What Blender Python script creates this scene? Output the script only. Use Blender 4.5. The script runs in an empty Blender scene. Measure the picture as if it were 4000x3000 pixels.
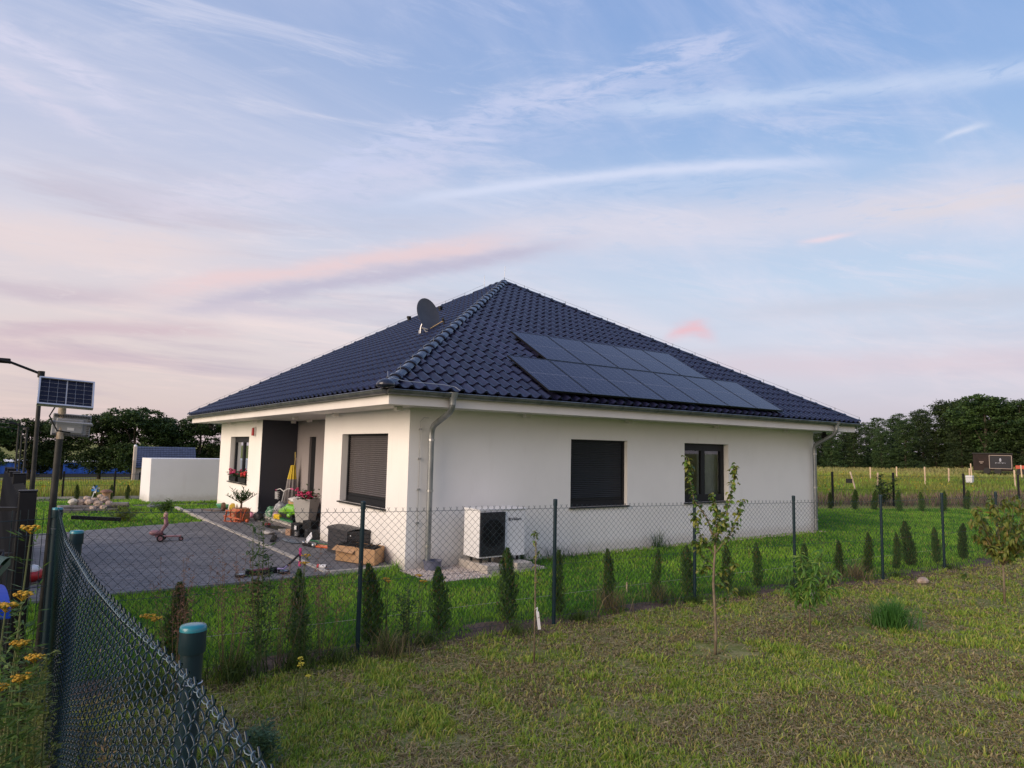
import bpy, bmesh, math, random
import numpy as np
from mathutils import Vector, Matrix
R = math.radians
PI = math.pi
rng = np.random.default_rng(7)
random.seed(7)
scene = bpy.context.scene
COL = scene.collection

# ------------------------------------------------------------------ camera
cam_d = bpy.data.cameras.new('camera')
cam = bpy.data.objects.new('camera', cam_d)
COL.objects.link(cam)
scene.camera = cam
cam_d.sensor_fit = 'HORIZONTAL'
cam_d.sensor_width = 36.0
cam_d.lens = 2661.7 / 4000.0 * 36.0
cam_d.clip_start = 0.05
cam_d.clip_end = 6000
CAM = Vector((-5.3384, -10.4222, 2.0356))
yaw, pitch, roll = 0.94980, 0.0967, 0.0208
fw = Vector((math.cos(pitch)*math.cos(yaw), math.cos(pitch)*math.sin(yaw), math.sin(pitch)))
rt = fw.cross(Vector((0, 0, 1))).normalized()
up = rt.cross(fw)
rt2 = rt*math.cos(roll) + up*math.sin(roll)
up2 = -rt*math.sin(roll) + up*math.cos(roll)
Mx = Matrix((rt2, up2, -fw)).transposed().to_4x4()
Mx.translation = CAM
cam.matrix_world = Mx

# ------------------------------------------------------------------ light
SUN_AZ, SUN_EL = R(185), R(20)
sd = bpy.data.lights.new('sun', 'SUN')
sd.energy = 2.0
sd.angle = R(45)
sd.color = (1.0, 0.82, 0.66)
sun = bpy.data.objects.new('sun', sd)
COL.objects.link(sun)
sdir = Vector((math.cos(SUN_EL)*math.cos(SUN_AZ), math.cos(SUN_EL)*math.sin(SUN_AZ), math.sin(SUN_EL)))
sun.rotation_euler = sdir.to_track_quat('Z', 'Y').to_euler()
sun.location = (-20, 0, 20)

class NT:
    """small helper for node maths"""
    def __init__(s, tree): s.t = tree; s.n = tree.nodes; s.l = tree.links
    def new(s, typ, **kw):
        nd = s.n.new(typ)
        for k, v in kw.items(): setattr(nd, k, v)
        return nd
    def put(s, sock, v):
        if hasattr(v, 'links'): s.l.new(v, sock)
        elif v is not None: sock.default_value = v
    def m(s, op, a, b=None, c=None, clamp=False):
        nd = s.n.new('ShaderNodeMath'); nd.operation = op; nd.use_clamp = clamp
        s.put(nd.inputs[0], a); s.put(nd.inputs[1], b); s.put(nd.inputs[2], c)
        return nd.outputs[0]
    def mr(s, v, a, b, c=0.0, d=1.0, smooth=True):
        nd = s.n.new('ShaderNodeMapRange'); nd.clamp = True
        nd.interpolation_type = 'SMOOTHSTEP' if smooth else 'LINEAR'
        s.put(nd.inputs[0], v); s.put(nd.inputs[1], a); s.put(nd.inputs[2], b); s.put(nd.inputs[3], c); s.put(nd.inputs[4], d)
        return nd.outputs[0]
    def mix(s, f, a, b, blend='MIX'):
        nd = s.n.new('ShaderNodeMix'); nd.data_type = 'RGBA'; nd.blend_type = blend
        s.put(nd.inputs[0], f)
        for i, v in ((6, a), (7, b)):
            if isinstance(v, (tuple, list)): v = tuple(v)[:3] + (1,)
            s.put(nd.inputs[i], v)
        return nd.outputs[2]
    def ramp(s, f, stops, interp='LINEAR'):
        nd = s.n.new('ShaderNodeValToRGB'); cr = nd.color_ramp; cr.interpolation = interp
        while len(cr.elements) < len(stops): cr.elements.new(0.5)
        for e, (p, c) in zip(cr.elements, stops):
            e.position = p; e.color = tuple(c)[:3] + (1,)
        s.put(nd.inputs[0], f)
        return nd.outputs[0]
    def noise(s, vec, scale, detail=3, rough=0.5, dist=0.0, w=None):
        nd = s.n.new('ShaderNodeTexNoise')
        if w is not None: nd.noise_dimensions = '4D'; nd.inputs['W'].default_value = w
        s.put(nd.inputs['Vector'], vec); nd.inputs['Scale'].default_value = scale
        nd.inputs['Detail'].default_value = detail; nd.inputs['Roughness'].default_value = rough
        nd.inputs['Distortion'].default_value = dist
        return nd.outputs[0]
    def vec(s, x, y, z):
        nd = s.n.new('ShaderNodeCombineXYZ'); s.put(nd.inputs[0], x); s.put(nd.inputs[1], y); s.put(nd.inputs[2], z)
        return nd.outputs[0]

def lin(r, g, b):
    f = lambda c: (c/255/12.92 if c/255 <= 0.04045 else ((c/255+0.055)/1.055)**2.4)
    return (f(r), f(g), f(b))

# ------------------------------------------------------------------ sky
world = bpy.data.worlds.new('World'); scene.world = world; world.use_nodes = True
w = NT(world.node_tree)
for n_ in list(w.n): w.n.remove(n_)
outw = w.new('ShaderNodeOutputWorld'); bg = w.new('ShaderNodeBackground')
SKY_STRENGTH = 0.10
bg.inputs[1].default_value = SKY_STRENGTH
w.l.new(bg.outputs[0], outw.inputs[0])
sky = w.new('ShaderNodeTexSky', sky_type='NISHITA', sun_disc=False)
sky.sun_elevation = SUN_EL; sky.sun_rotation = PI/2 - SUN_AZ
sky.air_density = 1.0; sky.dust_density = 1.5; sky.ozone_density = 2.0
tc = w.new('ShaderNodeTexCoord'); sep = w.new('ShaderNodeSeparateXYZ'); w.l.new(tc.outputs['Generated'], sep.inputs[0])
X_, Y_, Z_ = sep.outputs
D2 = 180/PI
el = w.m('MULTIPLY', w.m('ARCSINE', Z_), D2)
az = w.m('MULTIPLY', w.m('ARCTAN2', Y_, X_), D2)
# angle away from the sunset, 0 at the sun, 180 opposite
dot = w.m('ADD', w.m('MULTIPLY', X_, math.cos(SUN_AZ)), w.m('MULTIPLY', Y_, math.sin(SUN_AZ)))
hl = w.m('SQRT', w.m('ADD', w.m('MULTIPLY', X_, X_), w.m('ADD', w.m('MULTIPLY', Y_, Y_), 1e-5)))
away = w.m('MULTIPLY', w.m('ARCCOSINE', w.m('DIVIDE', dot, hl, clamp=False)), D2)
e01 = w.m('DIVIDE', el, 60.0, clamp=True)
# high thin veil: colours towards the sunset (warm) and away from it (blue)
warm = w.ramp(e01, [(0.0, lin(200, 180, 182)), (0.05, lin(217, 197, 193)), (0.14, lin(222, 207, 205)), (0.26, lin(212, 208, 218)),
                    (0.38, lin(188, 195, 219)), (0.5, lin(164, 180, 214)), (0.7, lin(145, 165, 208)), (1.0, lin(120, 148, 198))])
cool = w.ramp(e01, [(0.0, lin(192, 180, 192)), (0.06, lin(200, 190, 202)), (0.13, lin(206, 206, 218)), (0.22, lin(191, 206, 225)),
                    (0.32, lin(170, 194, 224)), (0.42, lin(147, 177, 219)), (0.55, lin(131, 164, 213)), (0.75, lin(122, 152, 205)), (1.0, lin(105, 138, 195))])
fwarm = w.mr(away, 155.0, 96.0)
veil = w.mix(fwarm, cool, warm)
# glow nearer the sun, out of the frame to the left, as the gradient in view goes on
glow = w.m('MULTIPLY', w.mr(away, 70.0, 0.0), w.mr(el, 60.0, 0.0))
veil = w.mix(w.m('MULTIPLY', glow, 0.8), veil, (1.15, 0.80, 0.55))
# clouds laid on a flat layer high above, so they stretch towards the horizon
dz = w.m('ADD', w.m('MAXIMUM', Z_, 0.0), 0.09)
cx = w.m('DIVIDE', X_, dz); cy = w.m('DIVIDE', Y_, dz)
def rotv(a, sx, sy):
    u = w.m('ADD', w.m('MULTIPLY', cx, math.cos(a)*sx), w.m('MULTIPLY', cy, math.sin(a)*sx))
    v = w.m('ADD', w.m('MULTIPLY', cx, -math.sin(a)*sy), w.m('MULTIPLY', cy, math.cos(a)*sy))
    return w.vec(u, v, 0.0)
pA = rotv(R(8), 0.35, 1.25); pB = rotv(R(-18), 0.6, 1.6)
nA = w.noise(pA, 1.3, 7, 0.62, 0.5); nB = w.noise(pB, 3.2, 9, 0.70, 1.1, w=3.1); nC = w.noise(pA, 0.55, 3, 0.5, 0.3, w=7.7)
cov = w.m('MULTIPLY', w.mr(nA, 0.42, 0.68), w.mr(nC, 0.36, 0.6))
cov2 = w.m('MULTIPLY', w.mr(nB, 0.46, 0.72), w.mr(nC, 0.40, 0.60))
cloudcol = w.mix(fwarm, w.ramp(e01, [(0, lin(206, 190, 198)), (0.12, lin(218, 211, 218)), (0.3, lin(204, 208, 226)), (0.6, lin(182, 191, 222))]),
                 w.ramp(e01, [(0, lin(218, 194, 188)), (0.12, lin(233, 211, 203)), (0.3, lin(219, 213, 221)), (0.6, lin(198, 203, 224))]))
body = w.mix(0.14, veil, w.mix(1.0, sky.outputs[0], (SKY_STRENGTH, SKY_STRENGTH, SKY_STRENGTH), 'MULTIPLY'))
c1 = w.mix(w.m('MULTIPLY', cov, 0.62), body, cloudcol)
c1 = w.mix(w.m('MULTIPLY', cov2, 0.6), c1, cloudcol)
# lavender-grey shadow side of low cloud sheets
nD = w.noise(w.vec(w.m('MULTIPLY', az, 0.028), w.m('MULTIPLY', el, 0.30), 0.0), 1.0, 6, 0.6, 0.5, w=1.7)
low = w.m('MULTIPLY', w.mr(nD, 0.50, 0.66), w.m('MULTIPLY', w.mr(el, 22.0, 12.0), w.mr(el, 1.0, 4.0)))
c1 = w.mix(w.m('MULTIPLY', low, w.m('ADD', 0.25, w.m('MULTIPLY', fwarm, 0.45))), c1, w.mix(fwarm, lin(178, 181, 198), lin(174, 161, 177)))
warp = w.noise(w.vec(w.m('MULTIPLY', az, 0.16), w.m('MULTIPLY', el, 0.45), 0.0), 1.0, 6, 0.62)
warpc = w.m('SUBTRACT', warp, 0.5)
fine = w.noise(w.vec(w.m('MULTIPLY', az, 0.22), w.m('MULTIPLY', el, 1.1), 0.0), 1.4, 8, 0.66, 0.8, w=5.0)
def streak(base, pts, width, amp, col, strength, fade=4.0, soft=(0.30, 0.62)):
    (a0, e0), (a1, e1), (a2, e2) = pts   # azimuth, elevation of three points along the cloud band
    A = np.array([[1, a, a*a] for a in (a0, a1, a2)]); k = np.linalg.solve(A, [e0, e1, e2])
    cur = w.m('ADD', float(k[0]), w.m('MULTIPLY', az, w.m('ADD', float(k[1]), w.m('MULTIPLY', az, float(k[2])))))
    dd = w.m('DIVIDE', w.m('ADD', w.m('SUBTRACT', el, cur), w.m('MULTIPLY', warpc, amp)), width)
    g = w.m('POWER', 2.718, w.m('MULTIPLY', w.m('MULTIPLY', dd, dd), -1.0))
    lo, hi = min(a0, a2), max(a0, a2)
    g = w.m('MULTIPLY', g, w.m('MULTIPLY', w.mr(az, lo-fade, lo+fade), w.mr(az, hi+fade, hi-fade)))
    g = w.m('MULTIPLY', g, w.mr(fine, soft[0], soft[1]))
    return w.mix(w.m('MULTIPLY', g, strength, clamp=True), base, col)
c1 = streak(c1, ((84.1, 17.6), (74.2, 19.6), (59.1, 24.1)), 1.6, 5.0, lin(214, 208, 222), 0.45)
c1 = streak(c1, ((72.9, 21.3), (56.0, 27.3), (34.7, 31.3)), 1.0, 5.0, lin(200, 203, 226), 0.55, soft=(0.36, 0.62))
c1 = streak(c1, ((72.0, 20.5), (56.0, 25.8), (36.0, 29.0)), 2.2, 6.0, lin(186, 194, 222), 0.45)
c1 = streak(c1, ((45.9, 27.6), (28.5, 26.7), (10.0, 24.3)), 0.75, 1.8, lin(192, 204, 227), 0.65, soft=(0.2, 0.5))
c1 = streak(c1, ((61.8, 20.5), (47.0, 22.5), (30.0, 22.1)), 0.42, 0.8, lin(208, 213, 232), 0.75, 7.0, soft=(0.1, 0.4))
c1 = streak(c1, ((63.0, 19.9), (47.0, 21.7), (32.0, 21.6)), 1.2, 1.5, lin(196, 206, 228), 0.35, 7.0)
c1 = streak(c1, ((60.0, 17.6), (34.0, 18.3), (8.0, 16.6)), 2.2, 2.2, lin(216, 208, 216), 0.62, 9.0, soft=(0.1, 0.5))
c1 = streak(c1, ((27.0, 17.9), (19.2, 17.7), (5.0, 16.6)), 0.8, 1.5, lin(216, 204, 204), 0.5)
c1 = streak(c1, ((36.0, 11.3), (24.3, 11.2), (5.0, 10.5)), 0.8, 1.2, lin(190, 194, 208), 0.65, 6.0, soft=(0.1, 0.5))
c1 = streak(c1, ((41.0, 7.2), (27.4, 6.9), (5.0, 6.7)), 1.1, 1.0, lin(208, 190, 198), 0.55, 6.0, soft=(0.1, 0.5))
c1 = streak(c1, ((82.7, 11.2), (70.3, 14.4), (55.5, 17.3)), 0.85, 1.8, lin(222, 197, 198), 0.85, 5.0, soft=(0.15, 0.5))
c1 = streak(c1, ((80.0, 10.3), (68.3, 13.5), (51.0, 16.9)), 0.75, 1.8, lin(178, 172, 192), 0.7, 5.0, soft=(0.2, 0.5))
c1 = streak(c1, ((94.0, 10.1), (90.4, 10.2), (84.0, 10.4)), 0.65, 1.2, lin(194, 180, 190), 0.8, soft=(0.2, 0.5))
c1 = streak(c1, ((92.1, 7.2), (84.7, 8.2), (78.0, 8.6)), 0.6, 1.2, lin(200, 178, 186), 0.75, soft=(0.2, 0.5))
c1 = streak(c1, ((98.0, 5.9), (90.5, 6.0), (84.3, 6.1)), 0.6, 1.0, lin(198, 178, 186), 0.75, soft=(0.2, 0.5))
c1 = streak(c1, ((80.0, 10.2), (73.0, 10.6), (66.0, 11.0)), 0.55, 1.2, lin(192, 184, 198), 0.6, soft=(0.2, 0.5))
c1 = streak(c1, ((110.0, 14.6), (94.5, 13.6), (78.0, 15.0)), 1.7, 3.0, lin(226, 205, 200), 0.5, 6.0, soft=(0.15, 0.5))
c1 = streak(c1, ((110.5, 29.0), (91.5, 25.6), (84.9, 23.8)), 0.8, 3.0, lin(208, 206, 224), 0.7)
c1 = streak(c1, ((110.5, 26.0), (91.8, 23.2), (86.3, 21.2)), 0.8, 3.0, lin(208, 204, 220), 0.7)
c1 = streak(c1, ((30.9, 16.4), (29.0, 16.5), (27.8, 16.6)), 0.22, 0.8, lin(226, 206, 212), 0.7, 1.2, soft=(0.0, 0.3))
c1 = streak(c1, ((21.3, 22.2), (20.0, 22.5), (18.9, 22.6)), 0.22, 0.8, lin(212, 216, 230), 0.6, 1.0, soft=(0.0, 0.3))
c1 = streak(c1, ((41.2, 9.65), (39.2, 10.1), (38.2, 9.8)), 0.62, 2.6, lin(220, 184, 192), 1.0, 1.1, soft=(0.05, 0.35))
w.l.new(w.mix(1.0, c1, (0.705/SKY_STRENGTH, 0.71/SKY_STRENGTH, 0.72/SKY_STRENGTH), 'MULTIPLY'), bg.inputs[0])

vs = scene.view_settings
vs.view_transform = 'Standard'; vs.look = 'None'; vs.exposure = 0.70; vs.gamma = 1.0; vs.use_curve_mapping = False
scene.render.engine = 'CYCLES'
scene.cycles.max_bounces = 6; scene.cycles.diffuse_bounces = 3; scene.cycles.glossy_bounces = 3
scene.cycles.transparent_max_bounces = 8; scene.cycles.use_denoising = True
scene.cycles.denoising_input_passes = 'RGB_ALBEDO_NORMAL'; scene.cycles.denoising_prefilter = 'NONE'
# ------------------------------------------------------------------ mesh helpers
ORG = {}
def worg(o):
    return ORG.get(o.name, Vector((0, 0, 0))) if o else Vector((0, 0, 0))
def tag(o, label=None, cat=None, group=None, kind=None):
    if label: o['label'] = label
    if cat: o['category'] = cat
    if group: o['group'] = group
    if kind: o['kind'] = kind
    return o
def thing(name, label, cat, loc=(0, 0, 0), group=None):
    o = bpy.data.objects.new(name, None); COL.objects.link(o)
    o.empty_display_size = 0.1
    o.location = loc; ORG[o.name] = Vector(loc)
    return tag(o, label, cat, group)
def place(o, loc, rz=0.0, s=1.0, rx=0.0, ry=0.0):
    o.location = loc; o.rotation_euler = (rx, ry, rz); o.scale = (s, s, s); return o
def copy_tree(o, parent=None):
    c = o.copy(); COL.objects.link(c); c.parent = parent
    for ch in o.children: copy_tree(ch, c)
    return c
class MB:
    def __init__(s): s.v = []; s.f = []; s.uv = None
    def add(s, vs, fs):
        b = len(s.v); s.v += [tuple(p) for p in vs]; s.f += [tuple(i+b for i in f) for f in fs]; return s
    def box(s, c, d, rz=0.0, M=None, taper=1.0):
        x, y, z = d[0]/2, d[1]/2, d[2]/2
        P = [(-x, -y, -z), (x, -y, -z), (x, y, -z), (-x, y, -z), (-x*taper, -y*taper, z), (x*taper, -y*taper, z), (x*taper, y*taper, z), (-x*taper, y*taper, z)]
        T = M if M is not None else Matrix.Rotation(rz, 3, 'Z')
        C = Vector(c)
        s.add([C + T @ Vector(p) for p in P], [(0, 3, 2, 1), (4, 5, 6, 7), (0, 1, 5, 4), (1, 2, 6, 5), (2, 3, 7, 6), (3, 0, 4, 7)]); return s
    def bb(s, a, b):
        return s.box([(a[i]+b[i])/2 for i in range(3)], [abs(b[i]-a[i]) for i in range(3)])
    def beam(s, p, q, wx, wy=None, ref=(0, 0, 1)):
        p, q = Vector(p), Vector(q); t = (q-p); L = t.length; t = t.normalized(); rf = Vector(ref)
        if abs(t.dot(rf)) > 0.98: rf = Vector((1, 0, 0))
        a = t.cross(rf).normalized(); b = a.cross(t)
        return s.box((p+q)/2, (wx, wy or wx, L), M=Matrix((a, b, t)).transposed())
    def tube(s, pts, r, n=8, caps=True):
        pts = [Vector(p) for p in pts]; rr = r if isinstance(r, (list, tuple)) else [r]*len(pts)
        b0 = len(s.v); prev = None
        for i, p in enumerate(pts):
            t = (pts[min(i+1, len(pts)-1)] - pts[max(i-1, 0)]).normalized()
            if prev is None:
                ref = Vector((0, 0, 1)) if abs(t.z) < 0.9 else Vector((1, 0, 0))
                a = t.cross(ref).normalized()
            else: a = (prev - t*prev.dot(t)).normalized()
            prev = a; b = t.cross(a)
            for k in range(n):
                s.v.append(tuple(p + (a*math.cos(2*PI*k/n) + b*math.sin(2*PI*k/n))*rr[i]))
        for i in range(len(pts)-1):
            for k in range(n):
                k2 = (k+1) % n
                s.f.append((b0+i*n+k, b0+i*n+k2, b0+(i+1)*n+k2, b0+(i+1)*n+k))
        if caps:
            s.f.append(tuple(b0+k for k in reversed(range(n)))); s.f.append(tuple(b0+(len(pts)-1)*n+k for k in range(n)))
        return s
    def cyl(s, p, q, r, r2=None, n=16, caps=True):
        return s.tube([p, q], [r, r if r2 is None else r2], n, caps)
    def lathe(s, prof, c=(0, 0, 0), n=20, axis='z', a0=0.0, a1=2*PI):
        full = abs(a1-a0-2*PI) < 1e-6; m = n if full else n+1
        b0 = len(s.v)
        for (r, h) in prof:
            for k in range(m):
                a = a0 + (a1-a0)*k/n; x, y = r*math.cos(a), r*math.sin(a)
                p = (x, y, h) if axis == 'z' else ((h, x, y) if axis == 'x' else (x, h, y))
                s.v.append((c[0]+p[0], c[1]+p[1], c[2]+p[2]))
        for i in range(len(prof)-1):
            for k in range(n):
                k2 = (k+1) % m
                s.f.append((b0+i*m+k, b0+i*m+k2, b0+(i+1)*m+k2, b0+(i+1)*m+k))
        return s
    def sph(s, c, r, n=10, m=6, sc=(1, 1, 1), jit=0.0, M=None):
        b0 = len(s.v); V = []
        V.append(Vector((0, 0, -1)))
        for j in range(1, m):
            ph = -PI/2 + PI*j/m
            for k in range(n): V.append(Vector((math.cos(ph)*math.cos(2*PI*k/n), math.cos(ph)*math.sin(2*PI*k/n), math.sin(ph))))
        V.append(Vector((0, 0, 1)))
        for v in V:
            q = Vector((v.x*sc[0], v.y*sc[1], v.z*sc[2]))*r*(1+random.uniform(-jit, jit))
            if M is not None: q = M @ q
            s.v.append(tuple(Vector(c)+q))
        for k in range(n): s.f.append((b0, b0+1+(k+1) % n, b0+1+k))
        for j in range(m-2):
            for k in range(n):
                k2 = (k+1) % n; a = b0+1+j*n
                s.f.append((a+k, a+k2, a+n+k2, a+n+k))
        a = b0+1+(m-2)*n; t = b0+1+(m-1)*n
        for k in range(n): s.f.append((a+k, a+(k+1) % n, t))
        return s
    def build(s, name, mat, parent=None, smooth=False, bevel=0.0, center=True, auto=None):
        me = bpy.data.meshes.new(name)
        if not s.v: s.v = [(0, 0, 0)]
        V = np.array(s.v, dtype=float)
        c = (V.min(0)+V.max(0))/2 if center else np.zeros(3)
        me.from_pydata([tuple(p) for p in (V-c)], [], s.f); me.update()
        me.materials.append(mat)
        if smooth: me.polygons.foreach_set('use_smooth', [True]*len(me.polygons))
        if auto is not None:
            me.polygons.foreach_set('use_smooth', [True]*len(me.polygons))
            bm = bmesh.new(); bm.from_mesh(me)
            for e in bm.edges:
                if len(e.link_faces) == 2 and e.calc_face_angle(0) > R(auto): e.smooth = False
            bm.to_mesh(me); bm.free()
        o = bpy.data.objects.new(name, me); COL.objects.link(o)
        W = Vector(c); o.location = W - worg(parent); ORG[o.name] = W
        if parent: o.parent = parent
        if bevel:
            md = o.modifiers.new('bevel', 'BEVEL'); md.width = bevel; md.segments = 2; md.limit_method = 'ANGLE'; md.angle_limit = R(40)
        return o
def npmesh(name, V, F, mat, parent=None, tint=None, smooth=False, kind=None, sizes=None):
    """big mesh from numpy: V (n,3), F (m,k) all faces with k corners"""
    me = bpy.data.meshes.new(name); V = np.asarray(V, dtype=np.float32); F = np.asarray(F, dtype=np.int32)
    c = (V.min(0)+V.max(0))/2
    k = F.shape[1]
    me.vertices.add(len(V)); me.vertices.foreach_set('co', (V-c).astype(np.float32).ravel())
    me.loops.add(F.size); me.loops.foreach_set('vertex_index', F.ravel())
    me.polygons.add(len(F)); me.polygons.foreach_set('loop_start', np.arange(0, F.size, k, dtype=np.int32))
    try: me.polygons.foreach_set('loop_total', np.full(len(F), k, dtype=np.int32))
    except Exception: pass
    me.polygons.foreach_set('use_smooth', np.full(len(F), smooth, dtype=bool))
    if tint is not None:
        at = me.attributes.new('tint', 'FLOAT_COLOR', 'POINT')
        t4 = np.ones((len(V), 4), dtype=np.float32); t4[:, :3] = tint
        at.data.foreach_set('color', t4.ravel())
    me.update(calc_edges=True); me.materials.append(mat)
    o = bpy.data.objects.new(name, me); COL.objects.link(o)
    o.location = Vector(c.tolist()) - worg(parent); ORG[o.name] = Vector(c.tolist())
    if parent: o.parent = parent
    if kind: o['kind'] = kind
    return o

# ------------------------------------------------------------------ materials
def pbr(name, c1, c2=None, scale=3.0, rough=0.6, bump=0.0, bscale=40.0, metal=0.0, coat=0.0, rand=0.0, spec=0.5, detail=4, tr=0.0, mult=1.0, bdist=0.01, stretch=None, nz=(0.35, 0.65)):
    m = bpy.data.materials.new(name); m.use_nodes = True
    t = NT(m.node_tree); b = t.n['Principled BSDF']
    b.inputs['Roughness'].default_value = rough; b.inputs['Metallic'].default_value = metal
    b.inputs['Coat Weight'].default_value = coat; b.inputs['Specular IOR Level'].default_value = spec
    co = t.new('ShaderNodeTexCoord').outputs['Object']
    if stretch:
        mp = t.new('ShaderNodeMapping'); mp.inputs['Scale'].default_value = stretch; t.l.new(co, mp.inputs[0]); co = mp.outputs[0]
    col = tuple(c1)
    if c2 is not None:
        col = t.mix(t.mr(t.noise(co, scale, detail, 0.6), nz[0], nz[1]), c1, c2)
    if rand:
        oi = t.new('ShaderNodeObjectInfo')
        hsv = t.new('ShaderNodeHueSaturation')
        t.put(hsv.inputs['Value'], t.m('ADD', 1-rand, t.m('MULTIPLY', oi.outputs['Random'], 2*rand)))
        if isinstance(col, tuple): hsv.inputs['Color'].default_value = col + (1,)
        else: t.l.new(col, hsv.inputs['Color'])
        col = hsv.outputs[0]
    if isinstance(col, tuple): b.inputs['Base Color'].default_value = col[:3] + (1,)
    else: t.l.new(col, b.inputs['Base Color'])
    if bump:
        bn = t.new('ShaderNodeBump'); bn.inputs['Strength'].default_value = bump; bn.inputs['Distance'].default_value = bdist
        t.l.new(t.noise(co, bscale, 5, 0.6), bn.inputs['Height']); t.l.new(bn.outputs[0], b.inputs['Normal'])
    return m
def leafmat(name, col=None, trans=0.35, rough=0.55, c2=None, rand=0.0):
    """foliage; colour from the 'tint' attribute when col is None"""
    m = bpy.data.materials.new(name); m.use_nodes = True
    t = NT(m.node_tree); b = t.n['Principled BSDF']; out = t.n['Material Output']
    b.inputs['Roughness'].default_value = rough; b.inputs['Specular IOR Level'].default_value = 0.3
    if col is None:
        a = t.new('ShaderNodeAttribute'); a.attribute_name = 'tint'; c = a.outputs['Color']
    else:
        c = t.mix(t.mr(t.noise(t.new('ShaderNodeTexCoord').outputs['Object'], 9.0, 3), 0.35, 0.65), col, c2 or col)
    if rand:
        oi = t.new('ShaderNodeObjectInfo'); hsv = t.new('ShaderNodeHueSaturation')
        t.put(hsv.inputs['Value'], t.m('ADD', 1-rand, t.m('MULTIPLY', oi.outputs['Random'], 2*rand)))
        t.put(hsv.inputs['Hue'], t.m('ADD', 0.49, t.m('MULTIPLY', oi.outputs['Random'], 0.02)))
        t.l.new(c, hsv.inputs['Color']); c = hsv.outputs[0]
    tl = t.new('ShaderNodeBsdfTranslucent'); mx = t.new('ShaderNodeMixShader'); mx.inputs[0].default_value = trans
    t.l.new(c, b.inputs['Base Color']); t.l.new(c, tl.inputs[0])
    t.l.new(b.outputs[0], mx.inputs[1]); t.l.new(tl.outputs[0], mx.inputs[2]); t.l.new(mx.outputs[0], out.inputs[0])
    return m
M = {}
def plaster(name, c, bump=0.07):
    m = pbr(name, c, tuple(x*0.95 for x in c), 0.7, 0.9, bump, 140, spec=0.2, bdist=0.008)
    t = NT(m.node_tree); b = t.n['Principled BSDF']
    src_ = b.inputs['Base Color'].links[0].from_socket
    g_ = t.new('ShaderNodeNewGeometry').outputs['Position']; sp = t.new('ShaderNodeSeparateXYZ'); t.l.new(g_, sp.inputs[0])
    # rain-splash dirt with a ragged edge close to the ground, and fine grain
    mp = t.new('ShaderNodeMapping'); mp.inputs['Scale'].default_value = (5.0, 5.0, 0.8); t.l.new(g_, mp.inputs[0])
    nz_ = t.noise(g_, 7.0, 6, 0.7)
    splash = t.m('MULTIPLY', t.mr(t.m('SUBTRACT', sp.outputs[2], t.m('MULTIPLY', nz_, 0.30)), 0.16, -0.08), 0.55)
    streak_ = t.m('MULTIPLY', t.mr(t.noise(mp.outputs[0], 1.0, 4, 0.6), 0.55, 0.75), 0.10)
    grain = t.m('MULTIPLY', t.noise(g_, 60.0, 3, 0.6), 0.07)
    col_ = t.mix(t.m('ADD', splash, t.m('ADD', streak_, grain)), src_, (c[0]*0.62, c[1]*0.58, c[2]*0.52))
    t.l.new(col_, b.inputs['Base Color'])
    return m
M['white_plaster'] = plaster('white_plaster', (0.89, 0.865, 0.83))
M['garden_plaster'] = plaster('garden_plaster', (0.82, 0.82, 0.83))
M['charcoal_plaster'] = plaster('charcoal_plaster', (0.060, 0.061, 0.075))
M['mauve_plaster'] = plaster('mauve_plaster', (0.30, 0.27, 0.27))
M['soffit'] = pbr('soffit_white', (0.72, 0.69, 0.66), (0.66, 0.63, 0.60), 1.5, 0.7)
M['fascia'] = pbr('fascia_white', (0.80, 0.76, 0.72), (0.74, 0.70, 0.67), 1.0, 0.55)
M['tile'] = pbr('dark_glazed_tile', (0.013, 0.014, 0.036), (0.021, 0.021, 0.051), 6.0, 0.32, 0.15, 60, rand=0.28, coat=0.12)
M['ridge_tile'] = pbr('glossy_ridge_tile', (0.010, 0.012, 0.024), (0.016, 0.019, 0.036), 6.0, 0.24, 0.2, 25, rand=0.15, coat=0.3)
M['deck'] = pbr('roof_underlay', (0.012, 0.012, 0.016), None, rough=0.9)
M['zinc'] = pbr('zinc_gutter', (0.16, 0.17, 0.18), (0.24, 0.25, 0.26), 5.0, 0.42, metal=0.75)
M['zinc_pipe'] = pbr('galvanised_pipe', (0.22, 0.235, 0.245), (0.33, 0.345, 0.35), 6.0, 0.42, metal=0.6, stretch=(1, 1, 0.3))
M['anthracite'] = pbr('anthracite_frame', (0.009, 0.010, 0.013), None, rough=0.5, spec=0.3)
M['shutter'] = pbr('brown_shutter', (0.075, 0.067, 0.068), (0.09, 0.08, 0.08), 5, 0.34)
M['shutter_dark'] = pbr('dark_shutter', (0.018, 0.020, 0.025), (0.023, 0.025, 0.031), 5, 0.4, spec=0.4)
M['sill'] = pbr('dark_sill', (0.020, 0.018, 0.018), None, rough=0.4)
M['black'] = pbr('black_plastic', (0.007, 0.007, 0.008), (0.012, 0.012, 0.013), 8, 0.55, spec=0.3)
M['curtain'] = pbr('white_curtain', (0.62, 0.60, 0.58), (0.5, 0.49, 0.48), 4, 0.9)
M['dark_room'] = pbr('dark_room', (0.03, 0.03, 0.032), None, rough=0.9)
M['steel'] = pbr('steel', (0.45, 0.45, 0.45), None, rough=0.35, metal=0.9)
M['white_metal'] = pbr('white_powder_coat', (0.78, 0.78, 0.79), (0.74, 0.74, 0.75), 2, 0.4)
M['concrete'] = pbr('concrete', (0.40, 0.36, 0.32), (0.50, 0.46, 0.41), 7, 0.9, 0.4, 60)
M['kerb'] = pbr('kerb_concrete', (0.36, 0.335, 0.30), (0.46, 0.43, 0.385), 5, 0.9, 0.4, 70, rand=0.08)
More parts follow.
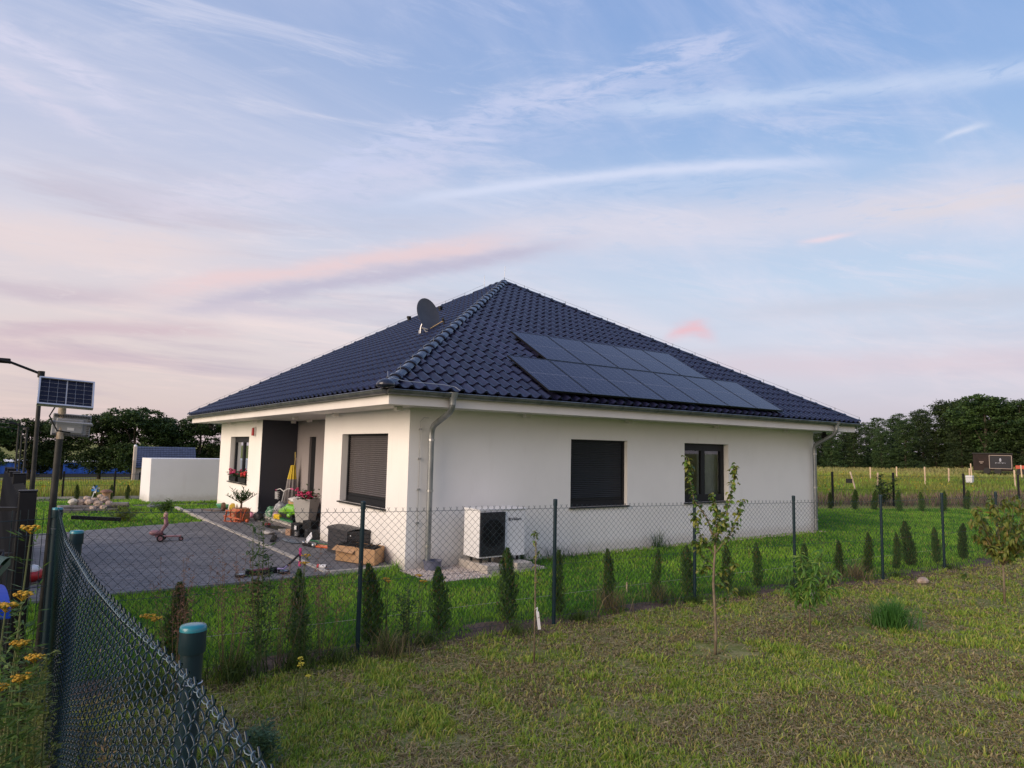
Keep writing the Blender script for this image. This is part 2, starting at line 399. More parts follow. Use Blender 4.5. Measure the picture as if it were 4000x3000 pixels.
M['paver'] = pbr('grey_paver', (0.130, 0.130, 0.140), (0.190, 0.187, 0.194), 1.2, 0.8, 0.3, 60, rand=0.13)
M['paver_sand'] = pbr('joint_sand', (0.10, 0.097, 0.094), None, rough=0.95)
M['soil'] = pbr('soil', (0.075, 0.055, 0.038), (0.14, 0.105, 0.075), 5, 0.95, 0.6, 40)
M['grey_plastic'] = pbr('light_grey_plastic', (0.38, 0.37, 0.35), None, rough=0.5)
def glassmat():
    m = bpy.data.materials.new('window_glass'); m.use_nodes = True; t = NT(m.node_tree)
    out = t.n['Material Output']; t.n.remove(t.n['Principled BSDF'])
    g = t.new('ShaderNodeBsdfGlossy'); g.inputs['Roughness'].default_value = 0.02; g.inputs[0].default_value = (0.85, 0.9, 0.95, 1)
    tr = t.new('ShaderNodeBsdfTransparent'); tr.inputs[0].default_value = (0.75, 0.8, 0.8, 1)
    fr = t.new('ShaderNodeFresnel'); fr.inputs[0].default_value = 1.55
    mx = t.new('ShaderNodeMixShader'); t.l.new(t.m('ADD', fr.outputs[0], 0.07), mx.inputs[0])
    t.l.new(tr.outputs[0], mx.inputs[1]); t.l.new(g.outputs[0], mx.inputs[2]); t.l.new(mx.outputs[0], out.inputs[0])
    return m
M['glass'] = glassmat()

# ------------------------------------------------------------------ terrain
def ss(x, a, b):
    t = np.clip((np.asarray(x, float)-a)/(b-a), 0, 1); return t*t*(3-2*t)
def gz(x, y):
    x = np.asarray(x, float); y = np.asarray(y, float)
    dx, dy = x-CAM.x, y-CAM.y
    a = np.degrees(np.arctan2(dy, dx)); d = np.hypot(dx, dy)
    wl = ss(a, 48, 72)*(1-ss(a, 130, 170))
    zl = -0.042*np.clip(y-19, 0, 130)
    zr = 0.0118*np.clip(x-28, 0, 80) + 0.9*ss(x, 70, 98)*ss(40-y, 5, 22)
    return wl*zl + (1-wl)*zr*ss(x, 27, 40)
def noise2(x, y, s, seed=0):
    """value noise, numpy"""
    x = np.asarray(x)*s; y = np.asarray(y)*s
    xi, yi = np.floor(x).astype(int), np.floor(y).astype(int); fx, fy = x-xi, y-yi
    fx = fx*fx*(3-2*fx); fy = fy*fy*(3-2*fy)
    def h(i, j):
        n = (i*374761393 + j*668265263 + seed*974711) & 0x7fffffff
        n = (n ^ (n >> 13))*1274126177 & 0x7fffffff
        return ((n ^ (n >> 16)) & 0xffff)/65535.0
    return (h(xi, yi)*(1-fx)+h(xi+1, yi)*fx)*(1-fy) + (h(xi, yi+1)*(1-fx)+h(xi+1, yi+1)*fx)*fy
def fbm(x, y, s, seed=0, o=4):
    r = 0; a = 0.5; t = 0
    for i in range(o): r = r + a*noise2(x, y, s*2**i, seed+i*17); t += a; a *= 0.5
    return r/t

def ground_mat(name, cols, s1=0.6, s2=9.0, bump=0.5):
    m = bpy.data.materials.new(name); m.use_nodes = True; t = NT(m.node_tree); b = t.n['Principled BSDF']
    b.inputs['Roughness'].default_value = 0.95; b.inputs['Specular IOR Level'].default_value = 0.1
    g = t.new('ShaderNodeNewGeometry').outputs['Position']
    a = t.noise(g, s1, 5, 0.6, 0.4); c = t.noise(g, s2, 6, 0.7)
    col = t.ramp(t.m('ADD', t.m('MULTIPLY', a, 0.55), t.m('MULTIPLY', c, 0.45)), [(0.34+0.32*i/(len(cols)-1), k) for i, k in enumerate(cols)])
    t.l.new(col, b.inputs['Base Color'])
    bn = t.new('ShaderNodeBump'); bn.inputs['Strength'].default_value = bump; bn.inputs['Distance'].default_value = 0.03
    t.l.new(t.noise(g, 30, 6, 0.7), bn.inputs['Height']); t.l.new(bn.outputs[0], b.inputs['Normal'])
    return m
gm_far = ground_mat('dry_meadow_ground', [(0.16, 0.14, 0.05), (0.24, 0.21, 0.07), (0.18, 0.22, 0.05), (0.30, 0.24, 0.11)], 0.10, 1.6)
gm_mown = ground_mat('mown_thatch_ground', [(0.12, 0.10, 0.045), (0.21, 0.18, 0.085), (0.15, 0.18, 0.045), (0.28, 0.25, 0.12), (0.16, 0.21, 0.045)], 1.3, 14)
gm_lawn = ground_mat('lawn_ground', [(0.04, 0.09, 0.016), (0.055, 0.12, 0.022), (0.08, 0.10, 0.035)], 1.0, 18)
# one sheet out to the horizon
rad = np.concatenate([[0.0], np.geomspace(1.5, 5500, 74)]); na = 168
aa = np.linspace(0, 2*PI, na, endpoint=False)
V = [(CAM.x, CAM.y, 0.0)]
for r_ in rad[1:]:
    xs = CAM.x + r_*np.cos(aa); ys = CAM.y + r_*np.sin(aa); zs = gz(xs, ys)
    V += list(zip(xs.tolist(), ys.tolist(), (zs).tolist()))
F = [(0, 1+k, 1+(k+1) % na) for k in range(na)]
for i in range(len(rad)-2):
    for k in range(na):
        k2 = (k+1) % na; a = 1+i*na; F.append((a+k, a+na+k, a+na+k2, a+k2))
mb = MB(); mb.v = V; mb.f = F
tag(mb.build('ground', gm_far, smooth=True, center=False), kind='structure')
def sheet(name, poly, z, mat, kind='structure'):
    mb = MB(); mb.add([(x, y, z) for x, y in poly], [tuple(range(len(poly)))])
    return tag(mb.build(name, mat), kind=kind)
sheet('mown_ground', [(-30, -26), (60, -26), (60, -6.6), (11, -5.0), (6.5, -4.75), (2.3, -4.2), (-2.5, -4.1), (-5.1, -4.1), (-6.6, -4.1), (-30, -4.1)], 0.004, gm_mown)
LAWN = [(-9.0, -4.09), (-2.5, -4.09), (2.3, -4.19), (6.5, -4.74), (11, -4.99), (26, -5.7), (28.6, 0.9), (20, 4.3), (12.0, 7.4), (12.0, 18.2), (-9.0, 18.2)]
sheet('lawn', LAWN, 0.006, gm_lawn)
# ------------------------------------------------------------------ paving
def lean(v): return v
px0, px1 = -5.25, -1.33
sheet('driveway_bed', [(px0-1.5, 0.09), (-1.1, 0.09), (-1.1, 8.75), (-3.7, 7.95), (px0-1.5, 7.2)], 0.012, M['paver_sand'])
sheet('walkway_bed', [(-1.2, 0.29), (0.0, 0.29), (0.0, 12.4), (-1.2, 12.4)], 0.014, M['paver_sand'])
drive = thing('driveway', 'x', 'x', (-3, 4, 0)); del drive['label']; del drive['category']; drive['kind'] = 'structure'
walk = thing('walkway', 'x', 'x', (-0.6, 6, 0)); del walk['label']; del walk['category']; walk['kind'] = 'structure'
def stone_mb(L, W, H=0.035):
    mb = MB(); e = 0.004
    x, y = L/2-0.0025, W/2-0.0025
    P = [(-x, -y, 0), (x, -y, 0), (x, y, 0), (-x, y, 0), (-x, -y, H-e), (x, -y, H-e), (x, y, H-e), (-x, y, H-e), (-x+e, -y+e, H), (x-e, -y+e, H), (x-e, y-e, H), (-x+e, y-e, H)]
    Fq = []
    for a in (0, 4):
        for k in range(4): Fq.append((a+k, a+(k+1) % 4, a+4+(k+1) % 4, a+4+k))
    Fq.append((8, 9, 10, 11)); mb.add(P, Fq); return mb
def lay(parent, x0, x1, y0, y1fun, L, W, nmax, z=0.014):
    cells = []
    j = 0; y = y0+W/2
    while y < 13:
        x = x0 + (L/2 if j % 2 == 0 else 0.0)
        while x < x1+L/2:
            xa, xb = max(x-L/2, x0), min(x+L/2, x1)
            if xb-xa > 0.04 and y+W/2 <= y1fun((xa+xb)/2):
                cells.append(((xa+xb)/2, y, xb-xa))
            x += L
        y += W; j += 1
    cells.sort(key=lambda c: (c[0]-CAM.x)**2+(c[1]-CAM.y)**2)
    base = stone_mb(L, W); src = None; k = 0; rest = MB()
    for (cx_, cy_, ln) in cells:
        dz_ = random.uniform(-0.004, 0.004)
        if k < nmax:
            if src is None:
                src = base.build('paving_stone', M['paver'], parent, center=False); o = src
            else:
                o = bpy.data.objects.new('paving_stone', src.data); COL.objects.link(o); o.parent = parent
            o.location = Vector((cx_, cy_, z+dz_)) - worg(parent); o.scale = (ln/L, 1, 1)
            o.rotation_euler = (random.gauss(0, 0.006), random.gauss(0, 0.006), 0)
            k += 1
        else:
            sc = ln/L
            rest.add([(cx_+p[0]*sc, cy_+p[1], z+dz_+p[2]) for p in base.v], base.f)
    if rest.v:
        o = rest.build('paving_stones_far', M['paver'], parent); o['kind'] = 'stuff'
lay(drive, -6.4, -1.30, 0.10, lambda x: 7.4+(x+5.2)*0.35, 0.20, 0.115, 300)
lay(walk, -1.19, -0.01, 0.30, lambda x: 12.4, 0.20, 0.115, 300)
ke = thing('kerb', 'x', 'x', (-1.25, 6, 0)); del ke['label']; del ke['category']; ke['kind'] = 'structure'
ksrc = None
y = 0.22
while y < 12.4:
    mb = MB().box((0, 0, 0), (0.10, 0.985, 0.14), taper=0.97) if ksrc is None else None
    if ksrc is None: ksrc = mb.build('kerb_stone', M['kerb'], ke, bevel=0.006); o = ksrc
    else: o = ksrc.copy(); COL.objects.link(o)
    o.location = Vector((-1.25, y+0.5, 0.0)) - worg(ke); o.rotation_euler = (random.gauss(0, .003), 0, random.gauss(0, .004)); y += 1.0
for (xa, xb) in ((-1.2, -0.62), (-0.61, -0.02)):
    o = MB().box(((xa+xb)/2, 0.245, 0.0), (xb-xa-0.01, 0.08, 0.13)).build('kerb_stone', M['kerb'], ke, bevel=0.006)

# ------------------------------------------------------------------ the bungalow
LX, LY, OV, HS = 12.32, 13.42, 0.74, 2.72
house = thing('bungalow', 'white single-storey house with dark blue tiled hipped roof on the green lawn', 'house', (6.16, 6.7, 0))
def wall_holes(mb, u0, u1, z0, z1, holes, fn, depth, inward):
    us = sorted({u0, u1, *[h[0] for h in holes], *[h[1] for h in holes]}); zs = sorted({z0, z1, *[h[2] for h in holes], *[h[3] for h in holes]})
    for i in range(len(us)-1):
        for j in range(len(zs)-1):
            uc, zc = (us[i]+us[i+1])/2, (zs[j]+zs[j+1])/2
            if any(h[0] < uc < h[1] and h[2] < zc < h[3] for h in holes): continue
            mb.add([fn(us[i], zs[j], 0), fn(us[i+1], zs[j], 0), fn(us[i+1], zs[j+1], 0), fn(us[i], zs[j+1], 0)], [(0, 1, 2, 3)])
    for h in holes:
        a, b, c, d = h; P = [(a, c), (b, c), (b, d), (a, d)]
        for k in range(4):
            p, q = P[k], P[(k+1) % 4]
            mb.add([fn(*p, 0), fn(*q, 0), fn(*q, depth), fn(*p, depth)], [(0, 1, 2, 3)])
south = lambda u, z, d: (u, d, z)
west = lambda u, z, d: (d, u, z)
ws = MB()
W1 = (3.60, 5.18, 0.93, 2.28); W2 = (7.01, 8.61, 0.93, 2.28)
wall_holes(ws, 0, LX, 0, HS+0.05, [W1, W2], south, 0.20, 1)
ws.add([(LX, 0, 0), (LX, LY, 0), (LX, LY, HS), (LX, 0, HS)], [(0, 1, 2, 3)])
ws.add([(LX, LY, 0), (0, LY, 0), (0, LY, HS), (LX, LY, HS)], [(0, 1, 2, 3)])
RY0, RY1, RD = 3.98, 8.72, 0.98
ww = ws
N1 = (0.82, 2.97, 0.95, 2.29); N2 = (10.0, 12.1, 0.91, 2.27)
wall_holes(ww, 0, RY0, 0, HS+0.05, [N1], west, 0.20, 1)
wall_holes(ww, RY1, LY, 0, HS+0.05, [N2], west, 0.20, 1)
ww.add([(0, RY0, 0), (RD, RY0, 0), (RD, RY0, HS+.05), (0, RY0, HS+.05)], [(0, 1, 2, 3)])
ws.build('wall', M['white_plaster'], house)
MB().add([(0, RY1, 0), (RD, RY1, 0), (RD, RY1, HS+.05), (0, RY1, HS+.05)], [(0, 1, 2, 3)]).build('porch_side_wall', M['charcoal_plaster'], house)
mb = MB(); wall_holes(mb, RY0, RY1, 0, HS+0.05, [(7.23, 7.72, 0.17, 2.28)], lambda u, z, d: (RD+d, u, z), 0.08, 1)
mb.build('porch_back_wall', M['mauve_plaster'], house)
MB().bb((RD+.06, 7.23, 0.17), (RD+0.10, 7.72, 2.28)).build('door', M['anthracite'], house)
# inner box keeps daylight out of the rooms
MB().bb((1.3, 1.5, -0.02), (LX-0.9, LY-1.2, 2.6)).build('room_core', M['dark_room'], house)

# windows: frame, panes, sill
def frame_window(u0, u1, z0, z1, fn, casements, curtain):
    f = MB()
    def bar(a, b, c, d, t=0.07, dd=0.205):
        f.v += [fn(*p) for p in ((a, c, dd), (b, c, dd), (b, d, dd), (a, d, dd), (a, c, dd-t), (b, c, dd-t), (b, d, dd-t), (a, d, dd-t))]
        k = len(f.v)-8; f.f += [(k, k+1, k+2, k+3), (k+4, k+7, k+6, k+5), (k, k+4, k+5, k+1), (k+1, k+5, k+6, k+2), (k+2, k+6, k+7, k+3), (k+3, k+7, k+4, k)]
    e = 0.002
    bar(u0+e, u1-e, z0+e, z0+0.09); bar(u0+e, u1-e, z1-0.11, z1-e); bar(u0+e, u0+0.07, z0+0.09, z1-0.11); bar(u1-0.07, u1-e, z0+0.09, z1-0.11)
    win = f.build('window', M['anthracite'], house)
    n = casements
    for i in range(n):
        a = u0+0.07+(u1-u0-0.14)*i/n; b = u0+0.07+(u1-u0-0.14)*(i+1)/n; f = MB()
        s_ = MB(); f = s_
        for (aa_, bb_, cc_, dd_) in ((a+.003, b-.003, z0+.09, z0+.16), (a+.003, b-.003, z1-.17, z1-.11), (a+.003, a+.07, z0+.16, z1-.17), (b-.07, b-.003, z0+.16, z1-.17)):
            k = len(f.v); f.v += [fn(*p) for p in ((aa_, cc_, .19), (bb_, cc_, .19), (bb_, dd_, .19), (aa_, dd_, .19), (aa_, cc_, .125), (bb_, cc_, .125), (bb_, dd_, .125), (aa_, dd_, .125))]
            f.f += [(k, k+1, k+2, k+3), (k+4, k+7, k+6, k+5), (k, k+4, k+5, k+1), (k+1, k+5, k+6, k+2), (k+2, k+6, k+7, k+3), (k+3, k+7, k+4, k)]
        f.build('casement', M['anthracite'], win)
        g = MB().add([fn(a+.07, z0+.16, .16), fn(b-.07, z0+.16, .16), fn(b-.07, z1-.17, .16), fn(a+.07, z1-.17, .16)], [(0, 1, 2, 3)])
        g.build('pane', M['glass'], win)
    for (ca, cb) in curtain:
        c = MB(); n_ = 40; P = []
        for i in range(n_+1):
            u = ca+(cb-ca)*i/n_; d = 0.34+0.025*math.sin(i*1.35)+0.01*math.sin(i*3.1)
            P += [fn(u, z0-0.02, d), fn(u, z1, d)]
        c.add(P, [(2*i, 2*i+2, 2*i+3, 2*i+1) for i in range(n_)])
        c.build('curtain', M['curtain'], win, smooth=True)
    # dark room behind
    r = MB(); q = [(u0-.02, z0-.02), (u1+.02, z0-.02), (u1+.02, z1+.02), (u0-.02, z1+.02)]
    r.add([fn(*p, .21) for p in q]+[fn(*p, 1.2) for p in q], [(4, 5, 6, 7), (0, 1, 5, 4), (1, 2, 6, 5), (2, 3, 7, 6), (3, 0, 4, 7)])
    r.build('room', M['dark_room'], win)
    return win
def sill(u0, u1, z, fn, out=0.05):
    m_ = MB(); a, b = u0-0.03, u1+0.03
    P = [(a, z-.03, -out), (b, z-.03, -out), (b, z-.005, -out), (a, z-.005, -out), (a, z-.022, .12), (b, z-.022, .12), (b, z+.006, .12), (a, z+.006, .12)]
    m_.add([fn(*p) for p in P], [(0, 1, 2, 3), (3, 2, 6, 7), (0, 4, 5, 1), (0, 3, 7, 4), (1, 5, 6, 2), (4, 7, 6, 5)])
    return m_.build('window_sill', M['sill'], house)
frame_window(W2[0], W2[1], W2[2], W2[3], south, 2, [(7.85, 8.62)])
frame_window(N2[0], N2[1], N2[2], N2[3], west, 2, [(10.6, 11.4)])
for h in (W1, W2): sill(h[0], h[1], h[2], south)
for h in (N1, N2): sill(h[0], h[1], h[2], west)
# roller shutters: guide rails, bottom bar and every slat
def shutter(u0, u1, z0, z1, fn, mat, dpt):
    f = MB()
    def bx(a, b, c, d, d0, d1):
        k = len(f.v); f.v += [fn(*p) for p in ((a, c, d1), (b, c, d1), (b, d, d1), (a, d, d1), (a, c, d0), (b, c, d0), (b, d, d0), (a, d, d0))]
        f.f += [(k, k+1, k+2, k+3), (k+4, k+7, k+6, k+5), (k, k+4, k+5, k+1), (k+1, k+5, k+6, k+2), (k+2, k+6, k+7, k+3), (k+3, k+7, k+4, k)]
    bx(u0+.002, u0+.055, z0+.002, z1-.002, dpt-.03, dpt+.03); bx(u1-.055, u1-.002, z0+.002, z1-.002, dpt-.03, dpt+.03)
    bx(u0+.055, u1-.055, z1-.03, z1-.002, dpt-.03, dpt+.03)
    bx(u0+.055, u1-.055, z0+.002, z0+.11, dpt-.02, dpt+.03); bx(u0+.055, u1-.055, z0+.115, z0+.16, dpt-.008, dpt+.02)
    rs = f.build('roller_shutter', M['anthracite'], house)
    n = 30; hh = (z1-.03-(z0+.16))/n; src = None
    for i in range(n):
        za = z0+.16+i*hh; s_ = MB(); K = 5; P = []
        for k in range(K+1):
            t = k/K; P += [fn(u0+.057, za+hh*t*0.97, dpt+.012-.016*math.sin(PI*(t*.9+.05))), fn(u1-.057, za+hh*t*0.97, dpt+.012-.016*math.sin(PI*(t*.9+.05)))]
        s_.add(P, [(2*k, 2*k+1, 2*k+3, 2*k+2) for k in range(K)])
        s_.add([fn(u0+.057, za+hh*.97, dpt+.012), fn(u1-.057, za+hh*.97, dpt+.012), fn(u1-.057, za+hh*1.01, dpt+.012), fn(u0+.057, za+hh*1.01, dpt+.012)], [(0, 1, 2, 3)])
        if src is None: src = s_.build('slat', mat, rs, smooth=True); o = src; L0 = src.location.copy()
        else:
            o = bpy.data.objects.new('slat', src.data); COL.objects.link(o); o.parent = rs; o.location = L0 + Vector((0, 0, i*hh))
shutter(W1[0], W1[1], W1[2], W1[3], south, M['shutter_dark'], 0.12)
shutter(N1[0], N1[1], N1[2], N1[3], west, M['shutter'], 0.16)

# soffit, fascia, gutters
x0, x1, y0, y1 = -OV, LX+OV, -OV, LY+OV
so = MB(); 
for (a, b) in (((x0, y0), (x1, 0.0)), ((x0, 0.0), (0.0, y1)), ((LX, 0.0), (x1, y1)), ((0.0, LY), (LX, y1)), ((0.0, RY0), (RD+.02, RY1))):
    so.add([(a[0], a[1], HS), (a[0], b[1], HS), (b[0], b[1], HS), (b[0], a[1], HS)], [(0, 1, 2, 3)])
so.build('soffit', M['soffit'], house)
fa = 0.025
for nm, a, b in (('s', (x0, y0-fa, HS-.012), (x1, y0, 2.87)), ('w', (x0-fa, y0-fa, HS-.012), (x0, y1+fa, 2.87)), ('e', (x1, y0-fa, HS-.012), (x1+fa, y1+fa, 2.87)), ('n', (x0, y1, HS-.012), (x1, y1+fa, 2.87))):
    MB().bb(a, b).build('fascia_board', M['fascia'], house)
def gutter(p, q, seg=1.0):
    p, q = Vector(p), Vector(q); d = q-p; L = d.length; n = int(round(L/seg)); t = d/L; side = Vector((t.y, -t.x, 0)); r = 0.07
    src = None
    for i in range(n):
        m_ = MB(); P = []; K = 10; l = L/n
        for s0 in (0.004, l-.004):
            for rr in (r, r-.006):
                for k in range(K+1):
                    a = PI*k/K; P.append(t*s0 + side*(math.cos(a)*rr) + Vector((0, 0, -math.sin(a)*rr)))
        k1 = K+1
        for k in range(K):
            m_.f.append((k, k+1, 2*k1+k+1, 2*k1+k)); m_.f.append((k1+k, 3*k1+k, 3*k1+k+1, k1+k+1))
            if i in (0, n-1): m_.f.append((k, k1+k, k1+k+1, k+1)) 
        m_.v = [tuple(x) for x in P]
        # rolled front bead and one raised bracket band
        m_.tube([t*0.004+side*r+Vector((0, 0, .004)), t*(l-.004)+side*r+Vector((0, 0, .004))], 0.011, 6)
        bb_ = []
        for s0 in (l-.03, l-.004):
            for k in range(K+1):
                a = PI*k/K; bb_.append(t*s0 + side*(math.cos(a)*(r+.004)) + Vector((0, 0, -math.sin(a)*(r+.004))))
        m_.add(bb_, [(k, k+1, k1+k+1, k1+k) for k in range(K)])
        if i == 0 or i == n-1:
            s0 = 0.004 if i == 0 else l-.004
            m_.add([t*s0 + side*(math.cos(PI*k/K)*r) + Vector((0, 0, -math.sin(PI*k/K)*r)) for k in range(K+1)], [tuple(range(K+1))])
        if 0 < i < n-1 and src is not None:
            o = bpy.data.objects.new('gutter_segment', src.data); COL.objects.link(o); o.parent = house; o.location = L0 + t*(l*(i-1))
        else:
            m_.v = [tuple(Vector(v)+p+t*(l*i)) for v in m_.v]
            o = m_.build('gutter_segment', M['zinc'], house, smooth=False, auto=50)
            if i == 1: src = o; L0 = o.location.copy()
GZ = 2.925
gutter((x0-.10, y0-.10, GZ), (x1+.12, y0-.10, GZ)); gutter((x0-.10, y1+.16, GZ), (x0-.10, y0-.10, GZ))
gutter((x1+.10, y0-.10, GZ), (x1+.10, y1+.10, GZ)); gutter((x1+.10, y1+.10, GZ), (x0-.10, y1+.10, GZ))
for i, (bx_, by_) in enumerate(((-.28, -.12), (2.39, -.12), (5.1, -.12), (8.05, -.12), (10.9, -.12), (-.13, 3.08), (-.13, 5.6), (.75, 8.44), (.7, 7.0), (-.13, 9.1), (-.15, 11.9))):
    MB().box((bx_, by_, 2.685), (0.11, 0.11, 0.072)).build('soffit_block', M['fascia'], house, bevel=0.004)

# roof slopes and tiles
PX0, PX1, PY0, PY1, PZ = -.85, LX+.85, -.85, LY+.85, 2.955
K_ = 0.584
AX = LX/2; HY = (PX1-PX0)/2 + PY0; HZ = PZ+K_*(PX1-PX0)/2; HY2 = PY1-(PX1-PX0)/2
dk = MB(); zo = -0.035
dk.add([(PX0, PY0, PZ+zo), (PX1, PY0, PZ+zo), (PX1, PY1, PZ+zo), (PX0, PY1, PZ+zo), (AX, HY, HZ+zo), (AX, HY2, HZ+zo)], [(0, 1, 4), (1, 2, 5, 4), (2, 3, 5), (3, 0, 4, 5)])
dk.build('roof_underlay', M['deck'], house)
TW, TL = 0.232, 0.338
cosp = 1/math.sqrt(1+K_*K_); sinp = K_*cosp
prof = [(0.0, .020), (.026, .004), (.06, -.004), (.10, -.002), (.128, .012), (.148, .038), (.168, .052), (.19, .054), (.212, .043), (.236, .018)]
def tile_mb():
    m_ = MB(); P = []
    rows = ((-0.012, .030), (0.10, .022), (TL+.02, 0.0))
    for (v, h) in rows:
        for (u, w_) in prof: P.append((u, v, w_+h))
    n = len(prof)
    m_.add(P, [(r*n+i, r*n+i+1, (r+1)*n+i+1, (r+1)*n+i) for r in range(2) for i in range(n-1)])
    m_.add([(u, -.012, w_+.030) for u, w_ in prof]+[(u, -.010, w_-.004) for u, w_ in prof], [(i+n, i+n+1, i+1, i) for i in range(n-1)])
    m_.add([(prof[-1][0], -.012, prof[-1][1]+.03), (prof[-1][0], TL+.02, prof[-1][1]), (prof[-1][0], TL+.02, prof[-1][1]-.02), (prof[-1][0], -.012, prof[-1][1]-.02)], [(0, 3, 2, 1)])
    return m_
TB = tile_mb()
slopes = []
# (origin, u axis, up-slope axis, normal, length of eave, clip left hip, clip right hip)
slopes.append((Vector((PX0, PY0, PZ)), Vector((1, 0, 0)), Vector((0, cosp, sinp)), PX1-PX0, 'S'))
slopes.append((Vector((PX0, PY1, PZ)), Vector((0, -1, 0)), Vector((cosp, 0, sinp)), PY1-PY0, 'W'))
slopes.append((Vector((PX1, PY0, PZ)), Vector((0, 1, 0)), Vector((-cosp, 0, sinp)), PY1-PY0, 'E'))
half = (PX1-PX0)/2; SL = half/cosp
tiles = []
for (o_, ua, va, Lh, nm) in slopes:
    nrow = int(math.ceil(SL/TL)); na_ = ua.cross(va)
    ncol = int(math.ceil(Lh/TW))
    for r in range(nrow):
        v0 = r*TL; vm = v0*cosp; vt = (v0+TL)*cosp
        for c in range(ncol):
            u0_ = c*TW
            # inside the slope when vm < u < Lh-vm
            if u0_+TW < vm or u0_ > Lh-vm: continue
            clip = (u0_ < vt) or (u0_+TW > Lh-vt) or (v0+TL+.03 > SL)
            cen = o_+ua*(u0_+TW/2)+va*(v0+TL/2)
            tiles.append(((cen-CAM).length*(1.35 if nm == 'W' else 1.0), nm, o_, ua, va, na_, u0_, v0, Lh, clip))
tiles.sort(key=lambda t: t[0])
roof_rest = MB(); tsrc = None; cnt = 0
for (d_, nm, o_, ua, va, na_, u0_, v0, Lh, clip) in tiles:
    RM = Matrix((ua, va, na_)).transposed()
    if nm == 'E' and d_ > 0: pass
    jit = Matrix.Rotation(random.gauss(0, .004), 3, 'X') @ Matrix.Rotation(random.gauss(0, .005), 3, 'Y')
    pos = o_+ua*u0_+va*v0+na_*(-.004+random.uniform(-.0015, .0015))
    if clip:
        V = [jit @ Vector(p) for p in TB.v]
        bm = bmesh.new(); vv = [bm.verts.new(p) for p in V]
        for f in TB.f: bm.faces.new([vv[i] for i in f])
        # left hip line: u*1 = v*cosp ; right: u = Lh - v*cosp   (slope coordinates)
        for (n2, d2) in ((Vector((-1, cosp, 0)), 0.0), (Vector((1, cosp, 0)), Lh)):
            nn = n2.normalized(); pp = Vector((d2 if d2 else 0, 0, 0)) - Vector((u0_, v0, 0))
            g = bm.verts[:]+bm.edges[:]+bm.faces[:]
            bmesh.ops.bisect_plane(bm, geom=g, plane_co=pp, plane_no=nn, clear_outer=True)
        g = bm.verts[:]+bm.edges[:]+bm.faces[:]
        bmesh.ops.bisect_plane(bm, geom=g, plane_co=(0, SL-v0, 0), plane_no=(0, 1, 0), clear_outer=True)
        if not bm.faces: bm.free(); continue
        bm.verts.ensure_lookup_table(); bm.verts.index_update()
        cv = [v.co.copy() for v in bm.verts]; cf = [tuple(v.index for v in f.verts) for f in bm.faces]; bm.free()
        if nm != 'E' and cnt < 300:
            m_ = MB(); m_.add([RM @ p + pos for p in cv], cf); m_.build('roof_tile', M['tile'], house, auto=40); cnt += 1
        else: roof_rest.add([RM @ p + pos for p in cv], cf)
    elif nm != 'E' and cnt < 300:
        if tsrc is None:
            tsrc = TB.build('roof_tile', M['tile'], house, center=False, auto=40); o = tsrc
        else:
            o = bpy.data.objects.new('roof_tile', tsrc.data); COL.objects.link(o); o.parent = house
        mw = (RM @ jit).to_4x4(); mw.translation = pos - worg(house); o.matrix_basis = mw; cnt += 1
    else:
        roof_rest.add([RM @ (jit @ Vector(p)) + pos for p in TB.v], TB.f)
o = roof_rest.build('roof_tiles_far', M['tile'], house, auto=40); o['kind'] = 'stuff'
# ridge and hip caps
def cap_mb(L, big=1.0):
    m_ = MB(); K = 8
    def ring(s0, r, h):
        return [(s0, math.sin(-1.35+2.7*k/K)*r, math.cos(-1.35+2.7*k/K)*r*0.82+h) for k in range(K+1)]
    A = ring(0, .118*big, -.03)+ring(.055, .122*big, -.028)+ring(.06, .104*big, -.03)+ring(L+.03, .095*big, -.045)+ring(0, .10*big, -.04)
    k1 = K+1
    m_.add(A, [(r*k1+k, r*k1+k+1, (r+1)*k1+k+1, (r+1)*k1+k) for r in range(3) for k in range(K)]+[(4*k1+k, 4*k1+k+1, k+1, k) for k in range(K)])
    return m_
capsrc = [None]
def caps(p, q, L=0.385):
    p, q = Vector(p), Vector(q); t = (q-p).normalized(); n = int((q-p).length/L)
    side = Vector((0, 0, 1)).cross(t).normalized(); u_ = t.cross(side)
    if n < 4: n = max(n, 2)
    for i in range(n):
        mw = Matrix((t, side, u_)).transposed().to_4x4() @ Matrix.Rotation(-.035+random.gauss(0, .008), 4, 'Y')
        pos = p+t*((q-p).length/n*i)+Vector((0, 0, .035))
        if capsrc[0] is None: capsrc[0] = cap_mb(L).build('ridge_tile', M['ridge_tile'], house, center=False, auto=45); o = capsrc[0]
        else: o = bpy.data.objects.new('ridge_tile', capsrc[0].data); COL.objects.link(o); o.parent = house
        mw.translation = pos-worg(house); o.matrix_basis = mw
apx, apx2 = (AX, HY, HZ), (AX, HY2, HZ)
caps((PX0, PY0, PZ), apx); caps((PX1, PY0, PZ), apx); caps((PX0, PY1, PZ), (AX-.45, HY2+.45, HZ-.263)); caps((PX1, PY1, PZ), (AX+.9, HY2+.9, HZ-.525)); caps(apx, (AX, HY2-.15, HZ-.02), .3)
MB().sph((AX, HY, HZ+.02), .10, 12, 8, (1, 1, .8)).build('ridge_end_cap', M['ridge_tile'], house, smooth=True)
MB().lathe([(0.02, -.02), (.14, 0.0), (.15, .05), (.11, .10), (0.03, .13)], (PX0-.02, PY0-.02, PZ+.0), 14).build('ridge_end_cap', M['ridge_tile'], house, smooth=True)
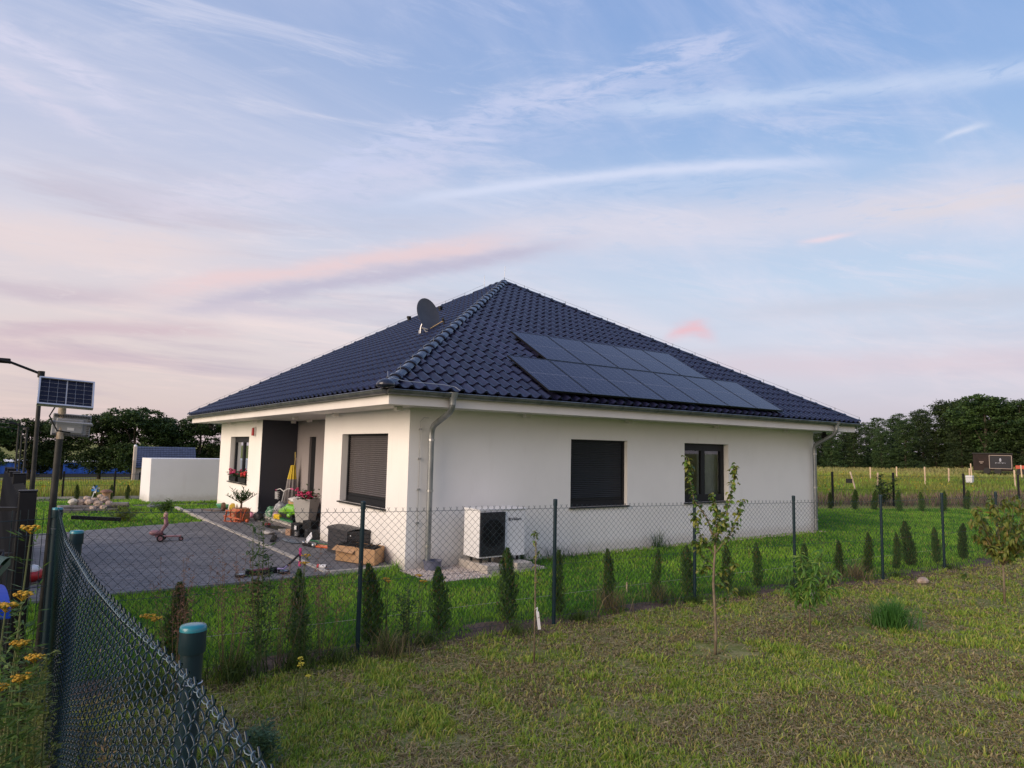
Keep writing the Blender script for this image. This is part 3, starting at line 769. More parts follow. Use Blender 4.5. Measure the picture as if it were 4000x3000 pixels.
# lightning conductor with its holders
def wire_on(p, q, hgt=.16, n=16, r=.003):
    p, q = Vector(p)+Vector((0, 0, .1)), Vector(q)+Vector((0, 0, .1)); m_ = MB()
    pts = [p.lerp(q, i/(n*2))+Vector((0, 0, hgt-.1+random.uniform(-.006, .006))) for i in range(2*n+1)]
    m_.tube(pts, r, 4); m_.build('lightning_wire', M['zinc'], house)
    for i in range(n+1):
        c = p.lerp(q, i/n)
        MB().beam(c+Vector((0, 0, -.02)), c+Vector((0, 0, hgt-.09)), .014, .005).build('wire_holder', M['zinc'], house)
wire_on((PX0, PY0, PZ), apx); wire_on((PX1, PY0, PZ), apx); wire_on((PX0, PY1, PZ), apx2)
MB().tube([(AX, HY, HZ+.18), (AX, HY, HZ+.20), (AX+.02, HY, HZ+.52)], .006, 5).build('lightning_rod', M['steel'], house)
MB().tube([(AX, HY2, HZ+.1), (AX, HY2, HZ+.45)], .006, 5).build('lightning_rod', M['steel'], house)
MB().tube([(PX0+.02, PY0+.02, PZ+.25), (PX0+.0, PY0-.03, PZ+.16), (PX0+.25, PY0-.08, PZ+.11), (.1, PY0-.09, PZ+.10), (.3, PY0-.1, PZ+.08), (.36, PY0-.17, PZ+.02)], .006, 5).build('lightning_wire', M['steel'], house)
# vents on the west slope
for (vx, vy) in ((4.35, 8.76), (4.34, 6.76)):
    vz = PZ+K_*(vx-PX0)
    MB().cyl((vx, vy, vz-.05), (vx-.02, vy, vz+.16), .055, n=12).cyl((vx-.02, vy, vz+.12), (vx-.02, vy, vz+.18), .07, n=12).build('roof_vent', M['black'], house, auto=40)
# downpipes
def downpipe(pts, base, r=.05):
    pr = MB().tube(pts, r, 14).build('downpipe', M['zinc_pipe'], house, auto=60)
    MB().lathe([(.095, .0), (.09, -.03), (.055, -.12), (.053, -.20)], (pts[0][0], pts[0][1], pts[0][2]+.12), 14).build('rain_funnel', M['zinc_pipe'], pr, smooth=True)
    x, y = pts[-1][0], pts[-1][1]
    for z_ in base:
        MB().lathe([(r+.004, -.02), (r+.011, -.018), (r+.011, .018), (r+.004, .02)], (x, y, z_), 14).build('pipe_clip', M['steel'], pr)
def arc(pts, k=5):
    out = [Vector(pts[0])]
    for i in range(1, len(pts)-1):
        a, b, c = Vector(pts[i-1]), Vector(pts[i]), Vector(pts[i+1]); l = min((a-b).length, (c-b).length, .16)*.9
        s_, e_ = b+(a-b).normalized()*l, b+(c-b).normalized()*l
        out += [s_.lerp(b, j/k).lerp(b.lerp(e_, j/k), j/k) for j in range(k+1)]
    return out+[Vector(pts[-1])]
downpipe(arc([(.33, -.85, 2.83), (.33, -.85, 2.66), (.36, -.12, 2.40), (.36, -.12, .14)]), (2.18, 1.32, .40))
downpipe(arc([(12.0, -.85, 2.83), (12.0, -.85, 2.66), (12.2, -.10, 2.33), (12.2, -.10, .06)]), (2.1, 1.2, .35))
# earthing wire beside the pipe
ew = MB().tube([(.36, -.02, 2.56), (.26, -.02, 2.56), (.20, -.02, 2.50), (.20, -.025, 1.2), (.19, -.025, .5), (.20, -.03, .1)], .005, 5).build('earthing_wire', M['steel'], house)
for z_ in (2.36, 1.86, 1.34, .78): MB().box((.20, -.018, z_), (.05, .035, .03)).build('wire_holder', M['steel'], house)
# door bell camera under the eave at the far ends
MB().cyl((-.3, 13.6, 2.70), (-.3, 13.6, 2.62), .05, n=12).sph((-.3, 13.55, 2.60), .07, 10, 8).build('eave_camera', M['black'], house, smooth=True)
MB().cyl((12.36, -.3, 2.70), (12.36, -.3, 2.62), .05, n=12).sph((12.36, -.3, 2.58), .085, 10, 8).build('eave_camera', M['black'], house, smooth=True)
# porch step
MB().bb((.002, RY0+.002, 0.0), (RD-.002, RY1-.002, 0.13)).build('porch_step', pbr('porch_riser', (.10, .09, .09), (.14, .13, .13), 3, .8, .3), house)
for i in range(5):
    a, b = RY0+.004+i*.944, RY0+.944*(i+1)
    MB().bb((-.01, a, .132), (.12, b, .172)).build('step_edge_stone', M['kerb'], house, bevel=.004)
    for j in range(3):
        MB().bb((.125+j*.285, a, .132), (.125+j*.285+.28, b, .170)).build('porch_slab', M['paver'], house)
# alarm siren
t = thing('alarm_siren', 'red and white alarm siren box fixed high on the white wall left of the porch', 'alarm siren', (0, 9.38, 2.3))
MB().box((-.03, 9.38, 2.41), (.055, .16, .26)).build('backplate', pbr('siren_white', (.7, .66, .64)), t, bevel=.01)
MB().box((-.08, 9.36, 2.40), (.045, .13, .22), taper=.85).build('cover', pbr('siren_red', (.42, .02, .015), None, rough=.3), t, bevel=.01)
# ------------------------------------------------------------------ roof things: solar panels, dish, heat pump
def cellmat():
    m = bpy.data.materials.new('solar_cells'); m.use_nodes = True; t = NT(m.node_tree); b = t.n['Principled BSDF']
    g = t.new('ShaderNodeTexCoord').outputs['Object']; s = t.new('ShaderNodeSeparateXYZ'); t.l.new(g, s.inputs[0])
    def line(c, per, wd): return t.m('LESS_THAN', t.m('ABSOLUTE', t.m('SUBTRACT', t.m('FRACT', t.m('DIVIDE', t.m('ADD', c, 10.0*per), per)), 0.5)), wd/per/2)
    lx = line(s.outputs[0], 0.168, .006); ly = line(s.outputs[1], 0.0945, .0035)
    fx = line(s.outputs[0], 0.0168, .0018)
    a = t.mix(t.m('MULTIPLY', fx, 0.35), (0.016, 0.015, 0.042), (0.055, 0.055, 0.095))
    a = t.mix(t.m('MAXIMUM', lx, ly), a, (0.13, 0.14, 0.19))
    t.l.new(a, b.inputs['Base Color']); b.inputs['Roughness'].default_value = 0.2; b.inputs['Specular IOR Level'].default_value = 0.12
    return m
M['cells'] = cellmat()
M['pv_frame'] = pbr('black_aluminium', (0.012, 0.012, 0.015), None, rough=0.35, metal=0.4)
RS = Matrix((Vector((1, 0, 0)), Vector((0, cosp, sinp)), Vector((0, -sinp, cosp)))).transposed()
def slopeS(x, y, off): return Vector((x, y, PZ+K_*(y-PY0))) + Vector((0, -sinp, cosp))*off
array = thing('solar_array', 'array of twelve dark solar panels in two rows on the right roof slope', 'solar panels', slopeS(2.34, -.775, .1))
def solar(x0_, y0_, label, pitchx=1.04, ph=1.545):
    t = bpy.data.objects.new('solar_panel', None); COL.objects.link(t); t.empty_display_size = .1; t.parent = array
    L_ = slopeS(x0_, y0_, .13); t.location = L_-worg(array); ORG[t.name] = L_
    base = worg(t)
    def P(u, v, h): return base + RS @ Vector((u, v, h))
    W_, H_ = pitchx-.018, ph
    f = MB()
    for (a, b) in (((0, 0), (W_, .02)), ((0, H_-.02), (W_, H_)), ((0, .02), (.012, H_-.02)), ((W_-.012, .02), (W_, H_-.02))):
        c = P((a[0]+b[0])/2, (a[1]+b[1])/2, 0); f.box(c, (b[0]-a[0], b[1]-a[1], .038), M=RS)
    f.build('frame', M['pv_frame'], t)
    MB().box(P(W_/2, H_/2, -.004), (W_-.026, H_-.042, .02), M=RS).build('backsheet', M['pv_frame'], t)
    for i in range(2):
        v0 = .021+i*(H_-.042)/2; hh = (H_-.042)/2-.004
        g = MB().box((0, 0, 0), (W_-.03, hh, .006)); o = g.build('glass_panel', M['cells'], t)
        o.rotation_euler = RS.to_euler(); o.location = P(W_/2, v0+hh/2, .012)-base
    MB().box(P(W_/2, H_/2, .013), (W_-.03, .010, .006), M=RS).build('centre_bar', M['pvbar'], t)
    for v in (.3, H_-.3): MB().box(P(W_/2, v, -.06), (pitchx+.02, .04, .04), M=RS).build('mounting_rail', M['pv_frame'], t)
    for u in (.0, ):
        MB().box(P(.06, .3, -.10), (.03, .05, .06), M=RS).box(P(.06, H_-.3, -.10), (.03, .05, .06), M=RS).build('clamp', M['steel'], t)
M['pvbar'] = pbr('panel_bar', (.20, .21, .27), None, rough=.4)
LW = ['leftmost panel of the lower row, nearest the front hip', 'second panel from the left in the lower row', 'third panel from the left in the lower row', 'middle panel of the seven in the lower row', 'third panel from the right in the lower row', 'second panel from the right in the lower row', 'rightmost panel of the lower row, sticking out past the upper row']
for i in range(7): solar(2.34+i*1.04, -.775, 'dark solar panel on the roof, '+LW[i], ph=1.545)
UP = ['leftmost panel of the upper row', 'second panel from the left in the upper row', 'middle panel of the five in the upper row', 'second panel from the right in the upper row', 'rightmost panel of the upper row']
for i in range(5): solar(3.36+i*1.04, .585, 'dark solar panel on the roof, '+UP[i], ph=1.52)

t = thing('satellite_dish', 'round dark grey satellite dish with arm on the left roof slope near the hip', 'satellite dish', (1.93, 3.39, 4.57))
dg = pbr('dish_grey', (.075, .075, .085), (.09, .09, .10), 4, .55)
MB().tube(arc([(1.93, 3.39, 4.52), (1.93, 3.39, 4.85), (2.04, 3.32, 5.02)]), .024, 10).build('mast', M['steel'], t, auto=60)
MB().box((1.93, 3.39, 4.60), (.14, .14, .10), taper=.7).build('roof_bracket', M['tile'], t)
# dish: shallow bowl; we look at its hollow side slightly from the left
dn = Vector((.27, -.93, .22)).normalized()   # facing direction
a_ = Vector((0, 0, 1)).cross(dn).normalized(); b_ = dn.cross(a_)
DM = Matrix((a_, b_, dn)).transposed(); dc = Vector((2.04, 3.32, 5.10))
bowl = MB(); K = 32; rings = [0, .09, .18, .26, .33, .355]
bowl.v.append(tuple(dc))
for side_ in (0, 1):
    for r_ in rings[1:]:
        for k in range(K):
            a = 2*PI*k/K; h = (r_/.355)**2*.05 + (0 if side_ == 0 else -.008)
            bowl.v.append(tuple(dc+DM @ Vector((r_*math.cos(a), r_*1.08*math.sin(a), h))))
for k in range(K): bowl.f.append((0, 1+k, 1+(k+1) % K))
for i in range(4):
    for k in range(K): a = 1+i*K; bowl.f.append((a+k, a+K+k, a+K+(k+1) % K, a+(k+1) % K))
o2 = 1+5*K
for i in range(4):
    for k in range(K): a = o2+i*K; bowl.f.append((a+k, a+(k+1) % K, a+K+(k+1) % K, a+K+k))
for k in range(K): bowl.f.append((1+4*K+k, o2+4*K+k, o2+4*K+(k+1) % K, 1+4*K+(k+1) % K))
bowl.build('dish', dg, t, auto=50)
lnb = Vector((2.34, 3.05, 4.96))
MB().tube([dc+DM @ Vector((0, -.36, .02)), lnb], .013, 8).build('arm', pbr('brass_arm', (.42, .30, .16), None, rough=.4, metal=.5), t)
MB().tube([dc+DM @ Vector((0, -.36, -.02)), Vector((1.93, 3.39, 4.80))], .016, 8).build('bracket', M['steel'], t)
MB().cyl(lnb-(lnb-dc).normalized()*.05, lnb+Vector((0, 0, .04)), .035, .045, 12).cyl(lnb+Vector((0, 0, .0)), lnb+Vector((0, 0, -.10)), .02, n=10).build('receiver', M['black'], t, auto=50)
MB().tube([lnb+Vector((0, 0, -.08)), lnb+Vector((.03, 0, -.16)), Vector((2.15, 3.2, 4.70)), Vector((2.02, 3.3, 4.70)), Vector((1.97, 3.35, 4.78)), Vector((1.90, 3.42, 4.72)), Vector((1.9, 3.4, 4.6))], .007, 6).build('cable', pbr('white_cable', (.6, .6, .58)), t)

# heat pump on two concrete pads
HPX0, HPX1, HPY0, HPY1, HPZ0, HPZ1 = .95, 1.90, -.80, -.30, .235, 1.04
for i, (xa, xb, lab) in enumerate(((1.02, 1.24, 'left concrete foot block under the white heat pump'), (1.62, 1.84, 'right concrete foot block under the white heat pump'))):
    o = MB().bb((xa-.05, -1.02, 0), (xb+.05, -.12, .15)).build('concrete_block', M['concrete'], bevel=.01); tag(o, lab, 'concrete block', 'foot blocks of the heat pump')
t = thing('heat_pump', 'white heat pump with black fan grille standing on concrete blocks by the wall', 'heat pump', (1.42, -.55, .15))
MB().bb((HPX0, HPY0+.01, HPZ0), (HPX1, HPY1, HPZ1-.03)).build('body', M['white_metal'], t, bevel=.012)
MB().bb((HPX0-.008, HPY0-.005, HPZ1-.03), (HPX1+.008, HPY1+.005, HPZ1)).build('lid', M['white_metal'], t, bevel=.008)
gx0, gx1 = HPX0+.005, 1.46; gz0, gz1 = HPZ0+.03, HPZ1-.05
MB().bb((HPX0+.32-.315, HPY0-.012, gz0), (gx1, HPY0+.009, gz1)).build('grille_plate', pbr('grille_grey', (.05, .053, .062), None, rough=.5), t)
MB().cyl((1.2125, HPY0-.0125, .64), (1.2125, HPY0-.0155, .64), .208, n=40).build('fan_opening', pbr('fan_black', (.003, .003, .004), None, rough=.7), t)
fc = Vector(((gx0+gx1)/2+.0, HPY0-.014, .64))
MB().lathe([(.235, 0), (.235, -.006), (.215, -.010), (.21, .0)], (fc.x, fc.y, fc.z), 32, 'y').build('fan_ring', M['anthracite'], t, smooth=True)
for i in range(34):
    z_ = gz0+.012+(gz1-gz0-.024)*i/33
    h2 = .205**2-(z_-fc.z)**2
    mbs = MB()
    if h2 > 0:
        hw = math.sqrt(h2); mbs.bb((gx0+.01, HPY0-.02, z_-.0045), (fc.x-hw, HPY0-.013, z_+.0045)); mbs.bb((fc.x+hw, HPY0-.02, z_-.0045), (gx1-.01, HPY0-.013, z_+.0045))
    else: mbs.bb((gx0+.01, HPY0-.02, z_-.0045), (gx1-.01, HPY0-.013, z_+.0045))
    mbs.build('grille_slat', M['anthracite'], t)
fan = MB().cyl((fc.x, HPY0-.013, fc.z), (fc.x, HPY0-.03, fc.z), .06, n=20).build('fan_hub', M['anthracite'], t, auto=40)
for k in range(8):
    r_ = .08+k*.017; MB().lathe([(r_-.0025, 0), (r_+.0025, 0), (r_+.0025, -.004), (r_-.0025, -.004)], (fc.x, HPY0-.022, fc.z), 32, 'y').build('guard_ring', M['anthracite'], t)
for x_ in (1.05, 1.23, 1.66, 1.80):
    for y_ in (-.70, -.40): MB().cyl((x_, y_, .152), (x_, y_, .232), .025, n=10).build('rubber_foot', M['black'], t)
def text(s, loc, size, mat, parent, rot=(R(90), 0, 0), name='lettering', ext=.0008):
    cu = bpy.data.curves.new(name, 'FONT'); cu.body = s; cu.size = size; cu.extrude = ext; cu.align_x = 'LEFT'
    tmp = bpy.data.objects.new('tmp_text', cu); COL.objects.link(tmp)
    dg_ = bpy.context.evaluated_depsgraph_get(); me = bpy.data.meshes.new_from_object(tmp.evaluated_get(dg_))
    bpy.data.objects.remove(tmp); me.materials.clear(); me.materials.append(mat)
    o = bpy.data.objects.new(name, me); COL.objects.link(o); o.parent = parent; o.location = Vector(loc)-worg(parent); o.rotation_euler = rot
    return o
text('Vaillant', (1.60, HPY0+.005, .835), .072, M['black'], t)
MB().lathe([(.024, 0), (.028, 0), (.028, -.004), (.024, -.004)], (1.565, HPY0+.006, .855), 18, 'y').box((1.563, HPY0+.004, .85), (.018, .004, .022)).box((1.558, HPY0+.004, .866), (.005, .004, .02)).box((1.568, HPY0+.004, .866), (.005, .004, .02)).build('emblem', M['black'], t)

# ------------------------------------------------------------------ chain link fences
M['fence_green'] = pbr('dark_green_coating', (.006, .021, .030), (.008, .027, .036), 8, .42, spec=.35)
M['fence_wire'] = pbr('pvc_wire', (.005, .023, .038), (.008, .030, .048), 8, .32)
M['cap_teal'] = pbr('teal_cap', (.010, .155, .20), (.014, .19, .24), 10, .3, coat=.3)
def tubes_np(P, r, n, ref):
    """P (k, m, 3) polylines -> verts, quads"""
    k, m, _ = P.shape
    T = np.empty_like(P); T[:, 1:-1] = P[:, 2:]-P[:, :-2]; T[:, 0] = P[:, 1]-P[:, 0]; T[:, -1] = P[:, -1]-P[:, -2]
    T /= np.linalg.norm(T, axis=2, keepdims=True)+1e-9
    A = np.cross(T, np.broadcast_to(ref, P.shape)); A /= np.linalg.norm(A, axis=2, keepdims=True)+1e-9
    B = np.cross(T, A)
    an = 2*PI*np.arange(n)/n
    V = P[:, :, None, :] + (A[:, :, None, :]*np.cos(an)[None, None, :, None] + B[:, :, None, :]*np.sin(an)[None, None, :, None])*r
    idx = np.arange(k*m*n).reshape(k, m, n)
    a = idx[:, :-1, :]; b = idx[:, 1:, :]
    F_ = np.stack([a, np.roll(a, -1, 2), np.roll(b, -1, 2), b], -1).reshape(-1, 4)
    return V.reshape(-1, 3), F_
def chain(path, name, parent, p=.04, r=.0016, n=3, near=False):
    """path: list of (x, y, top z). Zigzag wires hooked into each other."""
    pts = np.array(path, float); seg = np.hypot(*(pts[1:, :2]-pts[:-1, :2]).T); cum = np.concatenate([[0], np.cumsum(seg)])
    L = cum[-1]; nk = int(L/p)
    def at(s): return np.stack([np.interp(s, cum, pts[:, i]) for i in range(3)], -1)
    nz_ = 36
    sub = 4 if near else 1
    j = np.arange(nz_*sub+1)/sub
    tri = np.abs(((j+1) % 2)-1)          # 0..1..0 triangle wave, period 2 kinks
    if near:
        tri = (tri-.5)*1.12+.5
    off = np.sin(PI*j)*(.008 if near else .0)
    k = np.arange(nk)
    s = k[:, None]*p + np.where((k % 2 == 0)[:, None], tri[None], 1-tri[None])*p
    q = at(s)
    tx = at(s+.01)[..., :2]-at(s-.01)[..., :2]; tx /= np.linalg.norm(tx, axis=2, keepdims=True)+1e-9
    nrm = np.stack([-tx[..., 1], tx[..., 0]], -1)
    P = np.zeros(q.shape); P[..., :2] = q[..., :2] + nrm*(off[None, :, None]*np.where((k % 2 == 0), 1, -1)[:, None, None])
    wob = .004*np.sin(k*.21)[:, None]
    P[..., 2] = q[..., 2]-.015 - (j/nz_)[None]*(q[..., 2]-.06) + wob
    P[..., :2] += nrm*(.006*np.sin(P[..., 2]*3+k[:, None]*.05))[..., None]
    # knuckled ends above the top wire
    e1 = P[:, :1].copy(); e1[..., 2] += (.014 if near else .026); e1[..., :2] += (tx*np.where((k % 2 == 0), -1, 1)[:, None, None]*.012)[:, :1]
    P = np.concatenate([e1, P], 1)
    ref = np.array([nrm[:, :, 0].mean(), nrm[:, :, 1].mean(), 0.0])
    V, F_ = tubes_np(P, r, n, ref)
    o = npmesh(name, V, F_, M['fence_wire'], parent, smooth=True); o['kind'] = 'stuff'
    for (f, rr) in ((1.0, .0022), (.5, .0018), (.06, .0018)):
        m_ = MB(); S = np.linspace(0, L, max(8, int(L/.4))); Q = at(S)
        m_.tube([(a, b, (c-.03)*f+(.0 if f == 1 else .02)) for a, b, c in Q], rr if not near else rr*1.0, 6).build('tension_wire', M['fence_wire'], parent, smooth=True)
    if near:   # spiral binding along the top wire
        S = np.arange(0, L, .006); Q = at(S); ph = S/.045*2*PI
        pl = np.stack([Q[:, 0]+.007*np.cos(ph), Q[:, 1], Q[:, 2]-.03+.007*np.sin(ph)], -1)[None]
        V, F_ = tubes_np(pl, .0016, 4, np.array([0.3, 0, 1.0])); npmesh('binding_wire', V, F_, M['steel'] if False else pbr('pale_wire', (.13, .19, .23), None, rough=.3), parent, smooth=True)
def post(x, y, h, r, parent, cap=M['fence_green'], rc=None):
    p_ = MB().cyl((x, y, 0), (x, y, h-.004), r, n=20).build('post', M['fence_green'], parent, auto=50)
    rc = rc or r*1.12
    MB().lathe([(rc, -.075), (rc*1.03, -.07), (rc*1.03, -.01)], (x, y, h), 24).build('cap_skirt', M['fence_green'], p_, smooth=True)
    MB().lathe([(rc*1.04, -.012), (rc*1.03, -.004), (rc*.96, .003), (rc*.5, .006), (0.001, .006)], (x, y, h), 24).build('cap', cap, p_, smooth=True)
    return p_
f2 = thing('chain_link_fence', 'long dark green chain link fence running across in front of the lawn', 'fence', (4, -4.3, 0))
F2 = [(-5.05, -3.92, 1.50), (-2.53, -4.0, 1.42), (-.1, -4.04, 1.385), (2.33, -4.12, 1.36), (4.45, -4.30, 1.345), (6.54, -4.60, 1.33), (8.61, -4.70, 1.33), (10.75, -4.82, 1.32), (13.0, -4.95, 1.32), (15.3, -5.1, 1.33), (17.8, -5.3, 1.34), (20.5, -5.5, 1.35)]
chain(F2, 'wire_mesh', f2, r=.0023)
for (x, y, z) in F2[1:]: post(x, y, z+.075, .022, f2)
f1 = thing('chain_link_fence', 'close chain link fence with teal capped posts running away along the left edge', 'fence', (-5.02, -7, 0))
F1 = [(-5.05, -3.92, 1.50), (-5.08, -5.60, 1.48), (-5.05, -6.9, 1.465), (-5.015, -7.75, 1.475), (-4.965, -8.42, 1.485), (-4.94, -9.1, 1.485), (-4.93, -10.8, 1.49)]
chain(F1, 'wire_mesh', f1, r=.0027, n=5, near=True)
for (x, y, h, r) in ((-4.885, -8.20, 1.50, .031), (-5.026, -5.55, 1.50, .031), (-5.06, -3.84, 1.50, .033)):
    post(x, y, h, r, f1, M['cap_teal'], r*1.16)
    MB().lathe([(r+.001, -.002), (r+.004, 0), (r+.001, .002)], (x, y, h-.16), 20).build('tie_wire', M['steel'], f1)
MB().beam((-4.97, -3.90, 1.43), (-4.62, -3.92, 1.40), .022, .03).build('wire_tensioner', M['black'], f1, bevel=.004)

# low 3D wire panel beside the corner post
t = thing('wire_fence', 'short bent wire mesh panel between the corner post and the black gate post', 'fence panel', (-5.3, -4.0, 0))
for i in range(6):
    x = -5.10-i*.05
    MB().tube([(x, -3.85-.02*i, .1), (x, -3.85-.02*i, 1.30), (x-.0, -3.80-.02*i, 1.36), (x, -3.85-.02*i, 1.42), (x, -3.85-.02*i, 1.50)], .0025, 5).build('wire', M['fence_green'], t)
for z_ in (.4, .9, 1.3, 1.42): MB().tube([(-5.08, -3.85, z_), (-5.42, -3.97, z_)], .003, 5).build('wire', M['fence_green'], t)

# black posts and slatted panels of the drive gate, seen almost end on
t = thing('slatted_fence', 'black fence of square posts and upright grey slats receding behind the flowers', 'fence', (-5.3, 0, 0))
M['gate_black'] = pbr('black_steel', (.006, .006, .008), (.010, .010, .012), 4, .5, spec=.3)
M['slat_grey'] = pbr('grey_slat', (.035, .035, .040), (.055, .055, .06), 4, .5, spec=.3)
GP = [(-5.26, -3.60, 1.62), (-5.32, -1.12, 1.66), (-5.37, .98, 1.60), (-5.42, 3.18, 1.57), (-5.48, 5.2, 1.52)]
for (x, y, h) in GP:
    p_ = MB().box((x, y, h/2), (.12, .12, h)).build('post', M['gate_black'], t, bevel=.008)
    MB().box((x, y, h+.006), (.13, .13, .012)).build('cap', M['gate_black'], p_, bevel=.003)
for (a, b) in zip(GP[:-1], GP[1:]):
    for i in range(7):
        f = (i+.5)/7; x = a[0]+(b[0]-a[0])*f-.02; y = a[1]+.08+(b[1]-a[1]-.16)*f; h = min(a[2], b[2])-.05
        mbs = MB(); K = 8
        for side_ in (0, 1):
            for k in range(K+1):
                z_ = .12+(h-.12)*k/K; bow = .05*math.sin(PI*k/K)
                mbs.v += [(x-.045-bow*.5+side_*.012, y-.1, z_), (x+.045-bow*.5+side_*.012, y+.1, z_)]
        n_ = 2*(K+1)
        for k in range(K):
            mbs.f += [(2*k, 2*k+1, 2*k+3, 2*k+2), (n_+2*k, n_+2*k+2, n_+2*k+3, n_+2*k+1), (2*k, 2*k+2, n_+2*k+2, n_+2*k), (2*k+1, n_+2*k+1, n_+2*k+3, 2*k+3)]
        mbs.build('slat', M['slat_grey'], t)
for z_ in (1.48, 1.12): MB().beam((-5.30, -3.60, z_), (-6.6, -3.2, z_+.02), .05, .03).build('rail', M['gate_black'], t)

# ------------------------------------------------------------------ lamps and the solar flood light
def street_lamp(x, y, z0, z1, arm, label, r=.032):
    t = thing('street_lamp', label, 'street lamp', (x, y, z0), 'solar street lamps on the left')
    MB().tube([(x+.02, y, z0), (x, y, z1)], [r*1.1, r*.9], 12).build('pole', M['lamp_pole'], t, auto=60)
    MB().cyl((x, y, z1-.10), (x, y, z1+.0), r*1.5, n=12).build('collar', M['black'], t)
    MB().tube([(x+.04, y, z1-.06), (x-arm, y, z1+.07+arm*.1)], .020, 10).build('arm', M['black'], t)
    hx = x-arm-.0; hz = z1+.07+arm*.1
    MB().box((hx-.22, y, hz+.03), (.50, .16, .035), M=Matrix.Rotation(R(-10), 3, 'Y').inverted() @ Matrix.Rotation(0, 3, 'Z')).build('lamp_head', M['black'], t, bevel=.012)
    MB().box((hx-.06, y, hz+.01), (.16, .09, .075)).build('driver_box', M['black'], t, bevel=.015)
    for i in range(3): MB().box((hx-.16-.12*i, y, hz-.0+.02*i), (.08, .12, .02)).build('light_module', M['steel'], t)
M['lamp_pole'] = pbr('bare_steel_pole', (.022, .024, .022), (.045, .044, .040), 5, .6, metal=.2, spec=.3)
street_lamp(-5.155, 2.58, 0, 3.12, .42, 'nearest and tallest lamp post with arm, behind the small solar panel')
street_lamp(-5.19, 19.58, -.05, 2.50, .40, 'second lamp post from the right of the distant trio, arm to the left', .036)
street_lamp(-5.45, 24.0, -.2, 2.72, .5, 'leftmost small lamp post far behind the slatted fence', .036)
street_lamp(-5.33, 31.0, -.4, 2.50, .5, 'farthest lamp post, low between two others at the left edge', .036)
t = thing('solar_floodlight', 'small solar panel and flood light on a dark metal pole behind the fence corner', 'solar light', (-5.09, -3.45, 0))
MB().tube([(-5.10, -3.46, 0), (-5.07, -3.46, 2.34)], .027, 14).build('pole', M['lamp_pole'], t, auto=60)
MB().lathe([(.0295, 2.05), (.0295, 2.30), (.027, 2.32)], (-5.071, -3.46, 0), 14).build('paint_patch', pbr('rusty_paint', (.42, .36, .28), (.25, .18, .12), 12, .7), t)
RP = Matrix.Rotation(R(4), 3, 'Z') @ Matrix.Rotation(R(-28), 3, 'X') @ Matrix.Rotation(R(3.0), 3, 'Y')
pc = Vector((-5.055, -3.56, 2.435))
def onp(u, v, w_): return pc + RP @ Vector((u, w_, v))
pw, ph_ = .40, .265
MB().box(onp(0, 0, .012), (pw, .02, ph_), M=RP).build('back_plate', M['white_metal'], t)
alu = pbr('aluminium_frame', (.55, .56, .60), None, rough=.4, metal=.5)
for (u, v, a, b) in ((0, ph_/2-.006, pw, .012), (0, -ph_/2+.006, pw, .012), (-pw/2+.006, 0, .012, ph_-.026), (pw/2-.006, 0, .012, ph_-.026)):
    MB().box(onp(u, v, -.006), (a, .03, b), M=RP).build('panel_frame', alu, t)
cellm = pbr('small_cell', (.006, .007, .02), (.009, .010, .026), 9, .25, spec=.25)
MB().box(onp(0, 0, -.001), (pw-.02, .004, ph_-.02), M=RP).build('cell_backing', pbr('cell_white', (.42, .43, .47)), t)
for i in range(6):
    for j in range(6):
        u = (-.169+.0635*i if i < 3 else -.169+.0635*i+.020)
        if i in (0, 1, 2): u = -.156+i*.061
        else: u = .034+(i-3)*.061
        v = -.1075+j*.043
        MB().box(onp(u, v, -.0035), (.058, .003, .040), M=RP).build('cell', cellm, t)
FRm = Matrix.Rotation(R(-6), 3, 'Z') @ Matrix.Rotation(R(6), 3, 'X') @ Matrix.Rotation(R(3), 3, 'Y')
fcn = Vector((-5.0, -3.50, 2.165))
def onf(u, v, w_): return fcn + FRm @ Vector((u, w_, v))
lg = pbr('flood_grey', (.30, .31, .33), (.36, .37, .39), 5, .5, metal=.2)
MB().box(onf(0, 0, .03), (.28, .022, .19), M=FRm).build('housing', lg, t, bevel=.008)
MB().box(onf(-.01, -.005, .012), (.20, .02, .125), M=FRm).build('driver_cover', lg, t, bevel=.01)
for i in range(22):
    MB().box(onf(-.125+i*.012, .078, .014), (.004, .016, .022), M=FRm).build('cooling_fin', M['slat_grey'], t)
for i in range(10): MB().box(onf(.125, -.07+i*.015, .014), (.022, .016, .004), M=FRm).build('cooling_fin', M['slat_grey'], t)
for i in range(22): MB().box(onf(-.125+i*.012, -.082, .014), (.004, .016, .016), M=FRm).build('cooling_fin', M['slat_grey'], t)
MB().box(onf(0, -.03, .0005), (.05, .002, .024), M=FRm).build('sticker', M['white_metal'], t)
MB().tube([onf(-.15, .01, .03), onf(-.15, .03, -.05), onf(.15, .03, -.05), onf(.15, .01, .03)], .010, 6).build('bracket', lg, t)
MB().lathe([(.028, -.012), (.034, -.01), (.034, .01), (.028, .012)], (-5.071, -3.46, 2.20), 14).build('pole_clamp', M['steel'], t)
MB().tube([onp(-.03, -.10, .03), (-5.12, -3.52, 2.33), (-5.16, -3.55, 2.24), (-5.10, -3.56, 2.12), onf(.0, -.06, .0)], .006, 6).build('cable', M['black'], t)

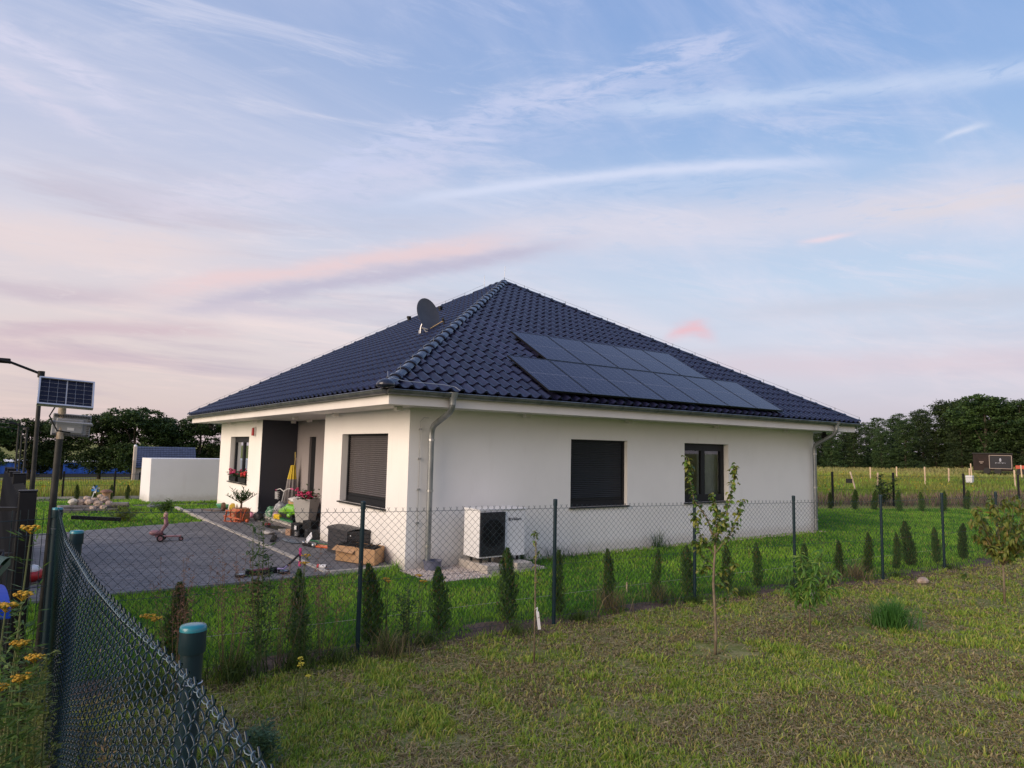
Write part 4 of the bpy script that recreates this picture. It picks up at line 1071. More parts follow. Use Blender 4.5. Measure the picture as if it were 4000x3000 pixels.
# wheelie bins at the left edge
def bin_(x, y, h, lid, label, rz):
    t = thing('wheelie_bin', label, 'waste bin', (0, 0, 0), 'waste bins at the left edge')
    bl = M['black']
    MB().box((0, 0, h*.46), (.46, .52, h*.86), taper=1.15).build('body', bl, t, bevel=.02)
    L_ = MB(); P = []; K = 8
    for k in range(K+1):
        a = k/K; z_ = h*.93+.03*math.sin(PI*a)*1.0
        P += [(-.29, -.33+.68*a, z_), (-.20, -.33+.68*a, z_+.025), (-.17, -.33+.68*a, z_+.005), (.17, -.33+.68*a, z_+.005), (.20, -.33+.68*a, z_+.025), (.29, -.33+.68*a, z_)]
    L_.add(P, [(6*k+i, 6*k+i+1, 6*k+7+i, 6*k+6+i) for k in range(K) for i in range(5)])
    L_.add([(-.29, -.335, h*.895), (.29, -.335, h*.895), (.29, -.33, h*.93), (-.29, -.33, h*.93), (-.29, .35, h*.895), (.29, .35, h*.895), (.29, .35, h*.93), (-.29, .35, h*.93)], [(0, 1, 2, 3), (4, 7, 6, 5), (0, 3, 7, 4), (1, 5, 6, 2)])
    L_.build('lid', lid, t)
    MB().tube([(-.24, .36, h*.93), (-.24, .42, h*.95), (.24, .42, h*.95), (.24, .36, h*.93)], .016, 8).build('handle', bl, t)
    for s_ in (-1, 1):
        MB().cyl((s_*.20, .30, .10), (s_*.26, .30, .10), .10, n=18).build('wheel', bl, t, auto=50)
    place(t, (x, y, 0), rz)
bin_(-5.63, -6.02, 1.33, pbr('blue_lid', (.004, .05, .42), (.006, .06, .46), 3, .5, spec=.2), 'waste bin with a bright blue lid among the yellow flowers', R(4))
bin_(-5.66, -5.12, 1.36, pbr('green_lid', (.02, .09, .045), (.03, .11, .05), 3, .4), 'waste bin with a dark green lid behind the blue one', R(-6))

# ------------------------------------------------------------------ garden wall, back fence, neighbours
t = MB().add([(-1.66, 15.78, -.05), (8.0, 15.55, -.05), (8.0, 16.8, -.05), (-1.80, 16.95, -.05), (-1.68, 15.78, 1.50), (8.0, 15.55, 1.50), (8.0, 16.8, 1.50), (-1.80, 16.95, 1.50)], [(0, 3, 2, 1), (4, 5, 6, 7), (0, 1, 5, 4), (1, 2, 6, 5), (2, 3, 7, 6), (3, 0, 4, 7)]).build('garden_wall', M['garden_plaster'], bevel=.01)
tag(t, 'long low rendered white block wall beyond the driveway left of the house', 'wall')
def wire_fence(pts, h, label, posth, name='wire_fence', pitch=.05, rails=(0.05, .5, .95), strip=True, pr=.03):
    t = thing(name, label, 'fence', (pts[0][0], pts[0][1], 0))
    vs_ = []
    for (a, b) in zip(pts[:-1], pts[1:]):
        L = math.hypot(b[0]-a[0], b[1]-a[1]); n = int(L/pitch)
        for i in range(n):
            f = i/n; x, y = a[0]+(b[0]-a[0])*f, a[1]+(b[1]-a[1])*f; z = float(gz(x, y)); vs_.append([(x, y, z+.05), (x, y, z+h)])
    V, F_ = tubes_np(np.array(vs_), .0042, 3, np.array([1.0, 0, 0])); o = npmesh('wires', V, F_, M['fence_green'], t); o['kind'] = 'stuff'
    for f in rails:
        MB().tube([(x, y, float(gz(x, y))+.05+(h-.05)*f) for x, y in pts], .004, 4).build('rail_wire', M['fence_green'], t)
    for (x, y) in pts: MB().box((x, y, float(gz(x, y))+posth/2), (pr*2, pr*2, posth)).build('post', M['gate_black'], t)
    if strip:
        for (a, b) in zip(pts[:-1], pts[1:]): MB().beam((a[0], a[1]-.02, float(gz(*a))+.05), (b[0], b[1]-.02, float(gz(*b))+.05), .05, .10).build('base_board', M['kerb'], t)
    return t
wire_fence([(-9.0, 18.6), (-6.5, 18.4), (-4.03, 18.17), (-2.50, 17.9), (-.2, 17.75), (2.2, 17.6)], .92, 'low dark wire panel fence behind the stone pile at the back left', .98)
dirv = (-.934, .357)
fp = [(22.13-dirv[0]*-0, 4.98)]
RF = [(12.2, 9.0), (14.7, 8.05), (17.2, 7.05), (19.6, 6.1), (22.13, 4.98), (24.91, 3.85), (27.92, 2.33), (30.6, 1.2), (33.5, 0.0), (36.5, -1.2)]
wire_fence(RF, 1.32, 'dark wire panel fence between the lawn and the yellow meadow on the right', 1.42, strip=False, pr=.035)

def hip_or_gable(name, label, o_, ux, L, Wd, hw, hr, wallm, roofm, chimney=True):
    """gabled neighbour house; o_ corner, ux direction along the ridge"""
    t = thing(name, label, 'house', o_); o_ = Vector(o_); u = Vector((ux[0], ux[1], 0)).normalized(); v = Vector((-u.y, u.x, 0))
    P = [o_, o_+u*L, o_+u*L+v*Wd, o_+v*Wd]; T = [p+Vector((0, 0, hw)) for p in P]; r1, r2 = o_+v*Wd/2+Vector((0, 0, hr)), o_+u*L+v*Wd/2+Vector((0, 0, hr))
    MB().add(P+T+[r1, r2], [(0, 1, 5, 4), (1, 2, 6, 9, 5), (2, 3, 7, 6), (3, 0, 4, 8, 7)]).build('wall', wallm, t)
    return t, u, v, r1, r2
nb, u, v, r1, r2 = hip_or_gable('neighbour_house', 'distant white gabled house with dark blue tiled roof behind the garden wall', (4.35, 68.9, -2.55), (1, -.13), 5.6, 6.0, 2.15, 4.05, plaster('far_plaster', (.66, .60, .56)), M['tile'])
o_ = worg(nb)
nrows, ncols = 11, 22; tl = MB(); e0 = o_-u*.1-v*.35+Vector((0, 0, 2.0)); e1 = r1-u*.1+Vector((0, 0, .08)); Lr = 5.75
rm = pbr('far_roof', (.040, .052, .095), (.055, .068, .12), 4, .5, rand=.15); ts = None
rp = thing('x', 'x', 'x'); bpy.data.objects.remove(rp)
roof = MB().add([e0-Vector((0, 0, .03)), e0+u*Lr-Vector((0, 0, .03)), e1+u*Lr-Vector((0, 0, .03)), e1-Vector((0, 0, .03)), e1+u*Lr+v*3.35-Vector((0, 0, 2.1)), e1+v*3.35-Vector((0, 0, 2.1))], [(0, 1, 2, 3), (3, 2, 4, 5)]).build('roof', M['deck'], nb)
for r_ in range(nrows):
    for c in range(ncols):
        a = e0+(e1-e0)*(r_/nrows)+u*(Lr*c/ncols); b = a+u*(Lr/ncols-.015); d = (e1-e0)/nrows*1.04; up_ = Vector((0, -.02, .06))
        q = MB().add([a+up_, b+up_, b+d+up_*.3, a+d+up_*.3, a-Vector((0, 0, .02)), b-Vector((0, 0, .02))], [(0, 1, 2, 3), (4, 5, 1, 0)])
        q.build('roof_tile', rm, roof)
MB().box(o_-u*.12-v*.1+Vector((0, 0, 2.0)), (.26, .55, 4.3)).build('gable_pier', plaster('pier_plaster', (.62, .54, .48)), nb)
MB().sph(o_-u*.12-v*.1+Vector((0, 0, 4.2)), .16, 10, 6).build('chimney_cowl', M['white_metal'], nb, smooth=True)
MB().box(o_+u*.45-v*.05+Vector((0, 0, 1.0)), (.12, .06, 1.1)).build('window', M['anthracite'], nb)

bw = thing('warehouse', 'long low bright blue warehouse far behind the dark trees on the left', 'warehouse', (0, 150, -5.3))
blue = pbr('blue_cladding', (.012, .085, .42), (.016, .095, .46), .3, .45)
MB().bb((-34, 159, -5.5), (30, 175, -2.4)).build('wall', blue, bw)
for i in range(64):
    MB().bb((-34+i*1.0, 158.9, -4.7), (-34+i*1.0+.5, 159.002, -2.45)).build('cladding_panel', blue, bw)
MB().bb((-34.5, 158.6, -2.4), (30.5, 175.5, -2.25)).build('roof', M['white_metal'], bw)
MB().bb((-34, 158.7, -5.6), (30, 158.95, -4.75)).build('plinth', pbr('dark_plinth', (.05, .045, .05)), bw)
t = MB().bb((-30, 118, -4.6), (24, 118.3, -3.85)).build('roadside_barrier', pbr('barrier_grey', (.32, .31, .32), (.4, .39, .4), .4, .8)); tag(t, 'pale grey low barrier along the road in front of the blue warehouse', 'barrier')

# far right: stakes, trailer, tractor, bucket
M['raw_wood'] = pbr('fresh_wood', (.52, .38, .26), (.62, .48, .34), 6, .8, stretch=(1, 1, .2), rand=.1)
ST = [((3400), 48.25, 16.56, 1.05, 'first pale wooden stake right of the house corner'), (0, 39.5, 11.7, .95, 'pale wooden stake, second right of the house, slightly shorter'), (0, 54.46, 17.5, 1.0, 'small pale stake, third right of the house in the meadow'),
      (0, 46.1, 11.7, 1.25, 'tall pale stake in the middle of the meadow'), (0, 48.5, 11.15, 1.15, 'pale stake halfway between the tall one and the trailer'), (0, 50.8, 10.7, 1.15, 'pale stake just left of the trailer above the white tub'),
      (0, 62.1, 14.8, 1.3, 'pale stake close behind the left end of the trailer'), (0, 46.95, 6.66, 1.2, 'pale stake in front of the right end of the trailer'), (0, 66.1, 12.4, 1.2, 'pale stake above the orange tractor at the right edge')]
for (_, x, y, h, lab) in ST:
    z = float(gz(x, y)); hh = h
    o = MB().box((x, y, z+hh/2-.1), (.085, .085, hh+.2)).build('wooden_stake', M['raw_wood']); tag(o, lab, 'wooden stake', 'wooden stakes in the meadow')
    o.rotation_euler = (random.gauss(0, .02), random.gauss(0, .02), .3)
t = thing('leaning_stake', 'leaning pale stake with a black rag left of the meadow centre', 'wooden stake', (34, 10.4, 0))
z = float(gz(34, 10.4))
MB().beam((34, 10.2, z-.1), (34.1, 10.6, z+1.15), .06).build('stick', M['raw_wood'], t)
MB().box((34.0, 10.62, z+.62), (.04, .34, .24), rz=.2).build('rag', M['black'], t)
def fromcam(p, s): return Vector(((p[0]-CAM.x)*s+CAM.x, (p[1]-CAM.y)*s+CAM.y, (p[2]-CAM.z)*s+CAM.z))
tr = thing('trailer', 'brown food trailer with framed serving hatch parked in the meadow at right', 'trailer', (68, 16, 0))
S_ = 1.22
c0, c1_, c2_ = fromcam((58.41, 13.24, 1.0), S_), fromcam((58.78, 12.22, 1.0), S_), fromcam((59.27, 10.76, 1.0), S_)
zt0, zt1 = .98, 3.05
bk = Vector((2.3, .9, 0))
brown = pbr('brown_trailer', (.014, .008, .007), (.026, .015, .013), 1.5, .6, spec=.2)
def pr(a, b, z0, z1, back, mat, name, par):
    P = [Vector((a.x, a.y, z0)), Vector((b.x, b.y, z0)), Vector((b.x, b.y, z0))+back, Vector((a.x, a.y, z0))+back]
    Q = [p+Vector((0, 0, z1-z0)) for p in P]
    return MB().add(P+Q, [(0, 3, 2, 1), (4, 5, 6, 7), (0, 1, 5, 4), (1, 2, 6, 5), (2, 3, 7, 6), (3, 0, 4, 7)]).build(name, mat, par)
pr(c0, c2_, .98, 2.66, bk, brown, 'body', tr)
pr(c0+Vector((-.1, .05, 0)), c2_+Vector((-.1, -.05, 0)), 2.62, 2.74, bk*1.08, M['black'], 'roof', tr)
fr = Vector((-.06, -.02, 0)); ha, hb = c1_+fr, c2_+(c1_-c2_)*.05+fr
pr(ha, hb, 1.25, 2.48, Vector((.05, .02, 0)), pbr('hatch', (.014, .015, .022), None, rough=.45, spec=.25), 'hatch', tr)
fm = pbr('hatch_frame', (.35, .28, .24)); f3 = fr*1.6
for (p, q) in (((ha, 1.22), (hb, 1.22)), ((ha, 2.5), (hb, 2.5)), ((ha, 1.22), (ha, 2.5)), ((hb, 1.22), (hb, 2.5))):
    MB().beam(Vector((p[0].x, p[0].y, p[1]))+fr, Vector((q[0].x, q[0].y, q[1]))+fr, .05).build('hatch_frame', fm, tr)
mid = (ha+hb)/2+fr; gl = pbr('emblem_grey', (.35, .36, .42))
MB().sph((mid.x-.03, mid.y, 2.05), .16, 12, 8, (.2, .62, 1.2)).build('emblem', gl, tr, smooth=True)
dv = (hb-ha).normalized()
for i in range(9): 
    p = mid+dv*(-.38+i*.095); MB().box((p.x-.03, p.y, 1.76+.02*(i % 2)), (.02, .055, .05+.05*(i % 3 == 0))).build('lettering', gl, tr)
p = c0+(c1_-c0)*.5+fr; MB().box((p.x, p.y, 1.85), (.02, .42, .12)).box((p.x, p.y, 1.72), (.02, .2, .12)).build('lettering', pbr('faded_print', (.16, .12, .10)), tr)
MB().beam(c0+Vector((0, 0, -.15)), c0+Vector((-.3, .9, -.2)), .12).build('drawbar', M['black'], tr)
for s_ in (.35, .62): 
    p = c0+(c2_-c0)*s_; MB().cyl((p.x-.08, p.y, .98), (p.x+.12, p.y+.05, .98), .30, n=18).build('wheel', M['black'], tr, auto=50)
MB().beam(c0+Vector((-.02, -.1, -.25)), c2_+Vector((-.02, .1, -.25)), .10, .12).build('chassis', M['black'], tr)
tt = thing('tractor', 'orange machine just entering the picture right of the trailer', 'tractor', (70, 14, 1))
q0 = fromcam((59.3, 10.60, 1.55), S_); q1 = fromcam((59.7, 9.3, 1.55), S_)
og = pbr('orange_paint', (.50, .06, .02), (.42, .05, .02), 2, .4)
pr(q0, q1, q0.z-.2, q0.z+.12, Vector((.8, .3, 0)), og, 'bonnet', tt)
pr(q0+(q1-q0)*.55, q1, q0.z+.12, q0.z+.5, Vector((.8, .3, 0)), og, 'cowl', tt)
for s_ in (.25, .8): 
    p = q0+(q1-q0)*s_; MB().cyl((p.x-.15, p.y, .95), (p.x+.1, p.y+.05, .95), .32, n=18).build('wheel', M['black'], tt, auto=50)
z = float(gz(48.95, 10.0)); o = MB().box((48.95, 10.0, z+.42), (.3, .40, .5), taper=1.1).build('white_tub', M['white_metal'], bevel=.03); tag(o, 'white plastic tub standing at the foot of a stake left of the trailer', 'tub')
# ------------------------------------------------------------------ things round the porch
def one(mb, name, mat, label, cat, group=None, **k):
    return tag(mb.build(name, mat, **k), label, cat, group)
def C(name, c, c2=None, r=.6, **k): return pbr(name, c, c2, k.pop('scale', 6), r, **k)
GP_ = .05   # walkway surface
# storage box
t = thing('storage_box', 'black plastic wood-look garden storage box against the wall under the shuttered window', 'storage box', (-.23, 1.87, GP_))
wd = pbr('wood_look_plastic', (.030, .028, .030), (.052, .049, .052), 7, .5, .3, 30, stretch=(1, .15, 4))
MB().bb((-.435, 1.40, GP_), (-.02, 2.35, .52)).build('body', M['black'], t)
for i in range(7):
    z0_ = GP_+.006+i*.064; 
    MB().bb((-.452, 1.405, z0_), (-.436, 2.345, z0_+.060)).build('plank', wd, t, bevel=.004)
    MB().bb((-.43, 1.386, z0_), (-.02, 1.399, z0_+.060)).build('plank', wd, t, bevel=.004)
ld = MB(); K = 6; P = []
for k in range(K+1):
    x = -.465+.455*k/K; z_ = .515+.035*math.sin(PI*k/K); P += [(x, 1.375, z_), (x, 2.375, z_)]
ld.add(P, [(2*k, 2*k+2, 2*k+3, 2*k+1) for k in range(K)]); ld.add([(-.465, 1.375, .475), (-.465, 2.375, .475), (-.465, 2.375, .515), (-.465, 1.375, .515), (-.01, 1.375, .475), (-.01, 1.375, .515)], [(0, 3, 2, 1), (0, 4, 5, 3)])
ld.build('lid', wd, t)
MB().sph((-.40, 1.372, .44), .012, 8, 6).build('lock', M['white_metal'], t, smooth=True)
# open carton with black racks in it
ca = thing('cardboard_box', 'long open cardboard box holding black metal frames beside the storage box', 'cardboard box', (-.4, .65, GP_))
F_, Rr, Ll = Vector((-.38, .36, 0)), Vector((-.03, .74, 0)), Vector((-.72, 1.22, 0))
Bk = Rr+Ll-F_
cb = pbr('cardboard', (.40, .24, .12), (.46, .28, .15), 3, .85)
for i, (a, b) in enumerate(((F_, Rr), (Ll, F_), (Bk, Ll), (Rr, Bk))):
    MB().beam(Vector((a.x, a.y, GP_+.14)), Vector((b.x, b.y, GP_+.14)), .008, .26, ref=(0, 0, 1)).build('side_panel', cb, ca)
MB().add([(p.x, p.y, GP_+.01) for p in (F_, Rr, Bk, Ll)], [(0, 1, 2, 3)]).build('bottom_panel', cb, ca)
a, b = Ll, F_
MB().add([(Ll.x, Ll.y, GP_+.27), ((Ll.x+F_.x)/2+.04, (Ll.y+F_.y)/2+.01, GP_+.27), ((Ll.x+F_.x)/2-.06, (Ll.y+F_.y)/2-.02, GP_+.17), (Ll.x-.10, Ll.y-.03, GP_+.20)], [(0, 1, 2, 3)]).build('flap', cb, ca)
mr_ = thing('metal_rack', 'tangle of black metal frames lying in the open cardboard box', 'metal rack', (-.4, .65, .3))
for i in range(14):
    f = i/13; p = F_.lerp(Rr, .1+.8*f); q = Ll.lerp(Bk, .1+.8*f)
    MB().tube([(p.x, p.y, GP_+.24+.02*random.random()), ((p.x+q.x)/2, (p.y+q.y)/2, GP_+.25+.05*random.random()), (q.x, q.y, GP_+.26+.03*random.random())], .008, 5).build('rod', M['black'], mr_)
for i in range(5):
    f = .1+.2*i; p = F_.lerp(Ll, f); q = Rr.lerp(Bk, f)
    MB().tube([(p.x, p.y, GP_+.27), (q.x, q.y, GP_+.28+.03*random.random())], .010, 5).build('rod', M['black'], mr_)
# grey bucket under the downpipe
one(MB().lathe([(.001, .005), (.13, .005), (.155, .16), (.165, .165), (.165, .175), (.148, .172), (.125, .02), (.001, .02)], (.40, -.22, 0), 22).tube([(.27, -.28, .17), (.22, -.36, .20), (.30, -.42, .18)], .006, 5), 'bucket', C('blue_grey_plastic', (.13, .14, .20)), 'blue grey plastic bowl at the foot of the left downpipe', 'bucket', smooth=False, auto=40)
# gravel by the wall is laid later

# flower pots
def leaves(mb, c, n, spread, lw, ll, up=.3, tint=None):
    for _ in range(n):
        a = random.uniform(0, 2*PI); e = random.uniform(-.2, 1.2); d = Vector((math.cos(a)*math.cos(e), math.sin(a)*math.cos(e), math.sin(e)*up+random.uniform(-.1, .3))).normalized()
        p = Vector(c)+Vector((random.gauss(0, spread[0]), random.gauss(0, spread[1]), random.gauss(0, spread[2])))
        s_ = d.cross(Vector((0, 0, 1))).normalized(); l = ll*random.uniform(.6, 1.2); w_ = lw*random.uniform(.7, 1.2)
        q = p+d*l*.5; dr = Vector((0, 0, -.25*l))
        mb.add([p, q+s_*w_*.5, q-s_*w_*.5, p+d*l+dr], [(0, 1, 3, 2)])
GL = leafmat('dark_green_leaf', (.025, .06, .016), c2=(.05, .11, .025))
PK = C('magenta_petal', (.55, .02, .10), (.62, .05, .18), .5)
t = thing('flower_planter', 'tall tapered light grey planter full of pink flowers on the porch step', 'planter', (.42, 6.05, .17))
z0_ = .172
pl = MB(); a, b, H = .13, .19, .60
pl.add([(-a, -a, 0), (a, -a, 0), (a, a, 0), (-a, a, 0), (-b, -b, H), (b, -b, H), (b, b, H), (-b, b, H), (-b+.02, -b+.02, H), (b-.02, -b+.02, H), (b-.02, b-.02, H), (-b+.02, b-.02, H), (-b+.03, -b+.03, H-.05), (b-.03, -b+.03, H-.05), (b-.03, b-.03, H-.05), (-b+.03, b-.03, H-.05)],
       [(0, 1, 5, 4), (1, 2, 6, 5), (2, 3, 7, 6), (3, 0, 4, 7), (4, 5, 9, 8), (5, 6, 10, 9), (6, 7, 11, 10), (7, 4, 8, 11), (8, 9, 13, 12), (9, 10, 14, 13), (10, 11, 15, 14), (11, 8, 12, 15), (12, 13, 14, 15)])
RZ = Matrix.Rotation(R(40), 3, 'Z'); pl.v = [tuple(RZ @ (Vector(v)*1.22)+Vector((.36, 5.95, z0_))) for v in pl.v]
pl.v = [(x, y, z0_+(z-z0_)/1.22) for x, y, z in pl.v]
pl.build('pot', M['grey_plastic'], t, bevel=.006)
mb = MB(); leaves(mb, (.36, 5.95, z0_+.66), 260, (.12, .14, .06), .05, .10); mb.build('foliage', GL, t)
for i in range(15):
    x, y, z_ = .36+random.gauss(-.05, .11), 5.95+random.gauss(0, .15), z0_+.70+random.gauss(0, .05)
    mb = MB()
    for k in range(9): mb.sph((x+random.gauss(0, .025), y+random.gauss(0, .025), z_+random.gauss(0, .02)), .022, 6, 4, (1, 1, .6))
    mb.build('flower', PK, t, smooth=True)
# window boxes with geraniums
for i, (y, col, lab) in enumerate(((11.55, PK, 'dark window box with pink geraniums, left on the far window sill'), (10.45, C('red_petal', (.62, .012, .03), (.68, .04, .05), .5), 'dark window box with red geraniums, right on the far window sill'))):
    t = thing('window_box', lab, 'flower box', (.03, y, .92), 'geranium boxes on the far window sill')
    MB().box((.045, y, .995), (.16, .75, .15), taper=1.08).build('box', M['black'], t, bevel=.01)
    mb = MB(); leaves(mb, (.03, y, 1.12), 330, (.05, .26, .05), .05, .07); mb.build('foliage', GL, t)
    for k in range(12):
        mb = MB(); c = (.0+random.gauss(0, .04), y+random.uniform(-.3, .3), 1.19+random.gauss(0, .03))
        for q in range(7): mb.sph((c[0]+random.gauss(0, .022), c[1]+random.gauss(0, .022), c[2]+random.gauss(0, .012)), .02, 6, 4)
        mb.build('flower', col, t, smooth=True)
# potted oleander on a wooden crate with an orange folding seat
t = thing('potted_oleander', 'bushy oleander in a square wooden planter box before the white wall', 'potted plant', (-.5, 8.45, .05))
wdn = pbr('orange_wood', (.30, .13, .06), (.38, .18, .09), 8, .7, stretch=(1, 1, 6))
MB().box((-.5, 8.5, .21), (.36, .42, .32)).build('box', wdn, t, bevel=.01)
for z_ in (.10, .20, .30): MB().box((-.5, 8.5, z_), (.375, .435, .075)).build('board', wdn, t, bevel=.006)
MB().tube([(-.5, 8.5, .34), (-.49, 8.5, .50), (-.52, 8.48, .62)], [.03, .022, .014], 8).build('stem', C('bark', (.12, .08, .05)), t, smooth=True)
mb = MB()
for i in range(26):
    a = random.uniform(0, 2*PI); e = random.uniform(.5, 1.4); q = Vector((-.5, 8.5, .48)); d = Vector((math.cos(a)*math.cos(e), math.sin(a)*math.cos(e), math.sin(e)))
    tip = q+d*random.uniform(.28, .5); mb.tube([q, q+d*.15, tip], .005, 4)
    for k in range(13):
        f = .25+.75*k/12; p = q.lerp(tip, f); a2 = random.uniform(0, 2*PI); dd = (d*.7+Vector((math.cos(a2), math.sin(a2), .2))).normalized(); s_ = dd.cross(Vector((0, 0, 1))).normalized()*.013
        mb.add([p, p+dd*.06+s_, p+dd*.06-s_, p+dd*.13], [(0, 1, 3, 2)])
mb.build('foliage', GL, t)
t = thing('folding_seat', 'small orange wooden folding chair leaning before the oleander box', 'chair', (-.75, 8.1, .05))
ow = C('orange_paint_wood', (.46, .09, .03), (.5, .11, .04), .5)
def bar_(p, q, w_=.03): return MB().beam(p, q, w_, w_).build('bar', ow, t)
for (p, q) in (((-.92, 8.35, .06), (-.92, 8.2, .33)), ((-.60, 8.05, .06), (-.64, 7.95, .36)), ((-.92, 8.42, .06), (-.60, 8.02, .06)), ((-.92, 8.3, .33), (-.62, 7.9, .38)), ((-.95, 8.35, .20), (-.62, 7.95, .13)), ((-.80, 8.2, .06), (-.84, 8.2, .34)), ((-.72, 8.1, .06), (-.72, 8.1, .30)), ((-.9, 8.5, .12), (-.6, 8.2, .34)), ((-.55, 8.15, .05), (-.50, 8.0, .37)), ((-.72, 7.95, .08), (-.50, 8.1, .08))):
    bar_(p, q)
# folded parasol
t = thing('folded_parasol', 'folded yellow and grey striped parasol standing in the porch corner', 'parasol', (.75, 8.3, .17))
def para(z0_, z1_, r0, r1, mat, name):
    m_ = MB(); n = 20; P = []
    for j in range(7):
        f = j/6; z_ = z0_+(z1_-z0_)*f; r_ = r0+(r1-r0)*f
        for k in range(n): rr = r_*(1 if k % 2 else .72)+.004; P.append((.74+math.cos(2*PI*k/n)*rr+.06*(z_-.2)*.4, 8.40+math.sin(2*PI*k/n)*rr-.04*(z_), z_))
    m_.add(P, [(j*n+k, j*n+(k+1) % n, (j+1)*n+(k+1) % n, (j+1)*n+k) for j in range(6) for k in range(n)]); m_.build(name, mat, t, smooth=False)
MB().cyl((.75, 8.42, .17), (.83, 8.33, 1.70), .018, n=8).build('pole', C('pole_wood', (.40, .30, .20)), t)
para(.30, 1.12, .19, .12, C('grey_cloth', (.20, .18, .18), (.26, .24, .24), .9), 'lower_cloth'); para(1.12, 1.50, .12, .055, C('yellow_cloth', (.55, .40, .03), (.60, .45, .05), .8), 'upper_cloth')
for k in range(3): MB().tube([(.80+.015*k, 8.34+.02*k-.02, 1.50), (.82-.01*k, 8.33, 1.86)], .007, 5).build('rib', C('yellow_rib', (.5, .38, .12)), t)
# cardboard and white blanket pile behind planter
blob = lambda c, r, sc, jit=.12: MB().sph(c, r, 12, 9, sc, jit)
t = thing('moving_carton', 'brown carton on the porch half covered by a white sheet', 'carton', (.55, 7.1, .17))
MB().box((.60, 7.05, .40), (.40, .55, .46), rz=.2).build('carton', cb, t)
t = blob((.58, 6.95, .66), .30, (1.0, 1.6, .28), .10); one(t, 'white_sheet', C('white_cloth', (.62, .60, .60), (.52, .5, .5), .9), 'crumpled white sheet thrown over the carton on the porch', 'sheet', smooth=True)
t = blob((.45, 6.62, .50), .22, (.7, 1.0, 1.0), .15); one(t, 'white_bag', C('white_bag_cloth', (.58, .56, .57), (.5, .48, .48), .8), 'white bag beside the carton behind the tall planter', 'bag', smooth=True)
# lime green inflatable crocodile
t = thing('pool_float', 'lime green inflatable animal float lying on the heap on the porch', 'pool float', (.30, 6.9, .3))
lime = C('lime_vinyl', (.16, .42, .02), (.20, .48, .03), .25, coat=.4)
MB().tube([(.28, 7.75, .28), (.26, 7.45, .34), (.26, 7.1, .40), (.27, 6.7, .46), (.3, 6.35, .44), (.34, 6.15, .36)], [.05, .09, .12, .13, .11, .06], 14).build('body', lime, t, smooth=True)
for (x, y, z_) in ((.2, 7.3, .28), (.18, 6.6, .32), (.28, 6.45, .56), (.24, 6.9, .52)): MB().sph((x, y, z_), .075, 10, 7, (1, 1.3, .8)).build('limb', lime, t, smooth=True)
one(blob((.12, 7.95, .27), .17, (.8, 1.1, .9), .2), 'green_bag', C('green_bag', (.03, .20, .07), (.45, .5, .46), .4, scale=8), 'green and white shopping bag left of the float on the porch', 'bag', smooth=True)
one(blob((.30, 7.72, .42), .17, (.9, 1.0, .9), .22), 'grey_bag', C('grey_bag', (.16, .17, .20), (.55, .55, .56), .5, scale=9), 'grey patterned bag between the green bag and the blue bag', 'bag', smooth=True)
one(blob((.45, 7.40, .46), .14, (.9, 1.1, .8), .15), 'blue_bag', C('blue_bag', (.02, .12, .42), (.05, .2, .5), .35), 'blue plastic bag at the back of the porch heap', 'bag', smooth=True)
one(blob((.13, 7.52, .25), .10, (.9, 1.2, .9), .2), 'pink_cloth', C('pale_pink_cloth', (.50, .34, .38)), 'pale pink cloth bundle under the float', 'cloth', smooth=True)
one(MB().box((.12, 7.25, .235), (.16, .30, .12), rz=.2), 'yellow_bucket', C('yellow_plastic', (.60, .42, .02), None, .35), 'yellow plastic box under the float', 'plastic box', bevel=.02)
one(MB().box((.35, 6.85, .255), (.40, .85, .16), rz=.05), 'black_crate', M['black'], 'low black crate carrying the lime float', 'crate', bevel=.01)
t = thing('garden_rake_head', 'green plastic rake head with tines on the porch edge', 'rake', (.16, 6.75, .18))
gpl = C('green_plastic', (.03, .17, .06), None, .4)
MB().beam((.10, 7.05, .20), (.14, 6.25, .20), .03, .05).build('bar', gpl, t)
for i in range(14): MB().beam((.10+.003*i, 7.02-i*.057, .20), (.05+.003*i, 7.0-i*.057, .25), .010).build('tine', gpl, t)
# child's bicycle behind the heap
t = thing('child_bicycle', 'white child bicycle with pink grips and white basket against the dark porch wall', 'bicycle', (.5, 8.2, .17))
wp = C('white_paint', (.62, .62, .62), None, .3); pk = C('pink_grip', (.50, .10, .22), None, .5)
MB().tube([(.45, 8.75, .80), (.50, 8.5, .86), (.52, 8.25, .80), (.54, 8.0, .88), (.55, 7.70, .90)], .013, 8).build('handlebar', wp, t)
for (p, q) in (((.44, 8.85, .78), (.46, 8.68, .82)), ((.55, 7.75, .90), (.56, 7.55, .89))): MB().cyl(p, q, .020, n=10).build('grip', pk, t)
MB().tube([(.53, 8.2, .84), (.50, 8.28, .55), (.48, 8.35, .30)], .016, 8).build('head_tube', wp, t)
for s_ in (-.05, .05): MB().tube([(.50+s_, 8.3, .50), (.46+s_, 8.42, .31)], .012, 8).build('fork_leg', wp, t)
w_ = MB().lathe([(.105, -.02), (.13, -.02), (.13, .02), (.105, .02), (.105, -.02)], (.46, 8.42, .31), 24, 'x').build('wheel', M['black'], t, smooth=False)
w_ = MB().lathe([(.105, -.02), (.13, -.02), (.13, .02), (.105, .02), (.105, -.02)], (.62, 7.75, .31), 24, 'x').build('wheel', M['black'], t, smooth=False)
MB().tube([(.50, 8.28, .5), (.58, 7.95, .42), (.62, 7.75, .31)], .016, 8).build('frame', wp, t)
MB().sph((.62, 7.85, .62), .09, 10, 6, (.7, 1.2, .35)).build('saddle', pk, t, smooth=True)
for i in range(5): MB().tube([(.38, 8.22+.0, .60+i*.045), (.36, 8.45, .60+i*.045), (.50, 8.50, .60+i*.045)], .007, 5).build('basket_wire', wp, t)
